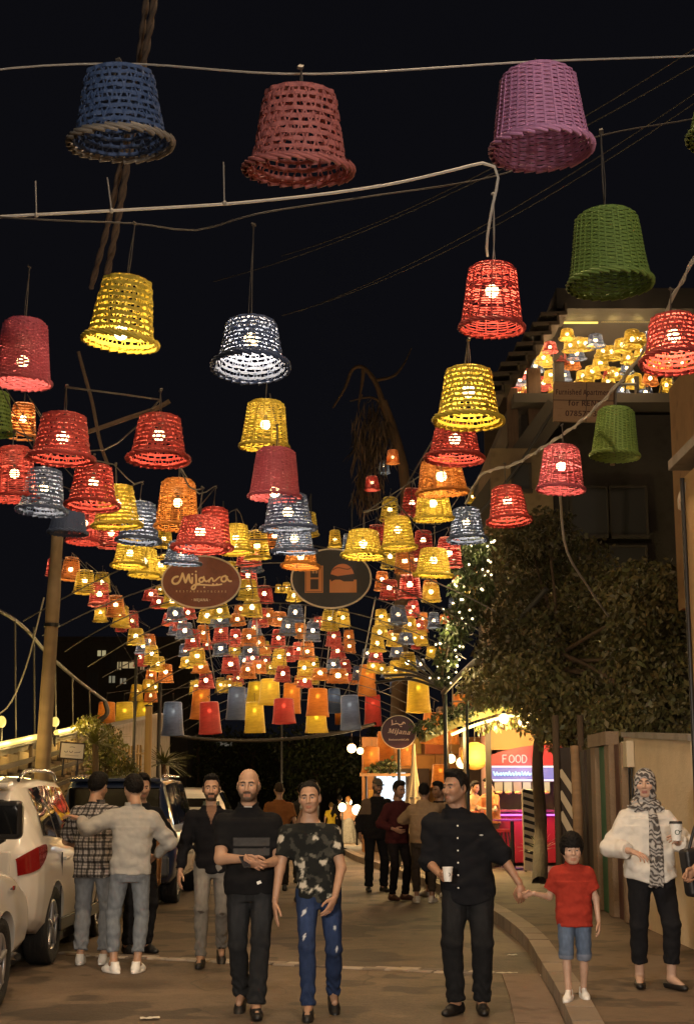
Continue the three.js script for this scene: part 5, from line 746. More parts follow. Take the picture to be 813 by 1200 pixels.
{ // pale railing on a balcony behind the awning
  const t = thing('balcony_rail', 'pale metal railing above the awning beside the arbour post', 'railing'), P = (x, y) => at(x, y, 32); part('top_rail', [bar(P(528, 800), P(600, 797), 0.022, 6), bar(P(530, 822), P(600, 820), 0.018, 6)], M.paleCable, t); for (const x of [530, 541, 556, 570, 585]) part('baluster', bar(P(x, 800), P(x, 830), 0.014, 6), M.paleCable, t); part('floor', bx(2, 0.1, 0.8, [P(565, 832).x, P(565, 832).y, P(565, 832).z]), M.darkWood, t);
}
// far houses on the left with a few lit windows
{
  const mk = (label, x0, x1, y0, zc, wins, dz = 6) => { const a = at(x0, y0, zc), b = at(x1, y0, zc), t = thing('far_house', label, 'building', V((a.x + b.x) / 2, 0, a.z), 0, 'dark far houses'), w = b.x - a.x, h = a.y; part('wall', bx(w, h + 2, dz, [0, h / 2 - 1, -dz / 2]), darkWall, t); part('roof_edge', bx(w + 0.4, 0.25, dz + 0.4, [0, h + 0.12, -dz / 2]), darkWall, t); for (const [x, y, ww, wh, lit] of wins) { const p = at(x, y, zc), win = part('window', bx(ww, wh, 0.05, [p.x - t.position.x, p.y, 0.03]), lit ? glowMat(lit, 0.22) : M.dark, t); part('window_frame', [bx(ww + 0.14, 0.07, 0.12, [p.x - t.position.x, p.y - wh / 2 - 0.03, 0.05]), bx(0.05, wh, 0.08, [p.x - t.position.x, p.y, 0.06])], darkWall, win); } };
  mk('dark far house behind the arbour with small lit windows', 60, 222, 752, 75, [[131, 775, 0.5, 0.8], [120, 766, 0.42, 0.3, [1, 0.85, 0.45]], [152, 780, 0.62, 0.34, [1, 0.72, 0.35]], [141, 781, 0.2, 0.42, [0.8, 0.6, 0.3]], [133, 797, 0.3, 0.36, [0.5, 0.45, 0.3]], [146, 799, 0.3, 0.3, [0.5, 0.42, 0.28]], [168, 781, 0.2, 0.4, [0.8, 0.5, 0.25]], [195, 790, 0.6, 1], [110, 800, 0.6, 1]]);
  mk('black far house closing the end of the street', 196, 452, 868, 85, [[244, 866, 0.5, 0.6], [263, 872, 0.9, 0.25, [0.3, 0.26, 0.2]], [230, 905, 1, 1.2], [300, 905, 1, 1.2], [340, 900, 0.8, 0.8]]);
}
// ---------- parked cars: nose away from the camera, right side to the street ----------
import { Brush, Evaluator, SUBTRACTION } from 'three-bvh-csg';
const interp = (tab, u) => { let i = 0; while (i < tab.length - 2 && u > tab[i + 1][0]) i++; const a = tab[i], b = tab[i + 1], t = sstep(0, 1, clamp((u - a[0]) / (b[0] - a[0]), 0, 1)) * 0.5 + 0.5 * clamp((u - a[0]) / (b[0] - a[0]), 0, 1); return a.map((v, k) => lerp(v, b[k], t)); };
// profile rows: u (0 tail .. 1 nose), sill y, belt y, roof y, half width at the belt, half width at the roof, end inset
function carSurface(P, L) {
  return (u, v) => {
    const [, ys, yb, yr, wb, wr] = interp(P, u), z = -u * L;
    const sec = [[0, ys], [wb * 0.9, ys], [wb * 0.985, ys + 0.1], [wb * 1.012, lerp(ys, yb, 0.45)], [wb * 1.006, lerp(ys, yb, 0.72)], [wb * 0.985, yb - 0.02], [wb * 0.96, yb + 0.015], [lerp(wb * 0.96, wr, 0.5) + 0.012, lerp(yb, yr, 0.5)], [wr, yr - 0.07], [wr - 0.05, yr - 0.02], [wr * 0.6, yr + 0.012], [0, yr + 0.022]];
    const f = clamp(v, 0, 1) * (sec.length - 1), i = Math.min(sec.length - 2, Math.floor(f)), t = f - i; return V(lerp(sec[i][0], sec[i + 1][0], t), lerp(sec[i][1], sec[i + 1][1], t), z);
  };
}
function carThing(name, label, pos, P, L, paint_, o) {
  const t = thing(name, label, o.cat ?? 'car', pos), S = carSurface(P, L), NU = 64, NV = 44, pos_ = [], ix = [], us = []; for (let i = 0; i <= NU; i++) { const q = i / NU; us.push(q < 0.25 ? q * 0.4 : q > 0.75 ? 1 - (1 - q) * 0.4 : 0.1 + (q - 0.25) * 1.6); }
  const ring = NV * 2; for (const u of us) for (let k = 0; k < ring; k++) { const r = k <= NV, p = S(u, (r ? k : ring - k) / NV); pos_.push(r ? p.x : -p.x, p.y, p.z); }
  for (let i = 0; i < NU; i++) for (let k = 0; k < ring; k++) { const a = i * ring + k, b = i * ring + (k + 1) % ring; ix.push(a, b, a + ring, b, b + ring, a + ring); }
  const cap = (i, flip) => { const c = pos_.length / 3, u = us[i], top = S(u, 1), bot = S(u, 0); pos_.push(0, (top.y + bot.y) / 2, top.z); for (let k = 0; k < ring; k++) { const a = i * ring + k, b = i * ring + (k + 1) % ring; flip ? ix.push(c, a, b) : ix.push(c, b, a); } }; cap(0, false); cap(NU, true);
  let g = new THREE.BufferGeometry(); g.setAttribute('position', new THREE.Float32BufferAttribute(pos_, 3)); g.setIndex(ix); g.computeVertexNormals(); g.setAttribute('uv', new THREE.Float32BufferAttribute(new Float32Array(pos_.length / 3 * 2), 2));
  { const p = g.attributes.position, e = new THREE.Vector3().fromBufferAttribute(p, 5 * ring + 14), n = new THREE.Vector3().fromBufferAttribute(g.attributes.normal, 5 * ring + 14); if (n.x * e.x < 0) { const q = g.index.array; for (let i = 0; i < q.length; i += 3) { const w = q[i]; q[i] = q[i + 1]; q[i + 1] = w; } g.computeVertexNormals(); } }
  const ev = new Evaluator(); ev.attributes = ['position', 'normal', 'uv']; ev.useGroups = false; let b = new Brush(g); b.updateMatrixWorld();
  for (const wz of o.wheels) { const hw = interp(P, wz / L)[4], c = new Brush(new THREE.CylinderGeometry(o.R + 0.055, o.R + 0.055, 2.4, 40)); c.geometry.rotateZ(Math.PI / 2); c.geometry.translate(0, o.R - 0.01, -wz); c.updateMatrixWorld(); const r = ev.evaluate(b, c, SUBTRACTION); r.updateMatrixWorld(); b = r; void hw; }
  part('body', b.geometry, paint_, t); part('underbody', bx(o.w * 1.5, o.R + 0.22, L * 0.9, [0, o.R * 0.5 + 0.17, -L / 2]), M.dark, t);
  const patch = (n, u0, u1, v0, v1, m, off = 0.005, shape, parent = t, sides = [1]) => { const gs = []; for (const s of sides) { const p = [], q = [], nu = 16, nv = 8; for (let i = 0; i <= nu; i++) for (let k = 0; k <= nv; k++) { let a = i / nu, c = k / nv; let u = lerp(u0, u1, a), v = lerp(v0, v1, c); if (shape) [u, v] = shape(a, c); const e = 0.002, P0 = S(u, v), nn = S(Math.min(1, u + e), v).sub(P0).cross(S(u, Math.min(1, v + e)).sub(P0)).normalize(); if (nn.x < 0) nn.negate(); P0.addScaledVector(nn, off); p.push(s * P0.x, P0.y, P0.z); } for (let i = 0; i < nu; i++) for (let k = 0; k < nv; k++) { const a = i * (nv + 1) + k; q.push(a, a + 1, a + nv + 1, a + 1, a + nv + 2, a + nv + 1); } const h = new THREE.BufferGeometry(); h.setAttribute('position', new THREE.Float32BufferAttribute(p, 3)); h.setIndex(q); h.computeVertexNormals(); gs.push(h); } return part(n, gs, m, parent); };
  const tyreM = mat([0.018, 0.018, 0.018], 0.85, { bumpMap: grainTex, bumpScale: 0.01 }), rimM = mat([0.45, 0.45, 0.46], 0.35, { metalness: 0.7 });
  const tp = [[0.62, -0.09], [0.8, -0.115], [0.95, -0.115], [0.995, -0.085], [1, -0.03], [0.985, -0.022], [1, -0.014], [1, 0.014], [0.985, 0.022], [1, 0.03], [0.995, 0.085], [0.95, 0.115], [0.8, 0.115], [0.62, 0.09], [0.62, -0.09]].map(([a, c]) => new THREE.Vector2(a * o.R, c)), tyre = new THREE.LatheGeometry(tp, 36).rotateZ(Math.PI / 2);
  for (const wz of o.wheels) for (const s of [1, -1]) { const wh = part('wheel', tyre, tyreM, t); wh.position.set(s * (interp(P, wz / L)[4] - 0.125), o.R, -wz); const gs = [new THREE.TorusGeometry(o.R * 0.62, 0.018, 6, 30).rotateY(Math.PI / 2).translate(s * 0.085, 0, 0), cyl(0.05, 0.05, 0.03, [s * 0.08, 0, 0], [0, 0, Math.PI / 2])]; for (let k = 0; k < 5; k++) { const a = k / 5 * Math.PI * 2; gs.push(bar(V(s * 0.08, 0.04 * Math.cos(a), 0.04 * Math.sin(a)), V(s * 0.092, o.R * 0.62 * Math.cos(a), o.R * 0.62 * Math.sin(a)), 0.03, 6, 0.022)); } part('rim', gs, rimM, wh); }
  t.patch = patch; t.S = S; return t;
}
const whitePaint = phys([0.72, 0.69, 0.63], 0.28, { clearcoat: 0.9, clearcoatRoughness: 0.06 }), glassM = phys([0.008, 0.009, 0.01], 0.06, { clearcoat: 1 }), redLamp = phys([0.22, 0.008, 0.008], 0.12, { clearcoat: 1 }), blackTrim = mat([0.02, 0.02, 0.02], 0.6), chrome = mat([0.6, 0.6, 0.6], 0.2, { metalness: 0.9 }), bluePaint = phys([0.018, 0.032, 0.085], 0.3, { clearcoat: 0.9, clearcoatRoughness: 0.06 }), bronze = phys([0.3, 0.14, 0.05], 0.32, { clearcoat: 0.8, metalness: 0.2 });
const suvP = [[0, 0.5, 1.0, 1.06, 0.74, 0.6], [0.012, 0.42, 1.06, 1.2, 0.84, 0.62], [0.035, 0.37, 1.1, 1.42, 0.9, 0.63], [0.07, 0.34, 1.12, 1.62, 0.925, 0.635], [0.12, 0.3, 1.12, 1.69, 0.935, 0.65], [0.3, 0.26, 1.06, 1.73, 0.935, 0.67], [0.5, 0.26, 1.01, 1.71, 0.93, 0.66], [0.62, 0.26, 0.99, 1.55, 0.925, 0.62], [0.72, 0.27, 0.98, 1.15, 0.92, 0.66], [0.85, 0.28, 0.92, 1.04, 0.91, 0.66], [0.96, 0.32, 0.78, 0.92, 0.85, 0.62], [1, 0.4, 0.62, 0.72, 0.72, 0.5]];
function commonGlass(c, q) {
  const side = (u0, u1, sk = 0) => c.patch('side_window', u0, u1, 0, 0, glassM, 0.006, (a, k) => [lerp(u0 + sk * k, u1 - (q.frontRake ?? 0) * k, a), lerp(0.565, 0.725, k)]);
  for (const [a, b, s] of q.sides) side(a, b, s);
}
{
  const c = carThing('white_suv', 'white SUV seen from its tail, parked beside the plaid shirt', V(-3.69, 0, -13.35), suvP, 4.45, whitePaint, { wheels: [0.86, 3.55], R: 0.36, w: 0.9 });
  commonGlass(c, { sides: [[0.1, 0.235, 0.055], [0.245, 0.42, 0], [0.43, 0.6, 0]], frontRake: 0.0 });
  c.patch('tail_lamp', 0.003, 0.075, 0, 0, redLamp, 0.012, (a, k) => [lerp(0.0, 0.088, a), lerp(0.36 + 0.07 * a * a, 0.5 - 0.012 * a, k)]);
  part('rear_window', (() => { const g = bx(1.18, 0.42, 0.03, [0, 0, 0], [0, 0, 0], 0.012); return xf(g, [0, 1.33, -0.13], [0.42, 0, 0]); })(), glassM, c); part('spoiler', bx(1.2, 0.05, 0.22, [0, 1.66, -0.24], [0.1, 0, 0], 0.02), whitePaint, c);
  part('tailgate_panel', bx(1.36, 0.5, 0.04, [0, 0.82, -0.0], [0, 0, 0], 0.02), whitePaint, c); part('bumper', bx(1.62, 0.26, 0.16, [0, 0.46, -0.06], [0, 0, 0], 0.06), blackTrim, c); part('fog_lamp', [sph(0.075, [0.66, 0.55, 0.03], [1.2, 0.6, 0.4], 14)], mat([0.4, 0.34, 0.28], 0.3), c); part('fog_lamp', [sph(0.075, [-0.66, 0.55, 0.03], [1.2, 0.6, 0.4], 14)], mat([0.4, 0.34, 0.28], 0.3), c); part('number_plate', bx(0.5, 0.13, 0.015, [0, 0.72, 0.03], [0, 0, 0], 0.004), mat([0.7, 0.68, 0.6], 0.5), c);
  part('emblem', new THREE.TorusGeometry(0.05, 0.012, 6, 18).translate(0, 0.96, 0.03), chrome, c);
  for (const s of [1, -1]) part('roof_rail', tube([V(s * 0.6, 1.7, -0.55), V(s * 0.6, 1.775, -0.75), V(s * 0.62, 1.8, -1.4), V(s * 0.61, 1.775, -2.1), V(s * 0.6, 1.71, -2.3)], 0.018, 8, 6), chrome, c);
  for (const z of [-1.22, -2.2]) part('door_handle', bx(0.035, 0.035, 0.2, [0.955, 0.96, z], [0, 0, 0], 0.012), whitePaint, c);
  part('door_seam', bx(0.012, 0.72, 0.01, [0.936, 0.66, -1.08]), M.dark, c); part('door_seam', bx(0.012, 0.72, 0.01, [0.942, 0.66, -1.98]), M.dark, c); part('sill_trim', bx(0.03, 0.12, 2.2, [0.93, 0.34, -2.2], [0, 0, 0], 0.01), blackTrim, c);
  for (const s of [1, -1]) part('side_mirror', [bx(0.2, 0.15, 0.1, [s * 1.06, 1.1, -2.75], [0, 0, 0], 0.035)], whitePaint, c);
}
{
  const P = suvP.map((r) => r.slice()); P[9][4] = 0.93; P[10][4] = 0.92; P[11][4] = 0.86; const c = carThing('white_car', 'white car cut off by the picture edge, only its nose and black mirror in view', V(-3.52, 0, -7.9), P, 4.5, whitePaint, { wheels: [0.85, 3.5], R: 0.33, w: 0.9 });
  commonGlass(c, { sides: [[0.1, 0.235, 0.055], [0.245, 0.42, 0], [0.43, 0.6, 0]] });
  const m = part('side_mirror', [bx(0.2, 0.27, 0.13, [1.13, 1.4, -2.6], [0, 0, 0], 0.045), bar(V(0.92, 1.18, -2.62), V(1.1, 1.28, -2.6), 0.03, 8)], mat([0.012, 0.012, 0.012], 0.3), c); part('mirror_glass', bx(0.15, 0.2, 0.01, [1.13, 1.4, -2.53], [0, 0, 0], 0.004), phys([0.05, 0.05, 0.05], 0.04, { metalness: 0.9 }), m);
  part('badge', bx(0.014, 0.035, 0.05, [0.93, 0.86, -3.75], [0, 0, 0], 0.004), redLamp, c); part('badge', bx(0.012, 0.02, 0.08, [0.935, 0.86, -3.62], [0, 0, 0], 0.003), chrome, c); part('bumper_lip', tube([V(0.93, 0.32, -3.98), V(0.86, 0.3, -4.2), V(0.7, 0.3, -4.32)], 0.03, 6, 5), whitePaint, c); part('tow_mirror_arm', bar(V(0.9, 1.05, -2.9), V(0.93, 1.06, -2.5), 0.015, 6), blackTrim, c);
}
{
  const P = [[0, 0.42, 0.95, 1.2, 0.74, 0.62], [0.012, 0.36, 1.0, 1.5, 0.82, 0.66], [0.03, 0.32, 1.02, 1.68, 0.86, 0.68], [0.06, 0.3, 1.03, 1.76, 0.875, 0.69], [0.3, 0.27, 1.02, 1.8, 0.88, 0.7], [0.6, 0.27, 1.0, 1.78, 0.88, 0.69], [0.74, 0.28, 0.98, 1.5, 0.875, 0.66], [0.84, 0.28, 0.96, 1.1, 0.87, 0.66], [0.96, 0.32, 0.8, 0.95, 0.82, 0.6], [1, 0.4, 0.62, 0.7, 0.7, 0.5]];
  const c = carThing('blue_van', 'dark blue minivan parked with its tail to the camera, behind the pale grey shirt', V(-3.32, 0, -21.1), P, 4.3, bluePaint, { wheels: [0.75, 3.45], R: 0.33, w: 0.85, cat: 'minivan' });
  commonGlass(c, { sides: [[0.05, 0.2, 0.02], [0.22, 0.43, 0], [0.45, 0.66, 0]] });
  part('rear_window', xf(bx(1.3, 0.56, 0.04, [0, 0, 0], [0, 0, 0], 0.02), [0, 1.37, -0.05], [0.12, 0, 0]), glassM, c); part('roof_spoiler', bx(1.3, 0.05, 0.16, [0, 1.76, -0.14], [0.08, 0, 0], 0.02), bluePaint, c);
  for (const s of [1, -1]) { part('tail_lamp', bx(0.16, 0.34, 0.1, [s * 0.74, 0.92, -0.03], [0, 0, 0], 0.03), redLamp, c); part('indicator', bx(0.14, 0.12, 0.1, [s * 0.745, 1.15, -0.045], [0, 0, 0], 0.02), mat([0.5, 0.3, 0.2], 0.3), c); part('roof_rail', bar(V(s * 0.62, 1.82, -0.6), V(s * 0.63, 1.83, -2.5), 0.018, 8), chrome, c); part('side_mirror', bx(0.18, 0.14, 0.1, [s * 1.0, 1.1, -2.95], [0, 0, 0], 0.035), bluePaint, c); }
  part('bumper', bx(1.6, 0.3, 0.14, [0, 0.55, -0.02], [0, 0, 0], 0.05), mat([0.06, 0.065, 0.08], 0.5), c); part('bumper_strip', bx(0.5, 0.05, 0.03, [0.4, 0.6, 0.055], [0, 0, 0], 0.01), chrome, c); part('number_plate', bx(0.5, 0.12, 0.015, [0, 0.82, 0.0], [0, 0, 0], 0.004), mat([0.7, 0.68, 0.6], 0.5), c);
  // lit strip of a far vehicle roof, right of it
  const d = carThing('far_car', 'car with pale roof far behind the dark blue minivan', V(-3.4, dip(-33), -31), suvP, 4.3, whitePaint, { wheels: [0.86, 3.5], R: 0.34, w: 0.9 }); commonGlass(d, { sides: [[0.1, 0.235, 0.055], [0.245, 0.42, 0], [0.43, 0.6, 0]] }); part('rear_window', xf(bx(1.18, 0.42, 0.03, [0, 0, 0], [0, 0, 0], 0.012), [0, 1.33, -0.13], [0.42, 0, 0]), glassM, d);
}
{ // scooter between the white SUV and the van
  const c = thing('parked_scooter', 'bronze motor scooter with a tail box, between the white SUV and the dark blue van', 'scooter', V(-2.72, 0, -19.2)); const w = (z) => { part('wheel', new THREE.TorusGeometry(0.2, 0.06, 10, 26).rotateY(Math.PI / 2).translate(0, 0.26, z), mat([0.015, 0.015, 0.015], 0.8), c); part('hub', cyl(0.13, 0.13, 0.07, [0, 0.26, z], [0, 0, Math.PI / 2]), M.pipe, c); }; w(0); w(-1.25);
  part('tail_body', bx(0.4, 0.36, 0.72, [0, 0.58, -0.22], [0.12, 0, 0], 0.11), bronze, c); part('seat', bx(0.32, 0.12, 0.62, [0, 0.8, -0.42], [0.06, 0, 0], 0.05), M.dark, c); part('tail_box', bx(0.42, 0.3, 0.36, [0, 0.93, 0.08], [0, 0, 0], 0.06), bronze, c); part('tail_lamp', bx(0.26, 0.06, 0.03, [0, 0.66, 0.15], [0.1, 0, 0], 0.012), redLamp, c); part('mudguard', bx(0.2, 0.05, 0.34, [0, 0.46, 0.12], [-0.4, 0, 0], 0.02), bronze, c); part('front_shield', bx(0.42, 0.62, 0.12, [0, 0.64, -1.02], [-0.25, 0, 0], 0.05), bronze, c); part('footboard', bx(0.34, 0.08, 0.5, [0, 0.3, -0.75], [0, 0, 0], 0.03), blackTrim, c); part('handlebar', [bar(V(-0.32, 1.02, -1.06), V(0.32, 1.02, -1.06), 0.016, 8), bar(V(0, 0.4, -1.2), V(0, 1.02, -1.06), 0.03, 8)], blackTrim, c); part('side_stand', bar(V(-0.1, 0.3, -0.55), V(-0.22, 0.01, -0.5), 0.012, 6), M.pipe, c);
  const b = thing('glass_bottle', 'small green bottle standing on the road by the scooter wheel', 'bottle', atPlane(168, 1068)); part('bottle', new THREE.LatheGeometry([[0.001, 0], [0.032, 0.002], [0.033, 0.12], [0.028, 0.15], [0.012, 0.18], [0.012, 0.23], [0.014, 0.235]].map(([a, d]) => new THREE.Vector2(a, d)), 16), phys([0.1, 0.4, 0.2], 0.1, { transmission: 0.6, thickness: 0 }), b);
}
// ---------- people: continuous bodies meshed from a distance field, clothing as separate skins ----------
function surfaceNets(f, lo, hi, h) {
  const nx = Math.ceil((hi.x - lo.x) / h) + 1, ny = Math.ceil((hi.y - lo.y) / h) + 1, nz = Math.ceil((hi.z - lo.z) / h) + 1, D = new Float32Array(nx * ny * nz), B = 5, sy = nx, sz = nx * ny;
  const rad = h * B * 0.5 * 1.7321, bx_ = Math.ceil(nx / B), by_ = Math.ceil(ny / B), bz_ = Math.ceil(nz / B), act = new Uint8Array(bx_ * by_ * bz_);
  for (let K = 0, c0 = 0; K < bz_; K++) for (let J = 0; J < by_; J++) for (let I = 0; I < bx_; I++, c0++) {
    const x0 = I * B, y0 = J * B, z0 = K * B, x1 = Math.min(x0 + B, nx), y1 = Math.min(y0 + B, ny), z1 = Math.min(z0 + B, nz), c = f(lo.x + (x0 + (B - 1) / 2) * h, lo.y + (y0 + (B - 1) / 2) * h, lo.z + (z0 + (B - 1) / 2) * h);
    if (Math.abs(c) > rad * 1.15 + 0.012) { for (let k = z0; k < z1; k++) for (let j = y0; j < y1; j++) { const o = k * sz + j * sy; D.fill(c, o + x0, o + x1); } } else { act[c0] = 1; for (let k = z0; k < z1; k++) for (let j = y0; j < y1; j++) for (let i = x0; i < x1; i++) D[k * sz + j * sy + i] = f(lo.x + i * h, lo.y + j * h, lo.z + k * h); }
  }
  const pos = [], ix = [], at_ = new Int32Array(nx * ny * nz).fill(-1), off = [0, 1, sy, sy + 1, sz, sz + 1, sz + sy, sz + sy + 1], isOn = (I, J, K) => I >= 0 && J >= 0 && K >= 0 && I < bx_ && J < by_ && K < bz_ && act[(K * by_ + J) * bx_ + I], near = [];
  for (let K = 0; K < bz_; K++) for (let J = 0; J < by_; J++) for (let I = 0; I < bx_; I++) { let on = 0; for (let a = -1; a < 2 && !on; a++) for (let b = -1; b < 2 && !on; b++) for (let c = -1; c < 2; c++) if (isOn(I + a, J + b, K + c)) { on = 1; break; } if (on) near.push([I * B, J * B, K * B]); }
  for (const [x0, y0, z0] of near) for (let k = z0; k < Math.min(z0 + B, nz - 1); k++) for (let j = y0; j < Math.min(y0 + B, ny - 1); j++) for (let i = x0; i < Math.min(x0 + B, nx - 1); i++) {
    const o = k * sz + j * sy + i; let m = 0; for (let q = 0; q < 8; q++) if (D[o + off[q]] < 0) m |= 1 << q; if (m === 0 || m === 255) continue;
    let x = 0, y = 0, z = 0, n = 0;
    for (let a = 0; a < 8; a++) for (let e = 0; e < 3; e++) { const b = a | (1 << e); if (b === a || ((m >> a) & 1) === ((m >> b) & 1)) continue; const da = D[o + off[a]], db = D[o + off[b]], t = da / (da - db); x += (a & 1) + (e === 0 ? t : 0); y += ((a >> 1) & 1) + (e === 1 ? t : 0); z += ((a >> 2) & 1) + (e === 2 ? t : 0); n++; }
    at_[o] = pos.length / 3; pos.push(lo.x + (i + x / n) * h, lo.y + (j + y / n) * h, lo.z + (k + z / n) * h);
  }
  const quad = (a, b, c, d, s) => { if (a < 0 || b < 0 || c < 0 || d < 0) return; s ? ix.push(a, b, c, a, c, d) : ix.push(a, c, b, a, d, c); };
  for (const [x0, y0, z0] of near) for (let k = Math.max(1, z0); k < Math.min(z0 + B, nz - 1); k++) for (let j = Math.max(1, y0); j < Math.min(y0 + B, ny - 1); j++) for (let i = Math.max(1, x0); i < Math.min(x0 + B, nx - 1); i++) {
    const o = k * sz + j * sy + i, s = D[o] < 0;
    if (s !== (D[o + 1] < 0)) quad(at_[o - sy - sz], at_[o - sz], at_[o], at_[o - sy], s);
    if (s !== (D[o + sy] < 0)) quad(at_[o - 1 - sz], at_[o - 1], at_[o], at_[o - sz], s);
    if (s !== (D[o + sz] < 0)) quad(at_[o - 1 - sy], at_[o - sy], at_[o], at_[o - 1], s);
  }
  const g = new THREE.BufferGeometry(); g.setAttribute('position', new THREE.Float32BufferAttribute(pos, 3)); g.setIndex(ix); g.computeVertexNormals(); return g;
}
function paint(g, fn) { const p = g.attributes.position, nn = g.attributes.normal, c = new Float32Array(p.count * 3), u = new Float32Array(p.count * 2); for (let i = 0; i < p.count; i++) { const q = fn(p.getX(i), p.getY(i), p.getZ(i), nn.getZ(i)); c[3 * i] = q[0]; c[3 * i + 1] = q[1]; c[3 * i + 2] = q[2]; u[2 * i] = p.getX(i) + 0.6 * p.getZ(i); u[2 * i + 1] = p.getY(i); } g.setAttribute('color', new THREE.BufferAttribute(c, 3)); g.setAttribute('uv', new THREE.BufferAttribute(u, 2)); return g; }
const smin = (a, b, k) => { const h = Math.max(k - Math.abs(a - b), 0) / k; return Math.min(a, b) - h * h * k * 0.25; };
const smax = (a, b, k) => -smin(-a, -b, k);
function cone(x, y, z, a, b, ra, rb) { const ux = b.x - a.x, uy = b.y - a.y, uz = b.z - a.z, px = x - a.x, py = y - a.y, pz = z - a.z, t = clamp((px * ux + py * uy + pz * uz) / (ux * ux + uy * uy + uz * uz), 0, 1), dx = px - t * ux, dy = py - t * uy, dz = pz - t * uz; return Math.sqrt(dx * dx + dy * dy + dz * dz) - (ra + (rb - ra) * t); }
const along = (x, y, z, a, b) => { const ux = b.x - a.x, uy = b.y - a.y, uz = b.z - a.z; return ((x - a.x) * ux + (y - a.y) * uy + (z - a.z) * uz) / Math.sqrt(ux * ux + uy * uy + uz * uz); };
const ell = (x, y, z, cx, cy, cz, rx, ry, rz) => { const a = (x - cx) / rx, b = (y - cy) / ry, c = (z - cz) / rz, k = Math.sqrt(a * a + b * b + c * c); return (k - 1) * Math.min(rx, ry, rz) * (k > 1 ? 1 : 1); };
const ball = (x, y, z, cx, cy, cz, r) => Math.sqrt((x - cx) ** 2 + (y - cy) ** 2 + (z - cz) ** 2) - r;
function ik(a, b, la, lb, hint) { const d = b.clone().sub(a), L = Math.min(d.length(), (la + lb) * 0.998), u = d.clone().normalize(), q = (la * la - lb * lb + L * L) / (2 * L), hgt = Math.sqrt(Math.max(0, la * la - q * q)), n = hint.clone().addScaledVector(u, -hint.dot(u)).normalize(); const mid = a.clone().addScaledVector(u, q).addScaledVector(n, hgt); return { mid, end: a.clone().addScaledVector(u, L) }; }

// one hand in its own frame: wrist at the origin, fingers along +y, the palm faces +z, thumb on +x
const HANDS = {};
function handGeo(kind) {
  if (HANDS[kind]) return HANDS[kind];
  const curl = { relaxed: [0.28, 0.42, 0.3], flat: [0.1, 0.15, 0.1], grip: [0.75, 0.95, 0.5], fist: [1.35, 1.5, 0.8], tap: [0.55, 0.85, 0.55] }[kind], seg = [];
  const F = [[0.03, 0.086, 0.034, 0.022, 0.018, 0.0088, 0.1], [0.0105, 0.09, 0.038, 0.026, 0.019, 0.009, 0.02], [-0.009, 0.087, 0.035, 0.024, 0.018, 0.0085, -0.06], [-0.0275, 0.079, 0.027, 0.019, 0.016, 0.0075, -0.16]];
  F.forEach(([x, y, a, b, c, r, spread], i) => { let p = V(x, y, 0.001), ang = 0, k = 1 + (i - 1) * 0.1; [a, b, c].forEach((L, s) => { ang += curl[s] * k * (kind === 'flat' ? 1 : 0.92 + 0.06 * i); const d = V(Math.sin(spread) * Math.cos(ang) * (kind === 'fist' ? 0.3 : 1), Math.cos(ang) * Math.cos(spread), Math.sin(ang)), q = p.clone().addScaledVector(d, L); seg.push([p, q, r * (1 - 0.08 * s), r * (0.93 - 0.1 * s)]); p = q; }); });
  const tk = { relaxed: 0.25, flat: 0.1, grip: 0.9, fist: 1.0, tap: 0.5 }[kind], t0 = V(0.026, 0.022, 0.006), t1 = t0.clone().add(V(0.024, 0.028, 0.008 + 0.012 * tk)), t2 = t1.clone().add(V(0.014 - 0.02 * tk, 0.026, 0.006 + 0.014 * tk)), t3 = t2.clone().add(V(0.006 - 0.02 * tk, 0.022, 0.003 + 0.008 * tk));
  seg.push([t0, t1, 0.0145, 0.0115], [t1, t2, 0.011, 0.0098], [t2, t3, 0.0096, 0.0078]);
  const KH_ = [V(0.012, 0.03, 0), V(0.018, 0.078, 0), V(-0.012, 0.028, 0), V(-0.016, 0.072, 0), V(0, -0.03, 0), V(0, 0.03, 0)];
    const f = (x, y, z) => { let d = smin(cone(x, y, z / 0.62, KH_[0], KH_[1], 0.023, 0.021), cone(x, y, z / 0.62, KH_[2], KH_[3], 0.022, 0.019), 0.02) * 0.75; d = smin(d, cone(x, y, z / 0.8, KH_[4], KH_[5], 0.026, 0.024) * 0.85, 0.014); let e = 1; for (const [a, b, ra, rb] of seg) e = Math.min(e, cone(x, y, z, a, b, ra, rb)); return smin(d, e, 0.007); };
  return HANDS[kind] = surfaceNets(f, V(-0.07, -0.045, -0.04), V(0.09, 0.2, 0.13), 0.0036);
}
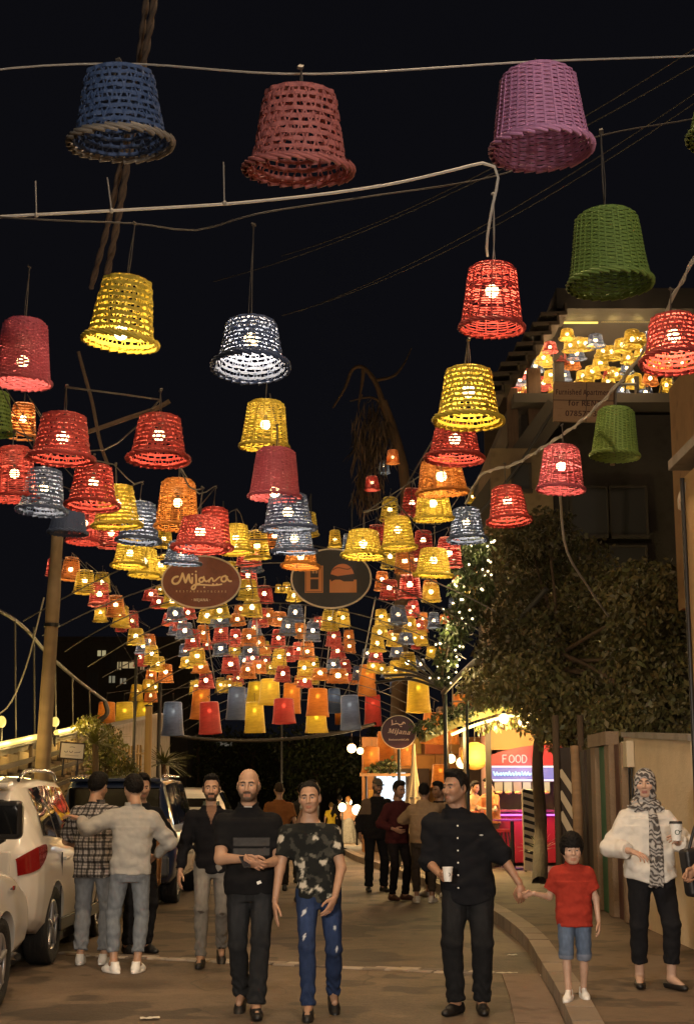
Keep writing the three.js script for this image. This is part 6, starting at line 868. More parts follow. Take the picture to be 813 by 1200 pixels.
// head in its own frame: origin between the eyes' level and the ears, face towards +z
function headField(o) {
  const jw = o.jaw ?? 1, nl = o.nose ?? 1, ch = o.chin ?? 1;
  const K = [V(0.05 * jw, -0.05, -0.002), V(0.02, -0.094, 0.06), V(0.008, 0.016, 0.083), V(0.044, 0.02, 0.068), V(0.018, 0.0065, 0.0815), V(0.043, 0.0045, 0.0765), V(0.02, -0.0095, 0.0805), V(0.041, -0.009, 0.077), V(0, 0.01, 0.084), V(0, -0.034 * nl, 0.1075), V(0, -0.0665, 0.0915), V(0.02, -0.07, 0.081), V(0, -0.0785, 0.091), V(0.017, -0.0755, 0.083), V(0, -0.0722, 0.1), V(0.02, -0.0725, 0.088), V(0, -0.05, -0.025), V(0, -0.16, -0.04)];
    return (x, y, z) => {
    const X = Math.abs(x);
    let d = ell(x, y, z, 0, 0.026, -0.014, 0.0755, 0.092, 0.094);
    d = smin(d, ell(x, y, z, 0, -0.035, 0.026, 0.059 * jw, 0.074, 0.066), 0.03);
    d = smin(d, cone(X, y, z, K[0], K[1], 0.02, 0.019), 0.03);
    d = smin(d, ball(x, y, z, 0, -0.096 * ch, 0.066, 0.02), 0.02);
    d = smin(d, ball(X, y, z, 0.042, -0.028, 0.062, 0.022), 0.025);
    d = smin(d, cone(X, y, z, K[2], K[3], 0.011, 0.01), 0.014);
    d = smax(d, -ell(X, y, z, 0.0315, -0.002, 0.096, 0.0185, 0.0115, 0.02), 0.012);
    d = smin(d, ball(X, y, z, 0.0315, -0.001, 0.0735, 0.0132), 0.004);
    d = smin(d, cone(X, y, z, K[4], K[5], 0.0052, 0.0046), 0.004);
    d = smin(d, cone(X, y, z, K[6], K[7], 0.0036, 0.0034), 0.004);
    d = smin(d, cone(x, y, z, K[8], K[9], 0.0085, 0.0122), 0.012);
    d = smin(d, ball(X, y, z, 0.0125, -0.039 * nl, 0.0955, 0.0085), 0.006);
    d = smin(d, cone(X, y, z, K[10], K[11], 0.006, 0.004), 0.006);
    d = smin(d, cone(X, y, z, K[12], K[13], 0.0068, 0.0042), 0.006);
    d = smax(d, -cone(X, y, z, K[14], K[15], 0.0022, 0.0015), 0.003);
    d = smin(d, smax(ell(X, y, z, 0.079, -0.012, -0.012, 0.013, 0.033, 0.021), -ell(X, y, z, 0.091, -0.01, -0.005, 0.007, 0.02, 0.011), 0.005), 0.008);
    d = smin(d, cone(x, y, z, K[16], K[17], 0.05 * (o.neck ?? 1), 0.054 * (o.neck ?? 1)), 0.03);
    return d;
  };
}
const hairline = (x, y, z, front, slope) => { const X = Math.abs(x); return front + slope * (z - 0.075) + 0.02 * sstep(0.018, 0.05, X) * sstep(0.015, 0.05, z) - 0.035 * sstep(0.055, 0.07, X) * sstep(-0.02, 0.0, z) * sstep(0.03, 0.012, z) + 0.03 * sstep(0.068, 0.076, X) * sstep(-0.035, -0.022, z) * sstep(-0.002, -0.012, z); };
function skinColour(o) {
  const s = o.skin ?? [0.42, 0.25, 0.165], hairC = o.hairC ?? [0.012, 0.009, 0.007], B = o.beard ?? 0, lip = o.lip ?? [s[0] * 0.85, s[1] * 0.58, s[2] * 0.55];
  return (x, y, z) => {
    const X = Math.abs(x); let c = s, t = 1 + 0.07 * noise(x * 60, y * 60, z * 60); c = c.map((v) => v * t);
    const mix = (q, k) => { c = c.map((v, i) => lerp(v, q[i], k)); };
    if (z > 0.02) {
      mix([s[0] * 1.05, s[1] * 0.82, s[2] * 0.78], 0.35 * sstep(0.03, 0.01, Math.hypot(X - 0.042, y + 0.03)));
      const e = Math.hypot(X - 0.0315, (y + 0.0015) * 2.5);
      if (z > 0.068 && e < 0.0135) { const out = Math.hypot(X - 0.0315, y + 0.0015); mix(out < 0.0068 ? [0.02, 0.012, 0.008] : [0.36, 0.32, 0.29], sstep(0.0135, 0.0118, e)); if (y > 0.0028) mix([0.03, 0.02, 0.016], 0.75); }
      const bw = sstep(0.0082, 0.004, Math.abs(y - (o.browY ?? 0.022) + 0.22 * Math.abs(X - 0.03) - 0.0)) * sstep(0.008, 0.014, X) * sstep(0.054, 0.044, X); mix(hairC, 0.97 * bw * (o.brow ?? 1));
      mix(lip, sstep(0.0265, 0.021, X) * sstep(0.014, 0.0105, Math.abs(y + 0.0725)) * sstep(0.06, 0.08, z) * 0.85);
    }
    if (B > 0) {
      const n = 0.5 + 0.5 * noise(x * 240, y * 240, z * 240), jaw = sstep(-0.05, -0.068, y - 0.35 * (0.06 - z) * (X > 0.04 ? 1 : 0)) * sstep(-0.04, 0.0, z) * sstep(-0.135, -0.118, y), mous = sstep(0.011, 0.007, Math.abs(y + 0.056)) * sstep(0.034, 0.026, X) * sstep(0.05, 0.07, z), side = sstep(0.05, 0.058, X) * sstep(0.012, -0.01, y) * sstep(-0.02, 0.0, z) * sstep(0.045, 0.03, z) * sstep(-0.12, -0.1, y), lipHole = 1 - sstep(0.03, 0.023, X) * sstep(0.018, 0.012, Math.abs(y + 0.0725)) * sstep(0.07, 0.08, z);
      mix(hairC, clamp(Math.max(jaw * lipHole, mous, side * 0.9) * B * (0.7 + 0.5 * n), 0, 0.96));
    }
    if (o.crop) { const hl = y - hairline(x, y, z, o.front ?? 0.09, 1.15); mix(hairC, o.crop * sstep(-0.006, 0.012, hl) * (0.75 + 0.5 * noise(x * 150, y * 150, z * 150))); }
    return c;
  };
}
const clothBump = grainTex.clone(); clothBump.repeat.set(7, 7); clothBump.needsUpdate = true;
const bodyMat = new THREE.MeshPhysicalMaterial({ color: 0xffffff, vertexColors: true, roughness: 0.5, side: THREE.DoubleSide });
const clothMat = new THREE.MeshPhysicalMaterial({ color: 0xffffff, vertexColors: true, roughness: 0.92, specularIntensity: 0.3, sheen: 0.05, sheenRoughness: 0.6, bumpMap: clothBump, bumpScale: 0.0025, side: THREE.DoubleSide });
const hairMat = new THREE.MeshPhysicalMaterial({ color: 0xffffff, vertexColors: true, roughness: 0.75, specularIntensity: 0.4, side: THREE.DoubleSide });
const shoeMat = new THREE.MeshPhysicalMaterial({ color: 0xffffff, vertexColors: true, roughness: 0.5, side: THREE.DoubleSide });
const TORSO = [[0.8, 0.13, 0.1], [0.87, 0.166, 0.115], [0.95, 0.168, 0.117], [1.06, 0.148, 0.1], [1.17, 0.152, 0.106], [1.29, 0.16, 0.114], [1.37, 0.148, 0.105], [1.42, 0.108, 0.085], [1.465, 0.082, 0.07], [1.52, 0.056, 0.056], [1.58, 0.053, 0.053]];
function person(spec) {
  const o = { s: 1, fat: 1, cell: 0.0095, ...spec }, t = thing('person', o.label, 'person', o.pos, o.turn ?? 0, o.group), S = o.s;
  const hp = o.hip ?? [0, 0], sh = o.lean ?? [0, 0.01], hd = o.hipDrop ?? 0, P = V(hp[0], 0.93 - hd, hp[1]), N = V(hp[0] + sh[0], 1.48 - hd, hp[1] + sh[1]), cy = o.chestYaw ?? 0, female = o.female;
  const rot = (v, a) => V(v.x * Math.cos(a) + v.z * Math.sin(a), v.y, -v.x * Math.sin(a) + v.z * Math.cos(a)), J = {}, sw = o.shoulder ?? (female ? 0.15 : 0.17);
  for (const [k, s] of [['L', 1], ['R', -1]]) {
    const rs = o.raise?.[k] ?? 0, shd = N.clone().add(rot(V(s * sw, -0.11 + rs, -0.012), cy)), hip = P.clone().add(rot(V(s * 0.088, -0.02, 0), (o.hipYaw ?? 0)));
    const fo = o.feet[k], ank = V(fo[0], 0.085 + (fo[3] ?? 0), fo[1]), kn = ik(hip, ank, 0.425, 0.415, V(Math.sin(fo[2] ?? 0) * 1 + s * 0.06, 0.1, 1)), ha = o.hands[k], el = ik(shd, V(...ha), 0.285, 0.25, V(...(o.elbow?.[k] ?? [s * 0.35, -0.1, -1])));
    J[k] = { sh: shd, el: el.mid, wr: el.end, hip, kn: kn.mid, an: kn.end, calf: kn.mid.clone().lerp(kn.end, 0.3).add(V(0, 0, -0.012)), toe: V(kn.end.x + 0.13 * Math.sin(fo[2] ?? 0), kn.end.y - 0.05, kn.end.z + 0.13 * Math.cos(fo[2] ?? 0)), yaw: fo[2] ?? 0, lift: fo[3] ?? 0, pitch: fo[4] ?? 0 };
  }
  const prof = (y, fat) => { let i = 0; while (i < TORSO.length - 2 && y > TORSO[i + 1][0]) i++; const a = TORSO[i], b = TORSO[i + 1], q = sstep(0, 1, clamp((y - a[0]) / (b[0] - a[0]), 0, 1)); const w = (o.shoulderScale ?? 1); return [lerp(a[1], b[1], q) * (y < 1.4 ? fat : 1) * (y > 1.2 && y < 1.46 ? w : 1) * (female && y > 0.84 && y < 1.0 ? 1.04 : 1), lerp(a[2], b[2], q) * (y < 1.4 ? fat : 1) * (female && y > 1.22 && y < 1.36 ? 1.12 : 1)]; };
  const torso = (x, y, z, ease, lo, hi, loose = 0) => {
    const yy = y + hd, q = clamp((yy - 0.93) / 0.55, -0.25, 1.1), cx = lerp(P.x, N.x, q), cz = lerp(P.z, N.z, q) - 0.012 * Math.sin(clamp(q, 0, 1) * Math.PI), a = cy * clamp(q, 0, 1), dx0 = x - cx, dz0 = z - cz, dx = dx0 * Math.cos(a) - dz0 * Math.sin(a), dz = dx0 * Math.sin(a) + dz0 * Math.cos(a);
    let [w, d] = prof(clamp(yy, 0.8, 1.58), o.fat); if (loose && yy < 1.3) { w = Math.max(w, 0.155 * o.fat + loose * 0.4); d = Math.max(d, 0.102 * o.fat + loose * 0.5); }
    w += ease; d += ease; const A = Math.abs(dx) / w, B = Math.abs(dz) / d, e0 = Math.sqrt(A * A + B * B), e = e0 > 2.2 ? (e0 * 0.92 - 1) * Math.min(w, d) : (Math.pow(Math.pow(A, 2.3) + Math.pow(B, 2.3), 1 / 2.3) - 1) * Math.min(w, d); return smax(e, Math.max(lo - yy, yy - hi), 0.012);
  };
  const arm = (x, y, z, j, e, cut = 9) => { const m = o.muscle ?? 1; let d = smin(cone(x, y, z, j.sh, j.el, 0.054 * m + e, 0.041 * m + e), cone(x, y, z, j.el, j.wr, 0.041 * m + e, 0.027 + e), 0.02); d = smin(d, ball(x, y, z, j.sh.x, j.sh.y - 0.01, j.sh.z, 0.055 * m + e), 0.04); return d; };
  const leg = (x, y, z, j, e, e2) => { const th = o.thigh ?? 1; let d = smin(cone(x, y, z, j.hip, j.kn, 0.084 * th + e, 0.054 * th + e), cone(x, y, z, j.kn, j.an, 0.052 * th + e, 0.036 + e2), 0.03); const c = j.calf; return smin(d, ell(x, y, z, c.x, c.y, c.z, 0.05 + e, 0.11, 0.053 + e), 0.03); };
  const box = (pts, pad) => { const b = new THREE.Box3().setFromPoints(pts); b.min.subScalar(pad); b.max.addScalar(pad); return b; };
  const place = (g, kind) => { g.scale(S, S, S); return g; };
  // head
  const Hc = N.clone().add(V(o.headShift?.[0] ?? 0, 0.166, 0.035 + (o.headShift?.[1] ?? 0))), hs = o.headScale ?? 1, HM = new THREE.Matrix4().compose(Hc, new THREE.Quaternion().setFromEuler(new THREE.Euler(o.nod ?? 0, o.look ?? 0, o.tiltHead ?? 0, 'YXZ')), V(hs, hs, hs));
  const hf = headField(o.face ?? {}), hg = paint(surfaceNets(hf, V(-0.1, -0.17, -0.12), V(0.1, 0.14, 0.135), o.headCell ?? 0.0038), skinColour(o.face ?? {})); hg.applyMatrix4(HM);
  const sk = o.face?.skin ?? [0.42, 0.25, 0.165], skinC = (x, y, z) => { const k = 0.94 + 0.1 * noise(x * 25, y * 25, z * 25); return sk.map((v) => v * k); };
  const all = [P, N, J.L.sh, J.R.sh, J.L.el, J.R.el, J.L.wr, J.R.wr, J.L.kn, J.R.kn, J.L.an, J.R.an];
  { // body under the clothes, hands and head merged in
    const sx = J.L, rx = J.R, f = (x, y, z) => { let d = torso(x, y, z, -0.006, 0.8, 1.56); d = smin(d, arm(x, y, z, sx, -0.002), 0.025); d = smin(d, arm(x, y, z, rx, -0.002), 0.025); d = smin(d, leg(x, y, z, sx, -0.006, 0), 0.02); d = smin(d, leg(x, y, z, rx, -0.006, 0), 0.02); for (const j of [sx, rx]) d = smin(d, cone(x, y, z, j.an, j.toe, 0.036, 0.026), 0.02); return d; };
    const b = box(all, 0.15), gs = [paint(surfaceNets(f, b.min, b.max, o.cell * 1.15), skinC), hg];
    for (const [k, s] of [['L', 1], ['R', -1]]) {
      const j = J[k], y = j.wr.clone().sub(j.el).normalize(); if (o.handDir?.[k]) y.copy(V(...o.handDir[k]).normalize()); const pz = V(...(o.palm?.[k] ?? [-s, 0, 0.2])), z = pz.addScaledVector(y, -pz.dot(y)).normalize(), x = y.clone().cross(z).normalize();
      // thumb on +x: mirror for the hand whose thumb would point backwards
      const want = V(...(o.thumb?.[k] ?? [0, 0.2, 1])), flip = x.dot(want) < 0 ? -1 : 1, hz = o.handScale ?? (female ? 0.92 : 1), m = new THREE.Matrix4().makeBasis(x.multiplyScalar(flip * hz), y.clone().multiplyScalar(hz), z.multiplyScalar(hz)).setPosition(j.wr.clone().addScaledVector(y, 0.012)), g = handGeo(o.grip?.[k] ?? 'relaxed').clone(); g.applyMatrix4(m); if (flip < 0) { const q = g.index.array; for (let i = 0; i < q.length; i += 3) { const w = q[i]; q[i] = q[i + 1]; q[i + 1] = w; } } g.computeVertexNormals(); paint(g, (a, b2, c) => { const k2 = skinC(a, b2, c); return [k2[0] * 1.02, k2[1] * 0.96, k2[2] * 0.94]; }); gs.push(g); j.palmAt = j.wr.clone().addScaledVector(y, 0.075);
    }
    part('body', place(mergeGeometries(gs)), bodyMat, t);
  }
  const wr = (x, y, z, a, fy) => 2.1 * a * (1 - 2 * Math.abs(noise(x * 7 + 4 + (o.seed ?? 0), y * fy * 0.9, z * 7))) * 0.5 + a * noise(x * 9 + (o.seed ?? 0), y * fy, z * 9) + a * 0.6 * noise(x * 22, y * fy * 0.5 + 3, z * 22);
  if (o.trousers) {
    const q = o.trousers, e = q.ease ?? 0.012, f = (x, y, z) => { let d = torso(x, y, z, 0.008, 0.8, q.top ?? 1.0); for (const j of [J.L, J.R]) { let l = leg(x, y, z, j, e, q.cuff ?? 0.026); const len = along(x, y, z, j.kn, j.an); if (Math.abs(l) > 0.06) { d = Math.min(d, Math.max(l, len - (q.len ?? 0.41))); continue; } const fold = sstep(0.1, 0.36, len) * sstep(0.41, 0.38, len) * (q.bunch ?? 1), kneeF = Math.exp(-((len) ** 2) / 0.006); l += (0.0035 + 0.006 * fold + 0.003 * kneeF) * Math.sin(len * (70 + 10 * Math.sin(x * 40)) + 3 * noise(x * 12, y * 5, z * 12)) * (fold * 0.7 + kneeF * 0.4 + 0.1); l = smax(l, len - (q.len ?? 0.41), 0.006); d = smin(d, l, 0.022); }
      if (Math.abs(d) > 0.05) return d; return d + wr(x, y, z, 0.004, 14); };
    const b = box([P, J.L.kn, J.R.kn, J.L.an, J.R.an, V(P.x, 1.0, P.z)], 0.18); part(q.name ?? 'trousers', place(paint(surfaceNets(f, b.min, b.max, o.cell), (x, y, z, nz) => q.c(x, y, z, J, nz))), clothMat, t);
  }
  if (o.skirt) {
    const q = o.skirt, f = (x, y, z) => { const k = clamp((1.02 - y) / 0.95, 0, 1), r = lerp(0.15, q.r ?? 0.34, Math.pow(k, 0.8)), a = Math.atan2(x - P.x, z - P.z); return smax(Math.hypot(x - P.x, (z - P.z) * 1.15) - r * (1 + 0.07 * k * Math.sin(a * 9 + 2 * noise(a, y * 2, 1))), Math.max(0.05 - y, y - 1.03), 0.01); };
    part('skirt', place(paint(surfaceNets(f, V(P.x - 0.45, 0, P.z - 0.45), V(P.x + 0.45, 1.08, P.z + 0.45), 0.016), q.c)), clothMat, t);
  }
  if (o.top) {
    const q = o.top, e = q.ease ?? 0.014, hem = q.hem ?? 0.86, f = (x, y, z) => {
      let d = torso(x, y, z, e, hem + (q.curve ? -0.05 * Math.cos(clamp((x - P.x) / 0.2, -1, 1) * 1.7) + 0.03 : 0), q.neck ?? 1.482, q.loose ?? 0.016);
      for (const j of [J.L, J.R]) { let a = smin(cone(x, y, z, j.sh, j.el, 0.06 + e * 0.7 + (q.sleeveEase ?? 0), 0.05 + e * 0.8 + (q.sleeveEase ?? 0)), ball(x, y, z, j.sh.x, j.sh.y - 0.01, j.sh.z, 0.054 + e), 0.04); if (q.sleeve > 0.29) { const fl = along(x, y, z, j.el, j.wr); a = smin(a, smax(cone(x, y, z, j.el, j.wr, 0.05 + e * 0.8 + (q.sleeveEase ?? 0), 0.034 + e * 0.7 + (q.cuffEase ?? 0)), fl - (q.sleeve - 0.29), 0.004), 0.02); if (q.sleeve < 0.5) a += 0.004 * Math.sin(fl * 60); } else a = smax(a, along(x, y, z, j.sh, j.el) - q.sleeve, 0.004); const ua = along(x, y, z, j.sh, j.el); a += 0.0035 * Math.sin(ua * 55 + 4 * noise(x * 9, y * 9, z * 9)) * sstep(0.05, 0.2, ua); d = smin(d, a, q.blend ?? 0.055); }
      if (Math.abs(d) > 0.05) return d;
      if (q.hood) d = smin(d, ell(x, y, z, N.x, 1.45 - hd, N.z - 0.085, 0.11, 0.085, 0.05), 0.03);
      return d - 0.5 * (q.wrinkle ?? 0.006) + 0.8 * wr(x, y, z, q.wrinkle ?? 0.006, 11) + 0.004 * Math.sin(y * 38 + 5 * noise(x * 5, y * 3, z * 5)) * sstep(1.25, 1.0, y + hd);
    };
    const b = box([V(P.x, hem - 0.03 - hd, P.z), N, J.L.sh, J.R.sh, J.L.el, J.R.el, ...(q.sleeve > 0.29 ? [J.L.wr, J.R.wr] : [])], 0.19); part(q.name ?? 'shirt', place(paint(surfaceNets(f, b.min, b.max, o.cell * 0.9), (x, y, z, nz) => q.c(x, y + hd, z, J, nz))), clothMat, t);
    if (q.collar) { const cf = (x, y, z) => { const yy = y + hd, r = Math.hypot((x - N.x) / 1.05, (z - N.z + 0.004) / 1.0), a = Math.atan2(x - N.x, z - N.z), wide = 0.069 + 0.35 * Math.max(0, 1.5 - yy); let d = Math.abs(r - wide) - 0.0055; d = smax(d, Math.max(1.462 - 0.035 * sstep(1.1, 0.2, Math.abs(a)) - yy, yy - (1.522 - 0.03 * sstep(1.4, 0.3, Math.abs(a)))), 0.004); return smax(d, (q.collar - Math.abs(a)) * 0.06, 0.004); }; part('collar', place(paint(surfaceNets(cf, V(N.x - 0.13, 1.4 - hd, N.z - 0.13), V(N.x + 0.13, 1.55 - hd, N.z + 0.13), 0.006), (x, y, z) => (q.collarC ?? q.c)(x, 1.44, z, J, 1))), clothMat, t); }
    if (q.buttons) { const g = []; for (let i = 0; i < q.buttons; i++) { const y = 1.36 - i * 0.09, x = N.x * 0.8 + (q.bx ?? 0); let z = 0.3; while (z > -0.1 && f(x, y - hd, z) > 0) z -= 0.002; g.push([x, y - hd, z]); } g.forEach((p) => part('button', place(sph(0.0075, p, [1, 1, 0.5], 8)), mat(q.buttonC ?? [0.75, 0.72, 0.66], 0.4), t)); }
    o.topField = f;
  }
  if (o.inner) { const q = o.inner, f = (x, y, z) => torso(x, y, z, 0.004, 1.1, 1.49); part('undershirt', place(paint(surfaceNets(f, V(N.x - 0.22, 1.1 - hd, N.z - 0.18), V(N.x + 0.22, 1.55 - hd, N.z + 0.18), 0.011), () => q)), clothMat, t); }
  if (o.hair) {
    const q = o.hair, h = q.h ?? 0.014, f = (x, y, z) => {
      const d0 = ell(x, y, z, 0, 0.028, -0.016, 0.0765, 0.093, 0.095); if (Math.abs(d0) > 0.08) return d0; const n = (q.rough ?? 0.007) * (noise(x * 70, y * 70, z * 45) + 0.6 * noise(x * 150, y * 120, z * 150)); const ln = hairline(x, y, z, q.front ?? 0.088, q.slope ?? 1.15), hh = q.fringe !== undefined ? h : lerp(0.0015, h, sstep(-0.008, 0.05, y - ln)); let d = ell(x, y, z, 0, 0.028, -0.016, 0.0765 + hh * 0.8, 0.093 + h, 0.095 + hh); if (q.top) d = smin(d, ell(x, y, z, q.part ?? 0, 0.095, 0.03, 0.062, 0.036 + q.top, 0.066), 0.025);
      let cut = ln - y; if (q.fringe !== undefined) cut = Math.min(cut, Math.max(q.fringe + 0.004 * noise(x * 90, 1, 1) - y, 0.0 - z, Math.abs(x) - 0.1)); if (q.side) cut = Math.min(cut, Math.max(q.side - y, z - 0.045));  return smax(d + n, cut + 0.004 * noise(x * 60, 3, z * 60), 0.02);
    };
    const hc = q.c ?? [0.006, 0.0048, 0.004], g = paint(surfaceNets(f, V(-0.12, -0.13, -0.14), V(0.12, 0.175, 0.14), o.headCell ? 0.007 : 0.0048), (x, y, z) => { const k = 0.7 + 0.6 * (0.5 + 0.5 * noise(x * 120, y * 30, z * 60)); return hc.map((v) => v * k); }); g.applyMatrix4(HM); part('hair', place(g), hairMat, t);
  }
  if (o.cap) { const f = (x, y, z) => { let d = smax(ell(x, y, z, 0, 0.03, -0.012, 0.087, 0.1, 0.105), 0.045 - y, 0.006); return Math.min(d, smax(ell(x, y, z, 0, 0.04, 0.1, 0.075, 0.012, 0.085), 0.05 - z, 0.004)); }, g = paint(surfaceNets(f, V(-0.12, 0, -0.14), V(0.12, 0.16, 0.21), 0.006), () => o.cap); g.applyMatrix4(HM); part('cap', place(g), clothMat, t); }
  if (o.scarf) {
    const q = o.scarf, sA = Hc.clone().add(V(0, -0.06, -0.02)), sB = N.clone().add(V(0, -0.005, 0.0)), inv = HM.clone().invert(), v = V(0, 0, 0), f = (x, y, z) => { v.set(x, y, z).applyMatrix4(inv); let d = ell(v.x, v.y, v.z, 0, 0.012, -0.014, 0.093, 0.118, 0.112); d = smin(d, cone(x, y, z, sA, sB, 0.082, 0.1), 0.05); d = smin(d, ell(x, y, z, N.x, N.y - 0.035, N.z + 0.01, 0.145, 0.055, 0.105), 0.05); d += 0.006 * Math.sin(v.y * 95 + 16 * v.x + 5 * noise(v.x * 10, v.y * 10, v.z * 10)) * sstep(-0.04, -0.1, v.y); d = smax(d, -ell(v.x, v.y, v.z, 0, -0.022, 0.115, 0.058, 0.083, 0.062), 0.008); return d; };
    part('headscarf', place(paint(surfaceNets(f, V(Hc.x - 0.2, N.y - 0.12, Hc.z - 0.2), V(Hc.x + 0.2, Hc.y + 0.15, Hc.z + 0.18), 0.0055), q.c)), clothMat, t);
    const ff = (x, y, z) => { const yy = y, k = clamp((1.46 - yy) / 0.7, 0, 1), cx = N.x + 0.035 + 0.02 * Math.sin(k * 3), w = lerp(0.035, 0.058, sstep(0, 0.5, k)) + 0.006 * noise(yy * 9, 1, 2); let s = o.topField ? o.topField(x, y, z) : 1; return smax(Math.max(Math.abs(x - cx) - w, Math.abs(s - 0.014 - 0.006 * Math.sin((x - cx) * 130 + yy * 9)) - 0.008), Math.max(q.end + 0.02 * Math.sin(x * 90) - yy, yy - 1.47, -(z - N.z)), 0.004); };
    part('scarf_end', place(paint(surfaceNets(ff, V(N.x - 0.08, q.end - 0.05, N.z), V(N.x + 0.16, 1.5, N.z + 0.32), 0.0065), q.c)), clothMat, t);
  }
  for (const k of ['L', 'R']) if (o.shoes) {
    const q = o.shoes, j = J[k], high = (q.high ?? 0.085) + (q.loafer ? 0 : 0.018), cut = q.low ?? 0; // in the foot's frame
    const KS = [V(0, 0.036, -0.05), V(0.004, 0.033, 0.085), V(0, 0.04, -0.035), V(0, high, -0.028), V(0, high, 0.0), V(0, 0.045, 0.1)];
    const f = (x, y, z) => { let d = smin(cone(x, y, z, KS[0], KS[1], 0.036, 0.041), ell(x, y, z, 0.002, 0.026, 0.135, 0.038, 0.032, 0.058), 0.03); d = smin(d, cone(x, y, z, KS[2], KS[3], 0.036, 0.038), 0.03); if (!q.loafer) d = smin(d, cone(x, y, z, KS[4], KS[5], 0.024, 0.026), 0.03); d = smax(d, y - high, 0.006); d = smax(d, 0.004 - y, 0.006); const sole = (Math.hypot(x / 0.045, (z - 0.04) / 0.152) - 1) * 0.045; return q.sole ? smin(d, smax(sole, Math.max(-y + 0.001, y - 0.026), 0.004), 0.004) : d; };
    const g = paint(surfaceNets(f, V(-0.06, -0.02, -0.12), V(0.06, 0.14, 0.22), 0.005), (x, y, z) => (q.sole && y < 0.024 ? q.soleC ?? q.c : q.mark && y > 0.05 && z > 0.01 && z < 0.075 && Math.sin(z * 420) > 0.25 && Math.abs(x) < 0.02 ? q.mark : q.c)); const sc = q.scale ?? 1; g.scale(sc, sc, sc); g.rotateX(j.pitch); g.rotateY(j.yaw); g.translate(j.an.x, Math.max(0, j.lift), j.an.z); part('shoe', place(g), shoeMat, t);
  }
  t.J = J; t.S = S; t.field = o.topField; t.N = N; t.worldOf = (v) => t.localToWorld(v.clone().multiplyScalar(S));
  t.updateMatrixWorld(true);
  return t;
}
const plain = (r, g, b, v = 0.12) => (x, y, z) => { const k = 1 + v * noise(x * 30, y * 30, z * 30) + v * 0.5 * noise(x * 5, y * 7, z * 5); return [r * k, g * k, b * k]; };
const denim = (r, g, b, o = {}) => (x, y, z, J) => { let k = 0.85 + 0.2 * noise(x * 40, y * 16, z * 40), w = 0; for (const j of [J.L, J.R]) { const d1 = Math.abs(along(x, y, z, j.hip, j.kn) - 0.2), near = Math.hypot(x - lerp(j.hip.x, j.kn.x, 0.5), 0) < 0.05 ? 1 : 0; w = Math.max(w, near * sstep(0.22, 0.03, d1) * (z > j.hip.z ? 1 : 0.4)); } k *= 1 + (o.fade ?? 0.35) * w; let c = [r * k, g * k, b * k]; if (o.rips) { for (const [sx, yy, ww, hh, tl] of o.rips) { const j = sx > 0 ? J.L : J.R, cx = yy > 0.5 ? lerp(j.hip.x, j.kn.x, (0.91 - yy) / 0.43) : lerp(j.kn.x, j.an.x, (0.48 - yy) / 0.4), dx = x - cx - (o.off ?? 0.02) * sx, dy = y - yy, u = dx * Math.cos(tl) + dy * Math.sin(tl), v = -dx * Math.sin(tl) + dy * Math.cos(tl), q = Math.abs(u) / ww + Math.abs(v) / hh + 0.35 * noise(x * 60, y * 90, 3); if (q < 1 && z > j.kn.z - 0.03) { const f = sstep(1, 0.6, q); c = c.map((n, i) => lerp(n, (o.ripC ?? [0.6, 0.6, 0.6])[i], f)); } } } return c; };
const feetAt = (x, y, h = 0) => { const p = atPlane(x, y, h); return V(p.x, h, p.z); };
const SK = { mid: [0.4, 0.235, 0.15], tan: [0.33, 0.18, 0.11], fair: [0.5, 0.32, 0.23], dark: [0.25, 0.135, 0.085] };
// 1 bald man, hands together over his phone
const bald = person({
  label: 'bald bearded man in a black polo with grey chest stripes, hands joined over his phone', pos: feetAt(293, 1189), turn: 0.02, fat: 1.12, muscle: 1.14, shoulder: 0.18, shoulderScale: 1.06, thigh: 1.06, seed: 1,
  feet: { L: [0.05, 0.17, 0.1], R: [-0.07, -0.2, -0.12, 0.035, 0.4] }, hip: [0.0, 0], lean: [-0.03, 0.015], hands: { L: [0.085, 1.075, 0.285], R: [-0.02, 1.115, 0.27] }, elbow: { L: [0.7, -1, -0.6], R: [-1, -0.6, -0.4] }, palm: { L: [-0.5, 0.75, -0.4], R: [0.5, -0.2, -0.8] }, handDir: { L: [-0.8, 0.05, 0.35], R: [0.75, -0.35, 0.4] }, thumb: { L: [0, 0.8, 0.6], R: [0.1, 1, 0.3] }, grip: { L: 'grip', R: 'tap' },
  look: -0.08, nod: 0.03, face: { skin: SK.mid, beard: 0.85, jaw: 1.06, neck: 1.12, nose: 1.05 },
  top: { name: 'polo_shirt', sleeve: 0.2, hem: 0.85, ease: 0.014, collar: 0.42, wrinkle: 0.005, c: (x, y, z, J, nz) => { const st = (y > 1.2 && y < 1.262) || (y > 1.135 && y < 1.19); if (st && Math.abs(x) < 0.135) { const k = 0.055 * (1 + 0.2 * noise(x * 40, y * 90, 1)); return [k * 1.03, k, k]; } return plain(0.0075, 0.0075, 0.0085)(x, y, z); }, buttons: 0 },
  inner: [0.5, 0.5, 0.48], trousers: { ease: 0.013, cuff: 0.034, c: denim(0.02, 0.021, 0.023, { fade: 0.6 }) }, shoes: { c: [0.008, 0.007, 0.007], high: 0.08 },
});
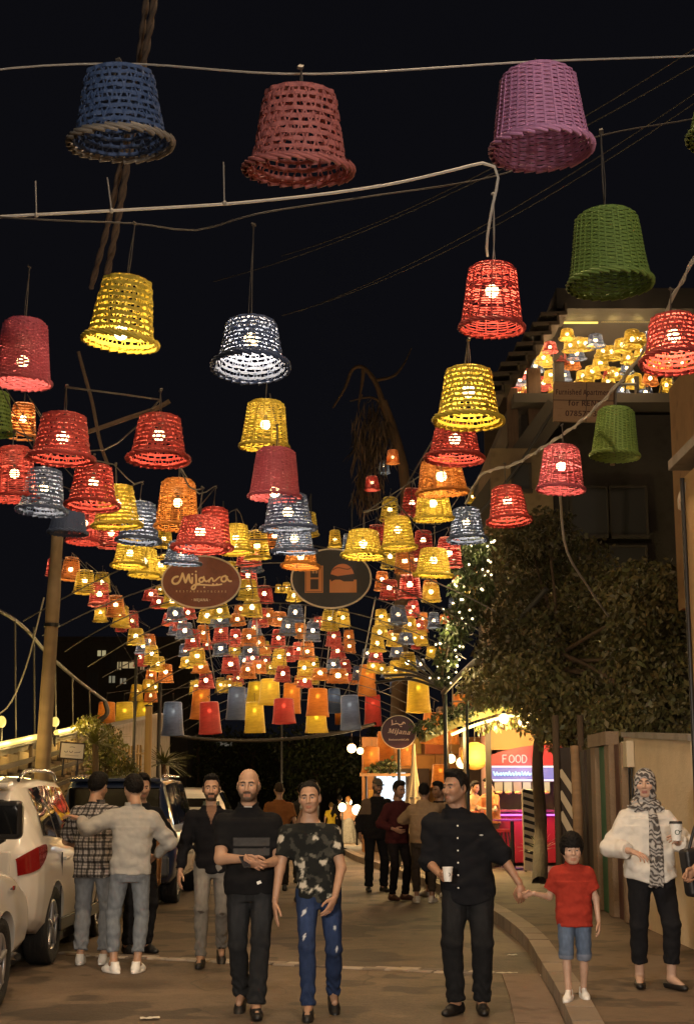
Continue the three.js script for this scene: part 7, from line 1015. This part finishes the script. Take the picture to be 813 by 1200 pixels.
// 2 young man in camouflage
person({
  label: 'smiling young man in a camouflage T-shirt and ripped blue jeans', pos: feetAt(377, 1191), turn: 0.0, s: 0.945, fat: 0.93, seed: 2, shoulder: 0.172,
  feet: { L: [0.085, -0.24, 0.1, 0.05, 0.45], R: [-0.1, 0.17, -0.02] }, hip: [-0.03, -0.02], lean: [-0.07, 0.02], hands: { L: [0.1, 0.9, 0.2], R: [-0.36, 0.86, 0.12] }, elbow: { L: [1, 0, -0.55], R: [-0.6, 0, -1] }, palm: { L: [-0.9, -0.1, -0.5], R: [1, 0, -0.3] }, handDir: { L: [-0.35, -0.8, 0.25], R: [0.05, -1, 0.1] }, grip: { L: 'relaxed', R: 'flat' },
  look: -0.1, nod: 0.03, tiltHead: 0.05, face: { skin: SK.mid, beard: 0.1, jaw: 0.93, crop: 0.6 }, hair: { h: 0.005, front: 0.094, rough: 0.003 },
  top: { name: 'camouflage_shirt', sleeve: 0.19, hem: 0.84, ease: 0.013, neck: 1.45, wrinkle: 0.006, c: (x, y, z) => { const a = fbm(x * 9 + 3, y * 9, z * 9, 3), b = fbm(x * 11 + 8, y * 11 + 2, z * 11, 3), e = noise(x * 60, y * 60, z * 60) * 0.06; return a + e > 0.21 ? [0.5, 0.46, 0.38] : a + e > 0.155 ? [0.13, 0.125, 0.1] : b + e > 0.12 ? [0.05, 0.05, 0.042] : [0.014, 0.015, 0.014]; } },
  trousers: { ease: 0.01, cuff: 0.022, c: denim(0.022, 0.038, 0.095, { fade: 0.5, rips: [[-1, 0.78, 0.018, 0.045, -0.6], [-1, 0.6, 0.013, 0.034, -0.3], [1, 0.83, 0.012, 0.03, -0.4], [1, 0.66, 0.01, 0.04, 0.1], [1, 0.5, 0.012, 0.035, -0.2]], ripC: [0.55, 0.58, 0.62] }) }, shoes: { c: [0.006, 0.006, 0.007], high: 0.075, sole: true, soleC: [0.02, 0.02, 0.02] },
});
// 3 father in black with a paper cup
const father = person({
  label: 'man in a black button shirt with paper cup, holding a boy by the hand', pos: feetAt(552, 1187), turn: -0.12, s: 0.99, fat: 1.1, seed: 3, muscle: 1.05, thigh: 1.12, shoulder: 0.176,
  feet: { L: [0.08, 0.02, 0.12], R: [-0.105, 0.08, -0.5] }, hip: [-0.01, 0], lean: [-0.085, 0.01], chestYaw: -0.1, hands: { L: [0.43, 0.86, 0.16], R: [-0.2, 1.0, 0.22] }, elbow: { L: [0.5, 0.25, -0.5], R: [-0.6, -0.2, -1] }, palm: { L: [-0.2, -0.1, -1], R: [0.9, 0.1, 0.3] }, handDir: { L: [0.2, -0.9, 0.15], R: [0.2, -0.05, 1] }, thumb: { L: [-1, 0.2, 0.4], R: [0, 1, 0] }, grip: { L: 'grip', R: 'grip' },
  look: -0.72, nod: 0.02, face: { skin: SK.tan, crop: 0.9, beard: 0.28, jaw: 1.04, nose: 1.1 }, hair: { h: 0.012, top: 0.008, front: 0.088, rough: 0.004 },
  top: { sleeve: 0.31, hem: 0.8, ease: 0.02, loose: 0.03, collar: 0.35, curve: true, buttons: 6, wrinkle: 0.008, sleeveEase: 0.006, c: plain(0.0085, 0.009, 0.0115) }, inner: [0.02, 0.02, 0.02],
  trousers: { ease: 0.02, cuff: 0.034, c: denim(0.014, 0.0145, 0.016, { fade: 0.4 }) }, shoes: { c: [0.007, 0.006, 0.006], high: 0.07 },
});
{ const j = bald.J.L; part('pocket_tag', bx(0.045, 0.022, 0.004, [j.hip.x * 0.75, 0.945, 0.135], [0, 0.2, 0.35], 0.001), mat([0.75, 0.74, 0.7], 0.6), bald); }
part('chest_mark', sph(0.012, [0.1, 1.28, 0.152], [1.3, 0.5, 0.3], 8), mat([0.4, 0.4, 0.4], 0.6), father);
// 4 boy
const boy = person({
  label: 'small boy in a red polo shirt, denim shorts and white trainers', pos: feetAt(675, 1172, KH), turn: -0.03, s: 0.64, headScale: 1.36, fat: 1.02, shoulder: 0.165, thigh: 0.95, seed: 4, headShift: [0, 0.01], cell: 0.011,
  feet: { L: [0.095, -0.1, 0.06, 0, 0], R: [-0.1, 0.12, -0.3] }, hip: [0, 0], lean: [-0.01, 0.0], hands: { L: [0.265, 0.86, 0.05], R: [-0.46, 1.16, 0.06] }, elbow: { L: [1, 0, -0.8], R: [-0.2, -1, -0.4] }, palm: { L: [-1, 0, -0.2], R: [0, -0.3, 1] }, handDir: { R: [-0.85, -0.1, 0.1] }, thumb: { R: [0, 1, 0.2] }, grip: { R: 'grip', L: 'relaxed' }, handScale: 1.0,
  look: 0.02, nod: 0.06, face: { skin: SK.fair, jaw: 0.98, nose: 0.82, chin: 0.94, browY: 0.026, brow: 0.6 }, hair: { h: 0.03, top: 0.012, fringe: 0.02, side: -0.052, rough: 0.005 },
  top: { name: 'polo_shirt', sleeve: 0.19, hem: 0.8, ease: 0.026, loose: 0.05, collar: 0.4, wrinkle: 0.007, sleeveEase: 0.014, c: plain(0.32, 0.035, 0.022) }, inner: [0.55, 0.4, 0.3],
  trousers: { name: 'denim_shorts', ease: 0.03, len: 0.05, bunch: 0, c: (x, y, z, J) => (y < 0.5 ? [0.17, 0.2, 0.27] : denim(0.1, 0.14, 0.22, { fade: 0.3 })(x, y, z, J)) }, shoes: { c: [0.78, 0.77, 0.74], sole: true, soleC: [0.8, 0.79, 0.76], high: 0.1, mark: [0.6, 0.6, 0.58], scale: 1.1 },
});
// 5 woman
const zebra = (x, y, z) => { const v = Math.sin(150 * (y + 0.35 * x) + 9 * fbm(x * 14, y * 10, z * 14, 2) * 2.0), k = sstep(-0.25, 0.25, v); return [lerp(0.42, 0.075, k), lerp(0.4, 0.068, k), lerp(0.38, 0.066, k)]; };
const woman = person({
  label: 'woman in a patterned headscarf, loose white shirt and black trousers, holding a cup', pos: feetAt(765, 1158, KH), turn: -0.06, s: 0.93, female: true, fat: 1.06, seed: 5, thigh: 1.1, shoulder: 0.152, raise: { L: -0.022, R: -0.022 },
  feet: { L: [0.14, 0.06, 0.55], R: [-0.1, -0.06, -0.12] }, hip: [0.01, 0], lean: [-0.02, 0.0], hands: { L: [0.2, 1.17, 0.24], R: [-0.17, 1.1, 0.24] }, elbow: { L: [0.9, -0.7, -0.5], R: [-0.9, -0.6, -0.4] }, palm: { L: [-0.7, 0.0, 0.5], R: [0.35, -0.8, 0.1] }, handDir: { L: [-0.25, 0.3, 0.8], R: [0.6, -0.25, 0.55] }, thumb: { L: [0, 1, 0.2], R: [0.6, 0.3, 0.5] }, grip: { L: 'grip', R: 'relaxed' },
  look: -0.22, nod: 0.02, headScale: 0.98, face: { skin: SK.fair, jaw: 0.9, nose: 0.9, lip: [0.3, 0.1, 0.09] }, scarf: { end: 0.78, c: zebra },
  top: { name: 'white_shirt', sleeve: 0.5, hem: 0.85, ease: 0.022, loose: 0.06, curve: true, neck: 1.47, wrinkle: 0.011, sleeveEase: 0.006, cuffEase: 0.016, blend: 0.045, c: plain(0.66, 0.63, 0.58, 0.06) },
  trousers: { ease: 0.016, cuff: 0.026, len: 0.3, c: plain(0.012, 0.012, 0.014) }, shoes: { c: [0.008, 0.007, 0.007], high: 0.05, loafer: true, scale: 0.98 },
});
// 6 man following, open black shirt and grey jeans
person({
  label: 'bearded man in open black shirt and ripped grey jeans behind the bald man', pos: feetAt(247, 1131), turn: 0.06, s: 0.99, fat: 0.95, seed: 6, shoulder: 0.178,
  feet: { L: [0.09, -0.24, 0.05, 0.05, 0.45], R: [-0.09, 0.18, -0.08] }, hip: [0, -0.01], lean: [-0.02, 0.02], hands: { L: [0.3, 0.87, 0.04], R: [-0.3, 0.87, 0.1] }, palm: { R: [1, 0, -0.4], L: [-1, 0, -0.2] }, grip: { L: 'relaxed', R: 'relaxed' },
  look: 0.02, nod: 0.02, face: { skin: SK.mid, beard: 0.95, jaw: 0.98, crop: 0.7, nose: 1.08 }, hair: { h: 0.008, top: 0.006, front: 0.09 },
  top: { sleeve: 0.52, hem: 0.86, ease: 0.014, collar: 0.8, curve: true, wrinkle: 0.008, c: (x, y, z, J, nz) => (z > 0.05 && Math.abs(x + 0.015) < 0.05 * sstep(1.3, 1.46, y) ? [0.2, 0.115, 0.075] : plain(0.007, 0.007, 0.009)(x, y, z)), collarC: () => [0.1, 0.11, 0.08] },
  trousers: { ease: 0.012, cuff: 0.02, c: denim(0.2, 0.19, 0.175, { fade: 0.35, rips: [[1, 0.47, 0.05, 0.022, 0.1], [-1, 0.5, 0.045, 0.02, -0.1]], off: 0, ripC: [0.05, 0.04, 0.035] }) }, shoes: { c: [0.012, 0.011, 0.01], high: 0.095, sole: true, soleC: [0.02, 0.02, 0.02] },
});
// 7, 8, 9 young men by the white car, seen from behind
const plaid = (x, y, z, J) => { const p = 0.062, a = ((x + 0.5 * z) / p) % 1, b = (y / p) % 1, u = a < 0 ? a + 1 : a, v = b < 0 ? b + 1 : b, l = (q) => (q < 0.36 ? 1 : q > 0.62 && q < 0.7 ? 0.75 : 0), k = l(u) + l(v), w = 0.38; const s = k >= 1.7 ? 0.03 : k >= 1 ? 0.085 : k > 0.5 ? 0.16 : w; return [s, s * 0.93, s * 0.9]; };
person({
  label: 'young man in a brown and white plaid shirt, his back turned, beside the white car', pos: feetAt(107, 1130), turn: Math.PI - 0.1, s: 1.0, seed: 7, fat: 1.0, headCell: 0.005,
  feet: { L: [0.1, -0.02, 0.15], R: [-0.12, 0.02, -0.15] }, hip: [0, 0], lean: [0.0, 0.03], hands: { L: [0.2, 1.05, 0.3], R: [-0.24, 1.02, 0.28] }, elbow: { L: [0.8, -0.4, -0.6], R: [-0.8, -0.4, -0.6] }, palm: { L: [-1, 0, 0], R: [1, 0, 0] }, grip: { L: 'grip', R: 'relaxed' }, look: -0.25, nod: 0.22, face: { skin: SK.mid, crop: 0.8 }, hair: { h: 0.02, top: 0.012, rough: 0.006 },
  top: { name: 'plaid_shirt', sleeve: 0.26, hem: 0.8, ease: 0.024, loose: 0.03, wrinkle: 0.009, collar: 0.35, sleeveEase: 0.012, c: plaid }, trousers: { ease: 0.022, cuff: 0.036, len: 0.375, c: denim(0.2, 0.215, 0.235, { fade: 0.2 }) }, shoes: { c: [0.62, 0.6, 0.56], sole: true, soleC: [0.7, 0.68, 0.64], high: 0.08 },
});
person({
  label: 'young man in a pale grey shirt, his back turned, arm on his friend', pos: feetAt(150, 1140), turn: Math.PI + 0.2, s: 0.985, seed: 8, fat: 0.98, headCell: 0.005,
  feet: { L: [0.13, 0.0, 0.45], R: [-0.08, -0.02, -0.4] }, hip: [0, 0], lean: [-0.01, 0.03], hands: { L: [0.47, 1.37, 0.16], R: [-0.24, 1.02, 0.26] }, elbow: { L: [0.6, -0.6, -1], R: [-0.9, -0.2, -0.4] }, palm: { L: [0.1, -1, 0], R: [1, 0, 0.2] }, handDir: { L: [0.7, 0.25, 0.3] }, grip: { L: 'relaxed', R: 'grip' }, raise: { L: 0.02 }, look: 0.2, nod: 0.28, face: { skin: SK.mid, crop: 0.8 }, hair: { h: 0.02, top: 0.014, rough: 0.007 },
  top: { name: 'grey_shirt', sleeve: 0.5, hem: 0.87, ease: 0.018, loose: 0.03, wrinkle: 0.009, collar: 0.35, sleeveEase: 0.006, c: plain(0.36, 0.35, 0.325, 0.08) }, trousers: { ease: 0.014, cuff: 0.02, len: 0.32, c: denim(0.2, 0.225, 0.255, { fade: 0.2 }) }, shoes: { c: [0.8, 0.78, 0.73], sole: true, soleC: [0.82, 0.8, 0.76], high: 0.085 },
});
person({
  label: 'dark haired man mostly hidden behind the pale grey shirt, in black clothes', pos: feetAt(160, 1117), turn: 0.5, s: 1.0, seed: 9, cell: 0.013, headCell: 0.005, feet: { L: [0.1, 0, 0.3], R: [-0.1, 0, 0] }, hands: { L: [0.22, 1.05, 0.2], R: [-0.2, 1.05, 0.2] }, elbow: { L: [0.9, -0.4, -0.6], R: [-0.9, -0.4, -0.6] }, look: -0.2, nod: 0.2, face: { skin: SK.mid, crop: 0.9, beard: 0.4 }, hair: { h: 0.016, top: 0.016 }, top: { sleeve: 0.5, hem: 0.85, c: plain(0.01, 0.01, 0.012) }, trousers: { c: plain(0.01, 0.01, 0.012) }, shoes: { c: [0.006, 0.006, 0.006] },
});
// 10 to 13 the group at the kerb
const G = 'men talking beside the closed parasol';
person({
  label: 'man in a cap and dark jacket, leftmost of the group by the parasol', pos: feetAt(440, 1045), turn: 0.25, s: 1.02, seed: 10, cell: 0.012, headCell: 0.0045, group: G, feet: { L: [0.13, 0.0, 0.3], R: [-0.12, 0.02, -0.2] }, lean: [0.03, 0], hands: { L: [0.2, 0.97, 0.14], R: [-0.27, 0.9, 0.06] }, look: 0.15, nod: 0.15, face: { skin: SK.tan, beard: 0.9 }, cap: [0.09, 0.075, 0.055],
  top: { name: 'jacket', sleeve: 0.52, hem: 0.82, ease: 0.024, loose: 0.03, c: (x, y, z) => (x < -0.1 && y > 1.2 ? [0.12, 0.08, 0.05] : plain(0.01, 0.009, 0.009)(x, y, z)) }, trousers: { ease: 0.018, cuff: 0.036, c: plain(0.007, 0.007, 0.008) }, shoes: { c: [0.008, 0.007, 0.006] },
});
person({
  label: 'man in a dark red jacket, second in the group by the parasol', pos: feetAt(466, 1055), turn: 0.5, s: 0.985, seed: 11, cell: 0.012, headCell: 0.0045, group: G, feet: { L: [0.1, 0.04, 0.5], R: [-0.08, -0.03, 0.1] }, lean: [0.0, 0.03], hands: { L: [0.18, 1.08, 0.26], R: [-0.2, 1.06, 0.24] }, elbow: { L: [0.9, -0.4, -0.6], R: [-0.9, -0.4, -0.6] }, look: 0.2, nod: 0.22, face: { skin: SK.tan, crop: 0.9, beard: 0.5 }, hair: { h: 0.018, top: 0.018 },
  top: { name: 'jacket', sleeve: 0.5, hem: 0.84, ease: 0.02, c: plain(0.055, 0.012, 0.012) }, trousers: { ease: 0.012, cuff: 0.022, c: plain(0.012, 0.009, 0.009) }, shoes: { c: [0.06, 0.018, 0.012] },
});
person({
  label: 'man in a tan hooded top with his back turned, elbow out, by the parasol', pos: feetAt(496, 1058), turn: Math.PI - 0.15, s: 0.97, seed: 12, fat: 1.02, cell: 0.012, headCell: 0.005, group: G, feet: { L: [0.1, 0, 0.3], R: [-0.12, 0.06, -0.3] }, lean: [-0.02, 0], hands: { L: [0.1, 1.2, 0.24], R: [-0.08, 1.38, 0.3] }, elbow: { L: [1, -0.1, -0.2], R: [-1, 0.1, -0.2] }, raise: { R: 0.02 }, look: 0.1, nod: 0.05, face: { skin: SK.tan, crop: 0.9 }, hair: { h: 0.012 },
  top: { name: 'hooded_top', sleeve: 0.5, hem: 0.88, ease: 0.026, loose: 0.04, hood: true, c: plain(0.3, 0.2, 0.115) }, trousers: { ease: 0.014, cuff: 0.022, len: 0.34, c: denim(0.06, 0.045, 0.035) }, shoes: { c: [0.62, 0.57, 0.5], sole: true, soleC: [0.7, 0.66, 0.6] },
});
person({
  label: 'dark haired man peering past the father in black, in the group by the parasol', pos: feetAt(516, 1050), turn: -0.6, s: 0.98, seed: 13, cell: 0.013, headCell: 0.005, group: G, feet: { L: [0.08, 0, 0.2], R: [-0.16, 0.1, -0.6] }, hands: { L: [0.2, 1.0, 0.2], R: [-0.2, 1.0, 0.2] }, look: -0.3, nod: 0.1, face: { skin: SK.tan, crop: 0.9, beard: 0.4 }, hair: { h: 0.022, top: 0.02 }, top: { sleeve: 0.5, hem: 0.85, c: plain(0.02, 0.012, 0.01) }, trousers: { cuff: 0.02, len: 0.33, c: plain(0.02, 0.014, 0.012) }, shoes: { c: [0.62, 0.57, 0.5], sole: true },
});
// 14 man at the kiosk
person({
  label: 'bearded man in an orange T-shirt bent over his hands at the kiosk', pos: at(577, 990, 29.5).setY(KH + dip(-29)), turn: -0.9, s: 1.0, seed: 14, fat: 1.1, cell: 0.013, headCell: 0.005, feet: { L: [0.1, 0, 0.2], R: [-0.1, 0, -0.2] }, hands: { L: [0.08, 1.16, 0.34], R: [-0.1, 1.18, 0.34] }, elbow: { L: [0.9, -0.6, -0.4], R: [-0.9, -0.6, -0.4] }, lean: [0, 0.06], look: -0.1, nod: 0.4, face: { skin: SK.fair, crop: 0.9, beard: 0.85 }, hair: { h: 0.012, top: 0.012 }, grip: { L: 'grip', R: 'grip' }, top: { name: 'orange_shirt', sleeve: 0.2, hem: 0.85, c: plain(0.55, 0.2, 0.09) }, trousers: { c: plain(0.05, 0.03, 0.03) }, shoes: { c: [0.02, 0.02, 0.02] },
});
person({
  label: 'man in a pale top half hidden beside the man in orange', pos: at(556, 985, 30.5).setY(KH + dip(-30)), turn: 0.5, s: 0.97, seed: 24, cell: 0.016, headCell: 0.006, feet: { L: [0.1, 0, 0.2], R: [-0.1, 0, -0.2] }, hands: { L: [0.1, 1.14, 0.3], R: [-0.1, 1.14, 0.3] }, elbow: { L: [0.9, -0.6, -0.4], R: [-0.9, -0.6, -0.4] }, look: 0.3, nod: 0.3, face: { skin: SK.fair, crop: 0.9, beard: 0.5 }, hair: { h: 0.016, top: 0.012 }, top: { sleeve: 0.2, hem: 0.85, c: plain(0.5, 0.34, 0.16) }, trousers: { c: plain(0.04, 0.03, 0.03) }, shoes: { c: [0.02, 0.02, 0.02] },
});
// 15, 16 walking away between the bald man and the camouflage shirt
const wb = (x, y, zc) => { const p = at(x, y, zc); return V(p.x, dip(p.z), p.z); };
person({ label: 'man in a rust brown T-shirt walking away, behind the bald man', pos: wb(327, 960, 24), turn: Math.PI + 0.1, s: 0.985, seed: 15, fat: 1.05, cell: 0.013, headCell: 0.0055, feet: { L: [0.1, 0.1, 0.1], R: [-0.1, -0.12, -0.1] }, hands: { L: [0.28, 0.9, 0.1], R: [-0.28, 0.9, 0.04] }, look: 0.1, face: { skin: SK.tan, crop: 0.5 }, hair: { h: 0.004, rough: 0.002, c: [0.03, 0.018, 0.01] }, top: { sleeve: 0.2, hem: 0.85, ease: 0.018, c: plain(0.2, 0.075, 0.022) }, trousers: { ease: 0.02, c: plain(0.02, 0.016, 0.014) }, shoes: { c: [0.02, 0.02, 0.02] } });
person({ label: 'man in a pale vest looking aside, behind the camouflage shirt', pos: wb(363, 960, 21.5), turn: 1.2, s: 1.0, seed: 16, cell: 0.013, headCell: 0.0055, feet: { L: [0.1, 0.1, 0.1], R: [-0.1, -0.12, -0.1] }, hands: { L: [0.28, 0.9, 0.1], R: [-0.28, 0.9, 0.04] }, look: 0.35, face: { skin: SK.dark, beard: 0.5, crop: 0.8 }, hair: { h: 0.008, rough: 0.003 }, top: { name: 'vest', sleeve: 0.06, hem: 0.85, c: plain(0.5, 0.46, 0.4) }, trousers: { c: plain(0.03, 0.03, 0.03) }, shoes: { c: [0.02, 0.02, 0.02] } });
person({ label: 'dark haired person hidden but for the head, behind the camouflage shirt', pos: wb(354, 960, 26), turn: Math.PI, s: 0.99, seed: 17, cell: 0.018, headCell: 0.006, feet: { L: [0.1, 0.1, 0.1], R: [-0.1, -0.12, -0.1] }, hands: { L: [0.28, 0.9, 0.1], R: [-0.28, 0.9, 0.04] }, face: { skin: SK.dark, crop: 0.9 }, hair: { h: 0.016 }, top: { sleeve: 0.2, hem: 0.85, c: plain(0.04, 0.035, 0.03) }, trousers: { c: plain(0.03, 0.03, 0.03) }, shoes: { c: [0.02, 0.02, 0.02] } });
// far off
person({ label: 'child in a yellow shirt beside the woman in the long skirt', pos: feetAt(388, 991, -0.2), turn: Math.PI, s: 0.8, headScale: 1.15, seed: 18, cell: 0.02, headCell: 0.007, feet: { L: [0.09, 0.05, 0], R: [-0.09, -0.05, 0] }, hands: { L: [0.27, 0.9, 0], R: [-0.27, 0.9, 0] }, face: { skin: SK.mid, crop: 0.4 }, hair: { h: 0.006, c: [0.1, 0.06, 0.02] }, top: { sleeve: 0.2, hem: 0.82, c: plain(0.5, 0.34, 0.03) }, trousers: { c: plain(0.4, 0.36, 0.3) }, shoes: { c: [0.2, 0.2, 0.2] } });
person({ label: 'woman with long fair hair in a long grey skirt, walking away far down the street', pos: feetAt(408, 993, -0.2), turn: Math.PI + 0.1, s: 0.92, female: true, seed: 19, cell: 0.018, headCell: 0.007, feet: { L: [0.08, 0.05, 0], R: [-0.08, -0.05, 0] }, hands: { L: [0.22, 0.95, 0.1], R: [-0.24, 0.9, 0] }, face: { skin: SK.fair, crop: 0.9 }, hair: { h: 0.02, side: -0.12, slope: 0.9, c: [0.3, 0.14, 0.04] }, top: { sleeve: 0.5, hem: 0.95, c: plain(0.35, 0.18, 0.1) }, skirt: { r: 0.36, c: plain(0.2, 0.18, 0.15, 0.4) }, shoes: { c: [0.05, 0.04, 0.04] } });
person({ label: 'person in black clothes walking beside the long grey skirt, far down the street', pos: feetAt(398, 991, -0.2), turn: Math.PI, s: 0.94, seed: 20, cell: 0.02, headCell: 0.007, feet: { L: [0.09, 0.05, 0], R: [-0.09, -0.05, 0] }, hands: { L: [0.27, 0.9, 0], R: [-0.27, 0.9, 0] }, face: { skin: SK.tan, crop: 0.9 }, hair: { h: 0.014 }, top: { sleeve: 0.5, hem: 0.8, c: plain(0.012, 0.01, 0.01) }, skirt: { r: 0.24, c: plain(0.012, 0.01, 0.01) }, shoes: { c: [0.02, 0.02, 0.02] } });
// at the right edge: someone stepping in with a black bag
const edge = person({ label: 'person almost out of the picture at the right edge, arm with a black bag', pos: feetAt(890, 1180, KH), turn: -1.2, s: 0.98, seed: 21, cell: 0.016, headCell: 0.007, feet: { L: [0.1, 0.1, 0], R: [-0.1, -0.1, 0] }, hands: { L: [0.3, 1.02, 0.12], R: [-0.28, 0.95, 0.3] }, palm: { R: [1, 0, 0] }, grip: { R: 'grip' }, face: { skin: SK.mid, crop: 0.9 }, hair: { h: 0.016 }, top: { sleeve: 0.5, hem: 0.85, c: plain(0.012, 0.012, 0.014) }, trousers: { c: plain(0.02, 0.02, 0.024) }, shoes: { c: [0.02, 0.02, 0.02] } });
{ const p = at(818, 1022, 10.8), t = thing('shoulder_bag', 'black bag jutting in at the right edge in front of the ochre wall', 'bag', p, 0.3); part('pouch', bx(0.24, 0.34, 0.12, [0, 0, 0], [0, 0, 0.12], 0.035), mat([0.01, 0.01, 0.012], 0.45), t); part('flap', bx(0.245, 0.16, 0.13, [-0.01, 0.1, 0.004], [0, 0, 0.12], 0.03), mat([0.014, 0.014, 0.016], 0.4), t); part('strap', tube([V(-0.08, 0.15, 0), V(0, 0.36, 0), V(0.1, 0.5, 0), V(0.12, 0.14, 0)], 0.012, 6, 6), mat([0.012, 0.012, 0.013], 0.5), t); part('fringe', [bar(V(0.0, -0.16, 0.02), V(0.01, -0.32, 0.02), 0.015, 6)], mat([0.012, 0.012, 0.013], 0.7), t); }
// things held
function cup(label, p, h, lid, mark) {
  const t = thing('paper_cup', label, 'cup', p), r0 = h * 0.27, r1 = h * 0.38, white = mat([0.8, 0.78, 0.74], 0.6);
  part('cup', [xf(new THREE.CylinderGeometry(r1, r0, h, 28, 1, true), [0, 0, 0]), cyl(r0, r0, 0.002, [0, -h / 2 + 0.003, 0])], white, t); part('rim', new THREE.TorusGeometry(r1, 0.0025, 6, 28).rotateX(Math.PI / 2).translate(0, h / 2, 0), white, t);
  if (lid) part('lid', [cyl(r1 * 1.06, r1 * 0.95, 0.02, [0, h / 2 + 0.008, 0], [0, 0, 0], 28)], M.dark, t); part('drink', cyl(r1 * 0.94, r1 * 0.94, 0.002, [0, h * 0.36, 0]), mat([0.05, 0.02, 0.008], 0.2), t);
  if (mark) { const a = new THREE.TorusGeometry(h * 0.13, 0.003, 6, 24); a.scale(1, 1, 0.5); part('print', a.translate(0, 0.0, (r0 + r1) / 2 + 0.001), mat([0.03, 0.08, 0.05], 0.6), t); part('print', bar(V(0.02, 0.005, (r0 + r1) / 2 + 0.002), V(0.036, 0.012, (r0 + r1) / 2 - 0.008), 0.003, 5), mat([0.03, 0.06, 0.04], 0.6), t); } else part('print', new THREE.TorusGeometry(h * 0.11, 0.003, 6, 20, Math.PI).rotateZ(-1.57).translate(0.004, 0, (r0 + r1) / 2 + 0.001), mat([0.2, 0.17, 0.15], 0.6), t);
  return t;
}
const hw = (t, k) => t.worldOf(t.J[k].palmAt);
cup('white paper cup in the hand of the man in black', hw(father, 'R').add(V(0.035, 0.02, 0.05)), 0.1, false, false);
cup('white paper cup with black lid in the hand of the woman in the headscarf', hw(woman, 'L').add(V(0.0, 0.055, 0.035)), 0.125, true, true);
{ const p = hw(bald, 'L').add(V(-0.05, 0.02, 0.02)), t = thing('mobile_phone', 'small dark phone between the hands of the bald man', 'phone', p); t.rotation.set(-0.9, 0.3, 0.4); part('case', bx(0.06, 0.115, 0.008, [0, 0, 0], [0, 0, 0], 0.004), M.dark, t); part('screen', bx(0.054, 0.1, 0.002, [0, 0, 0.0045]), mat([0.02, 0.02, 0.025], 0.1), t); }
labelLanterns();
renderer.render(scene, camera);
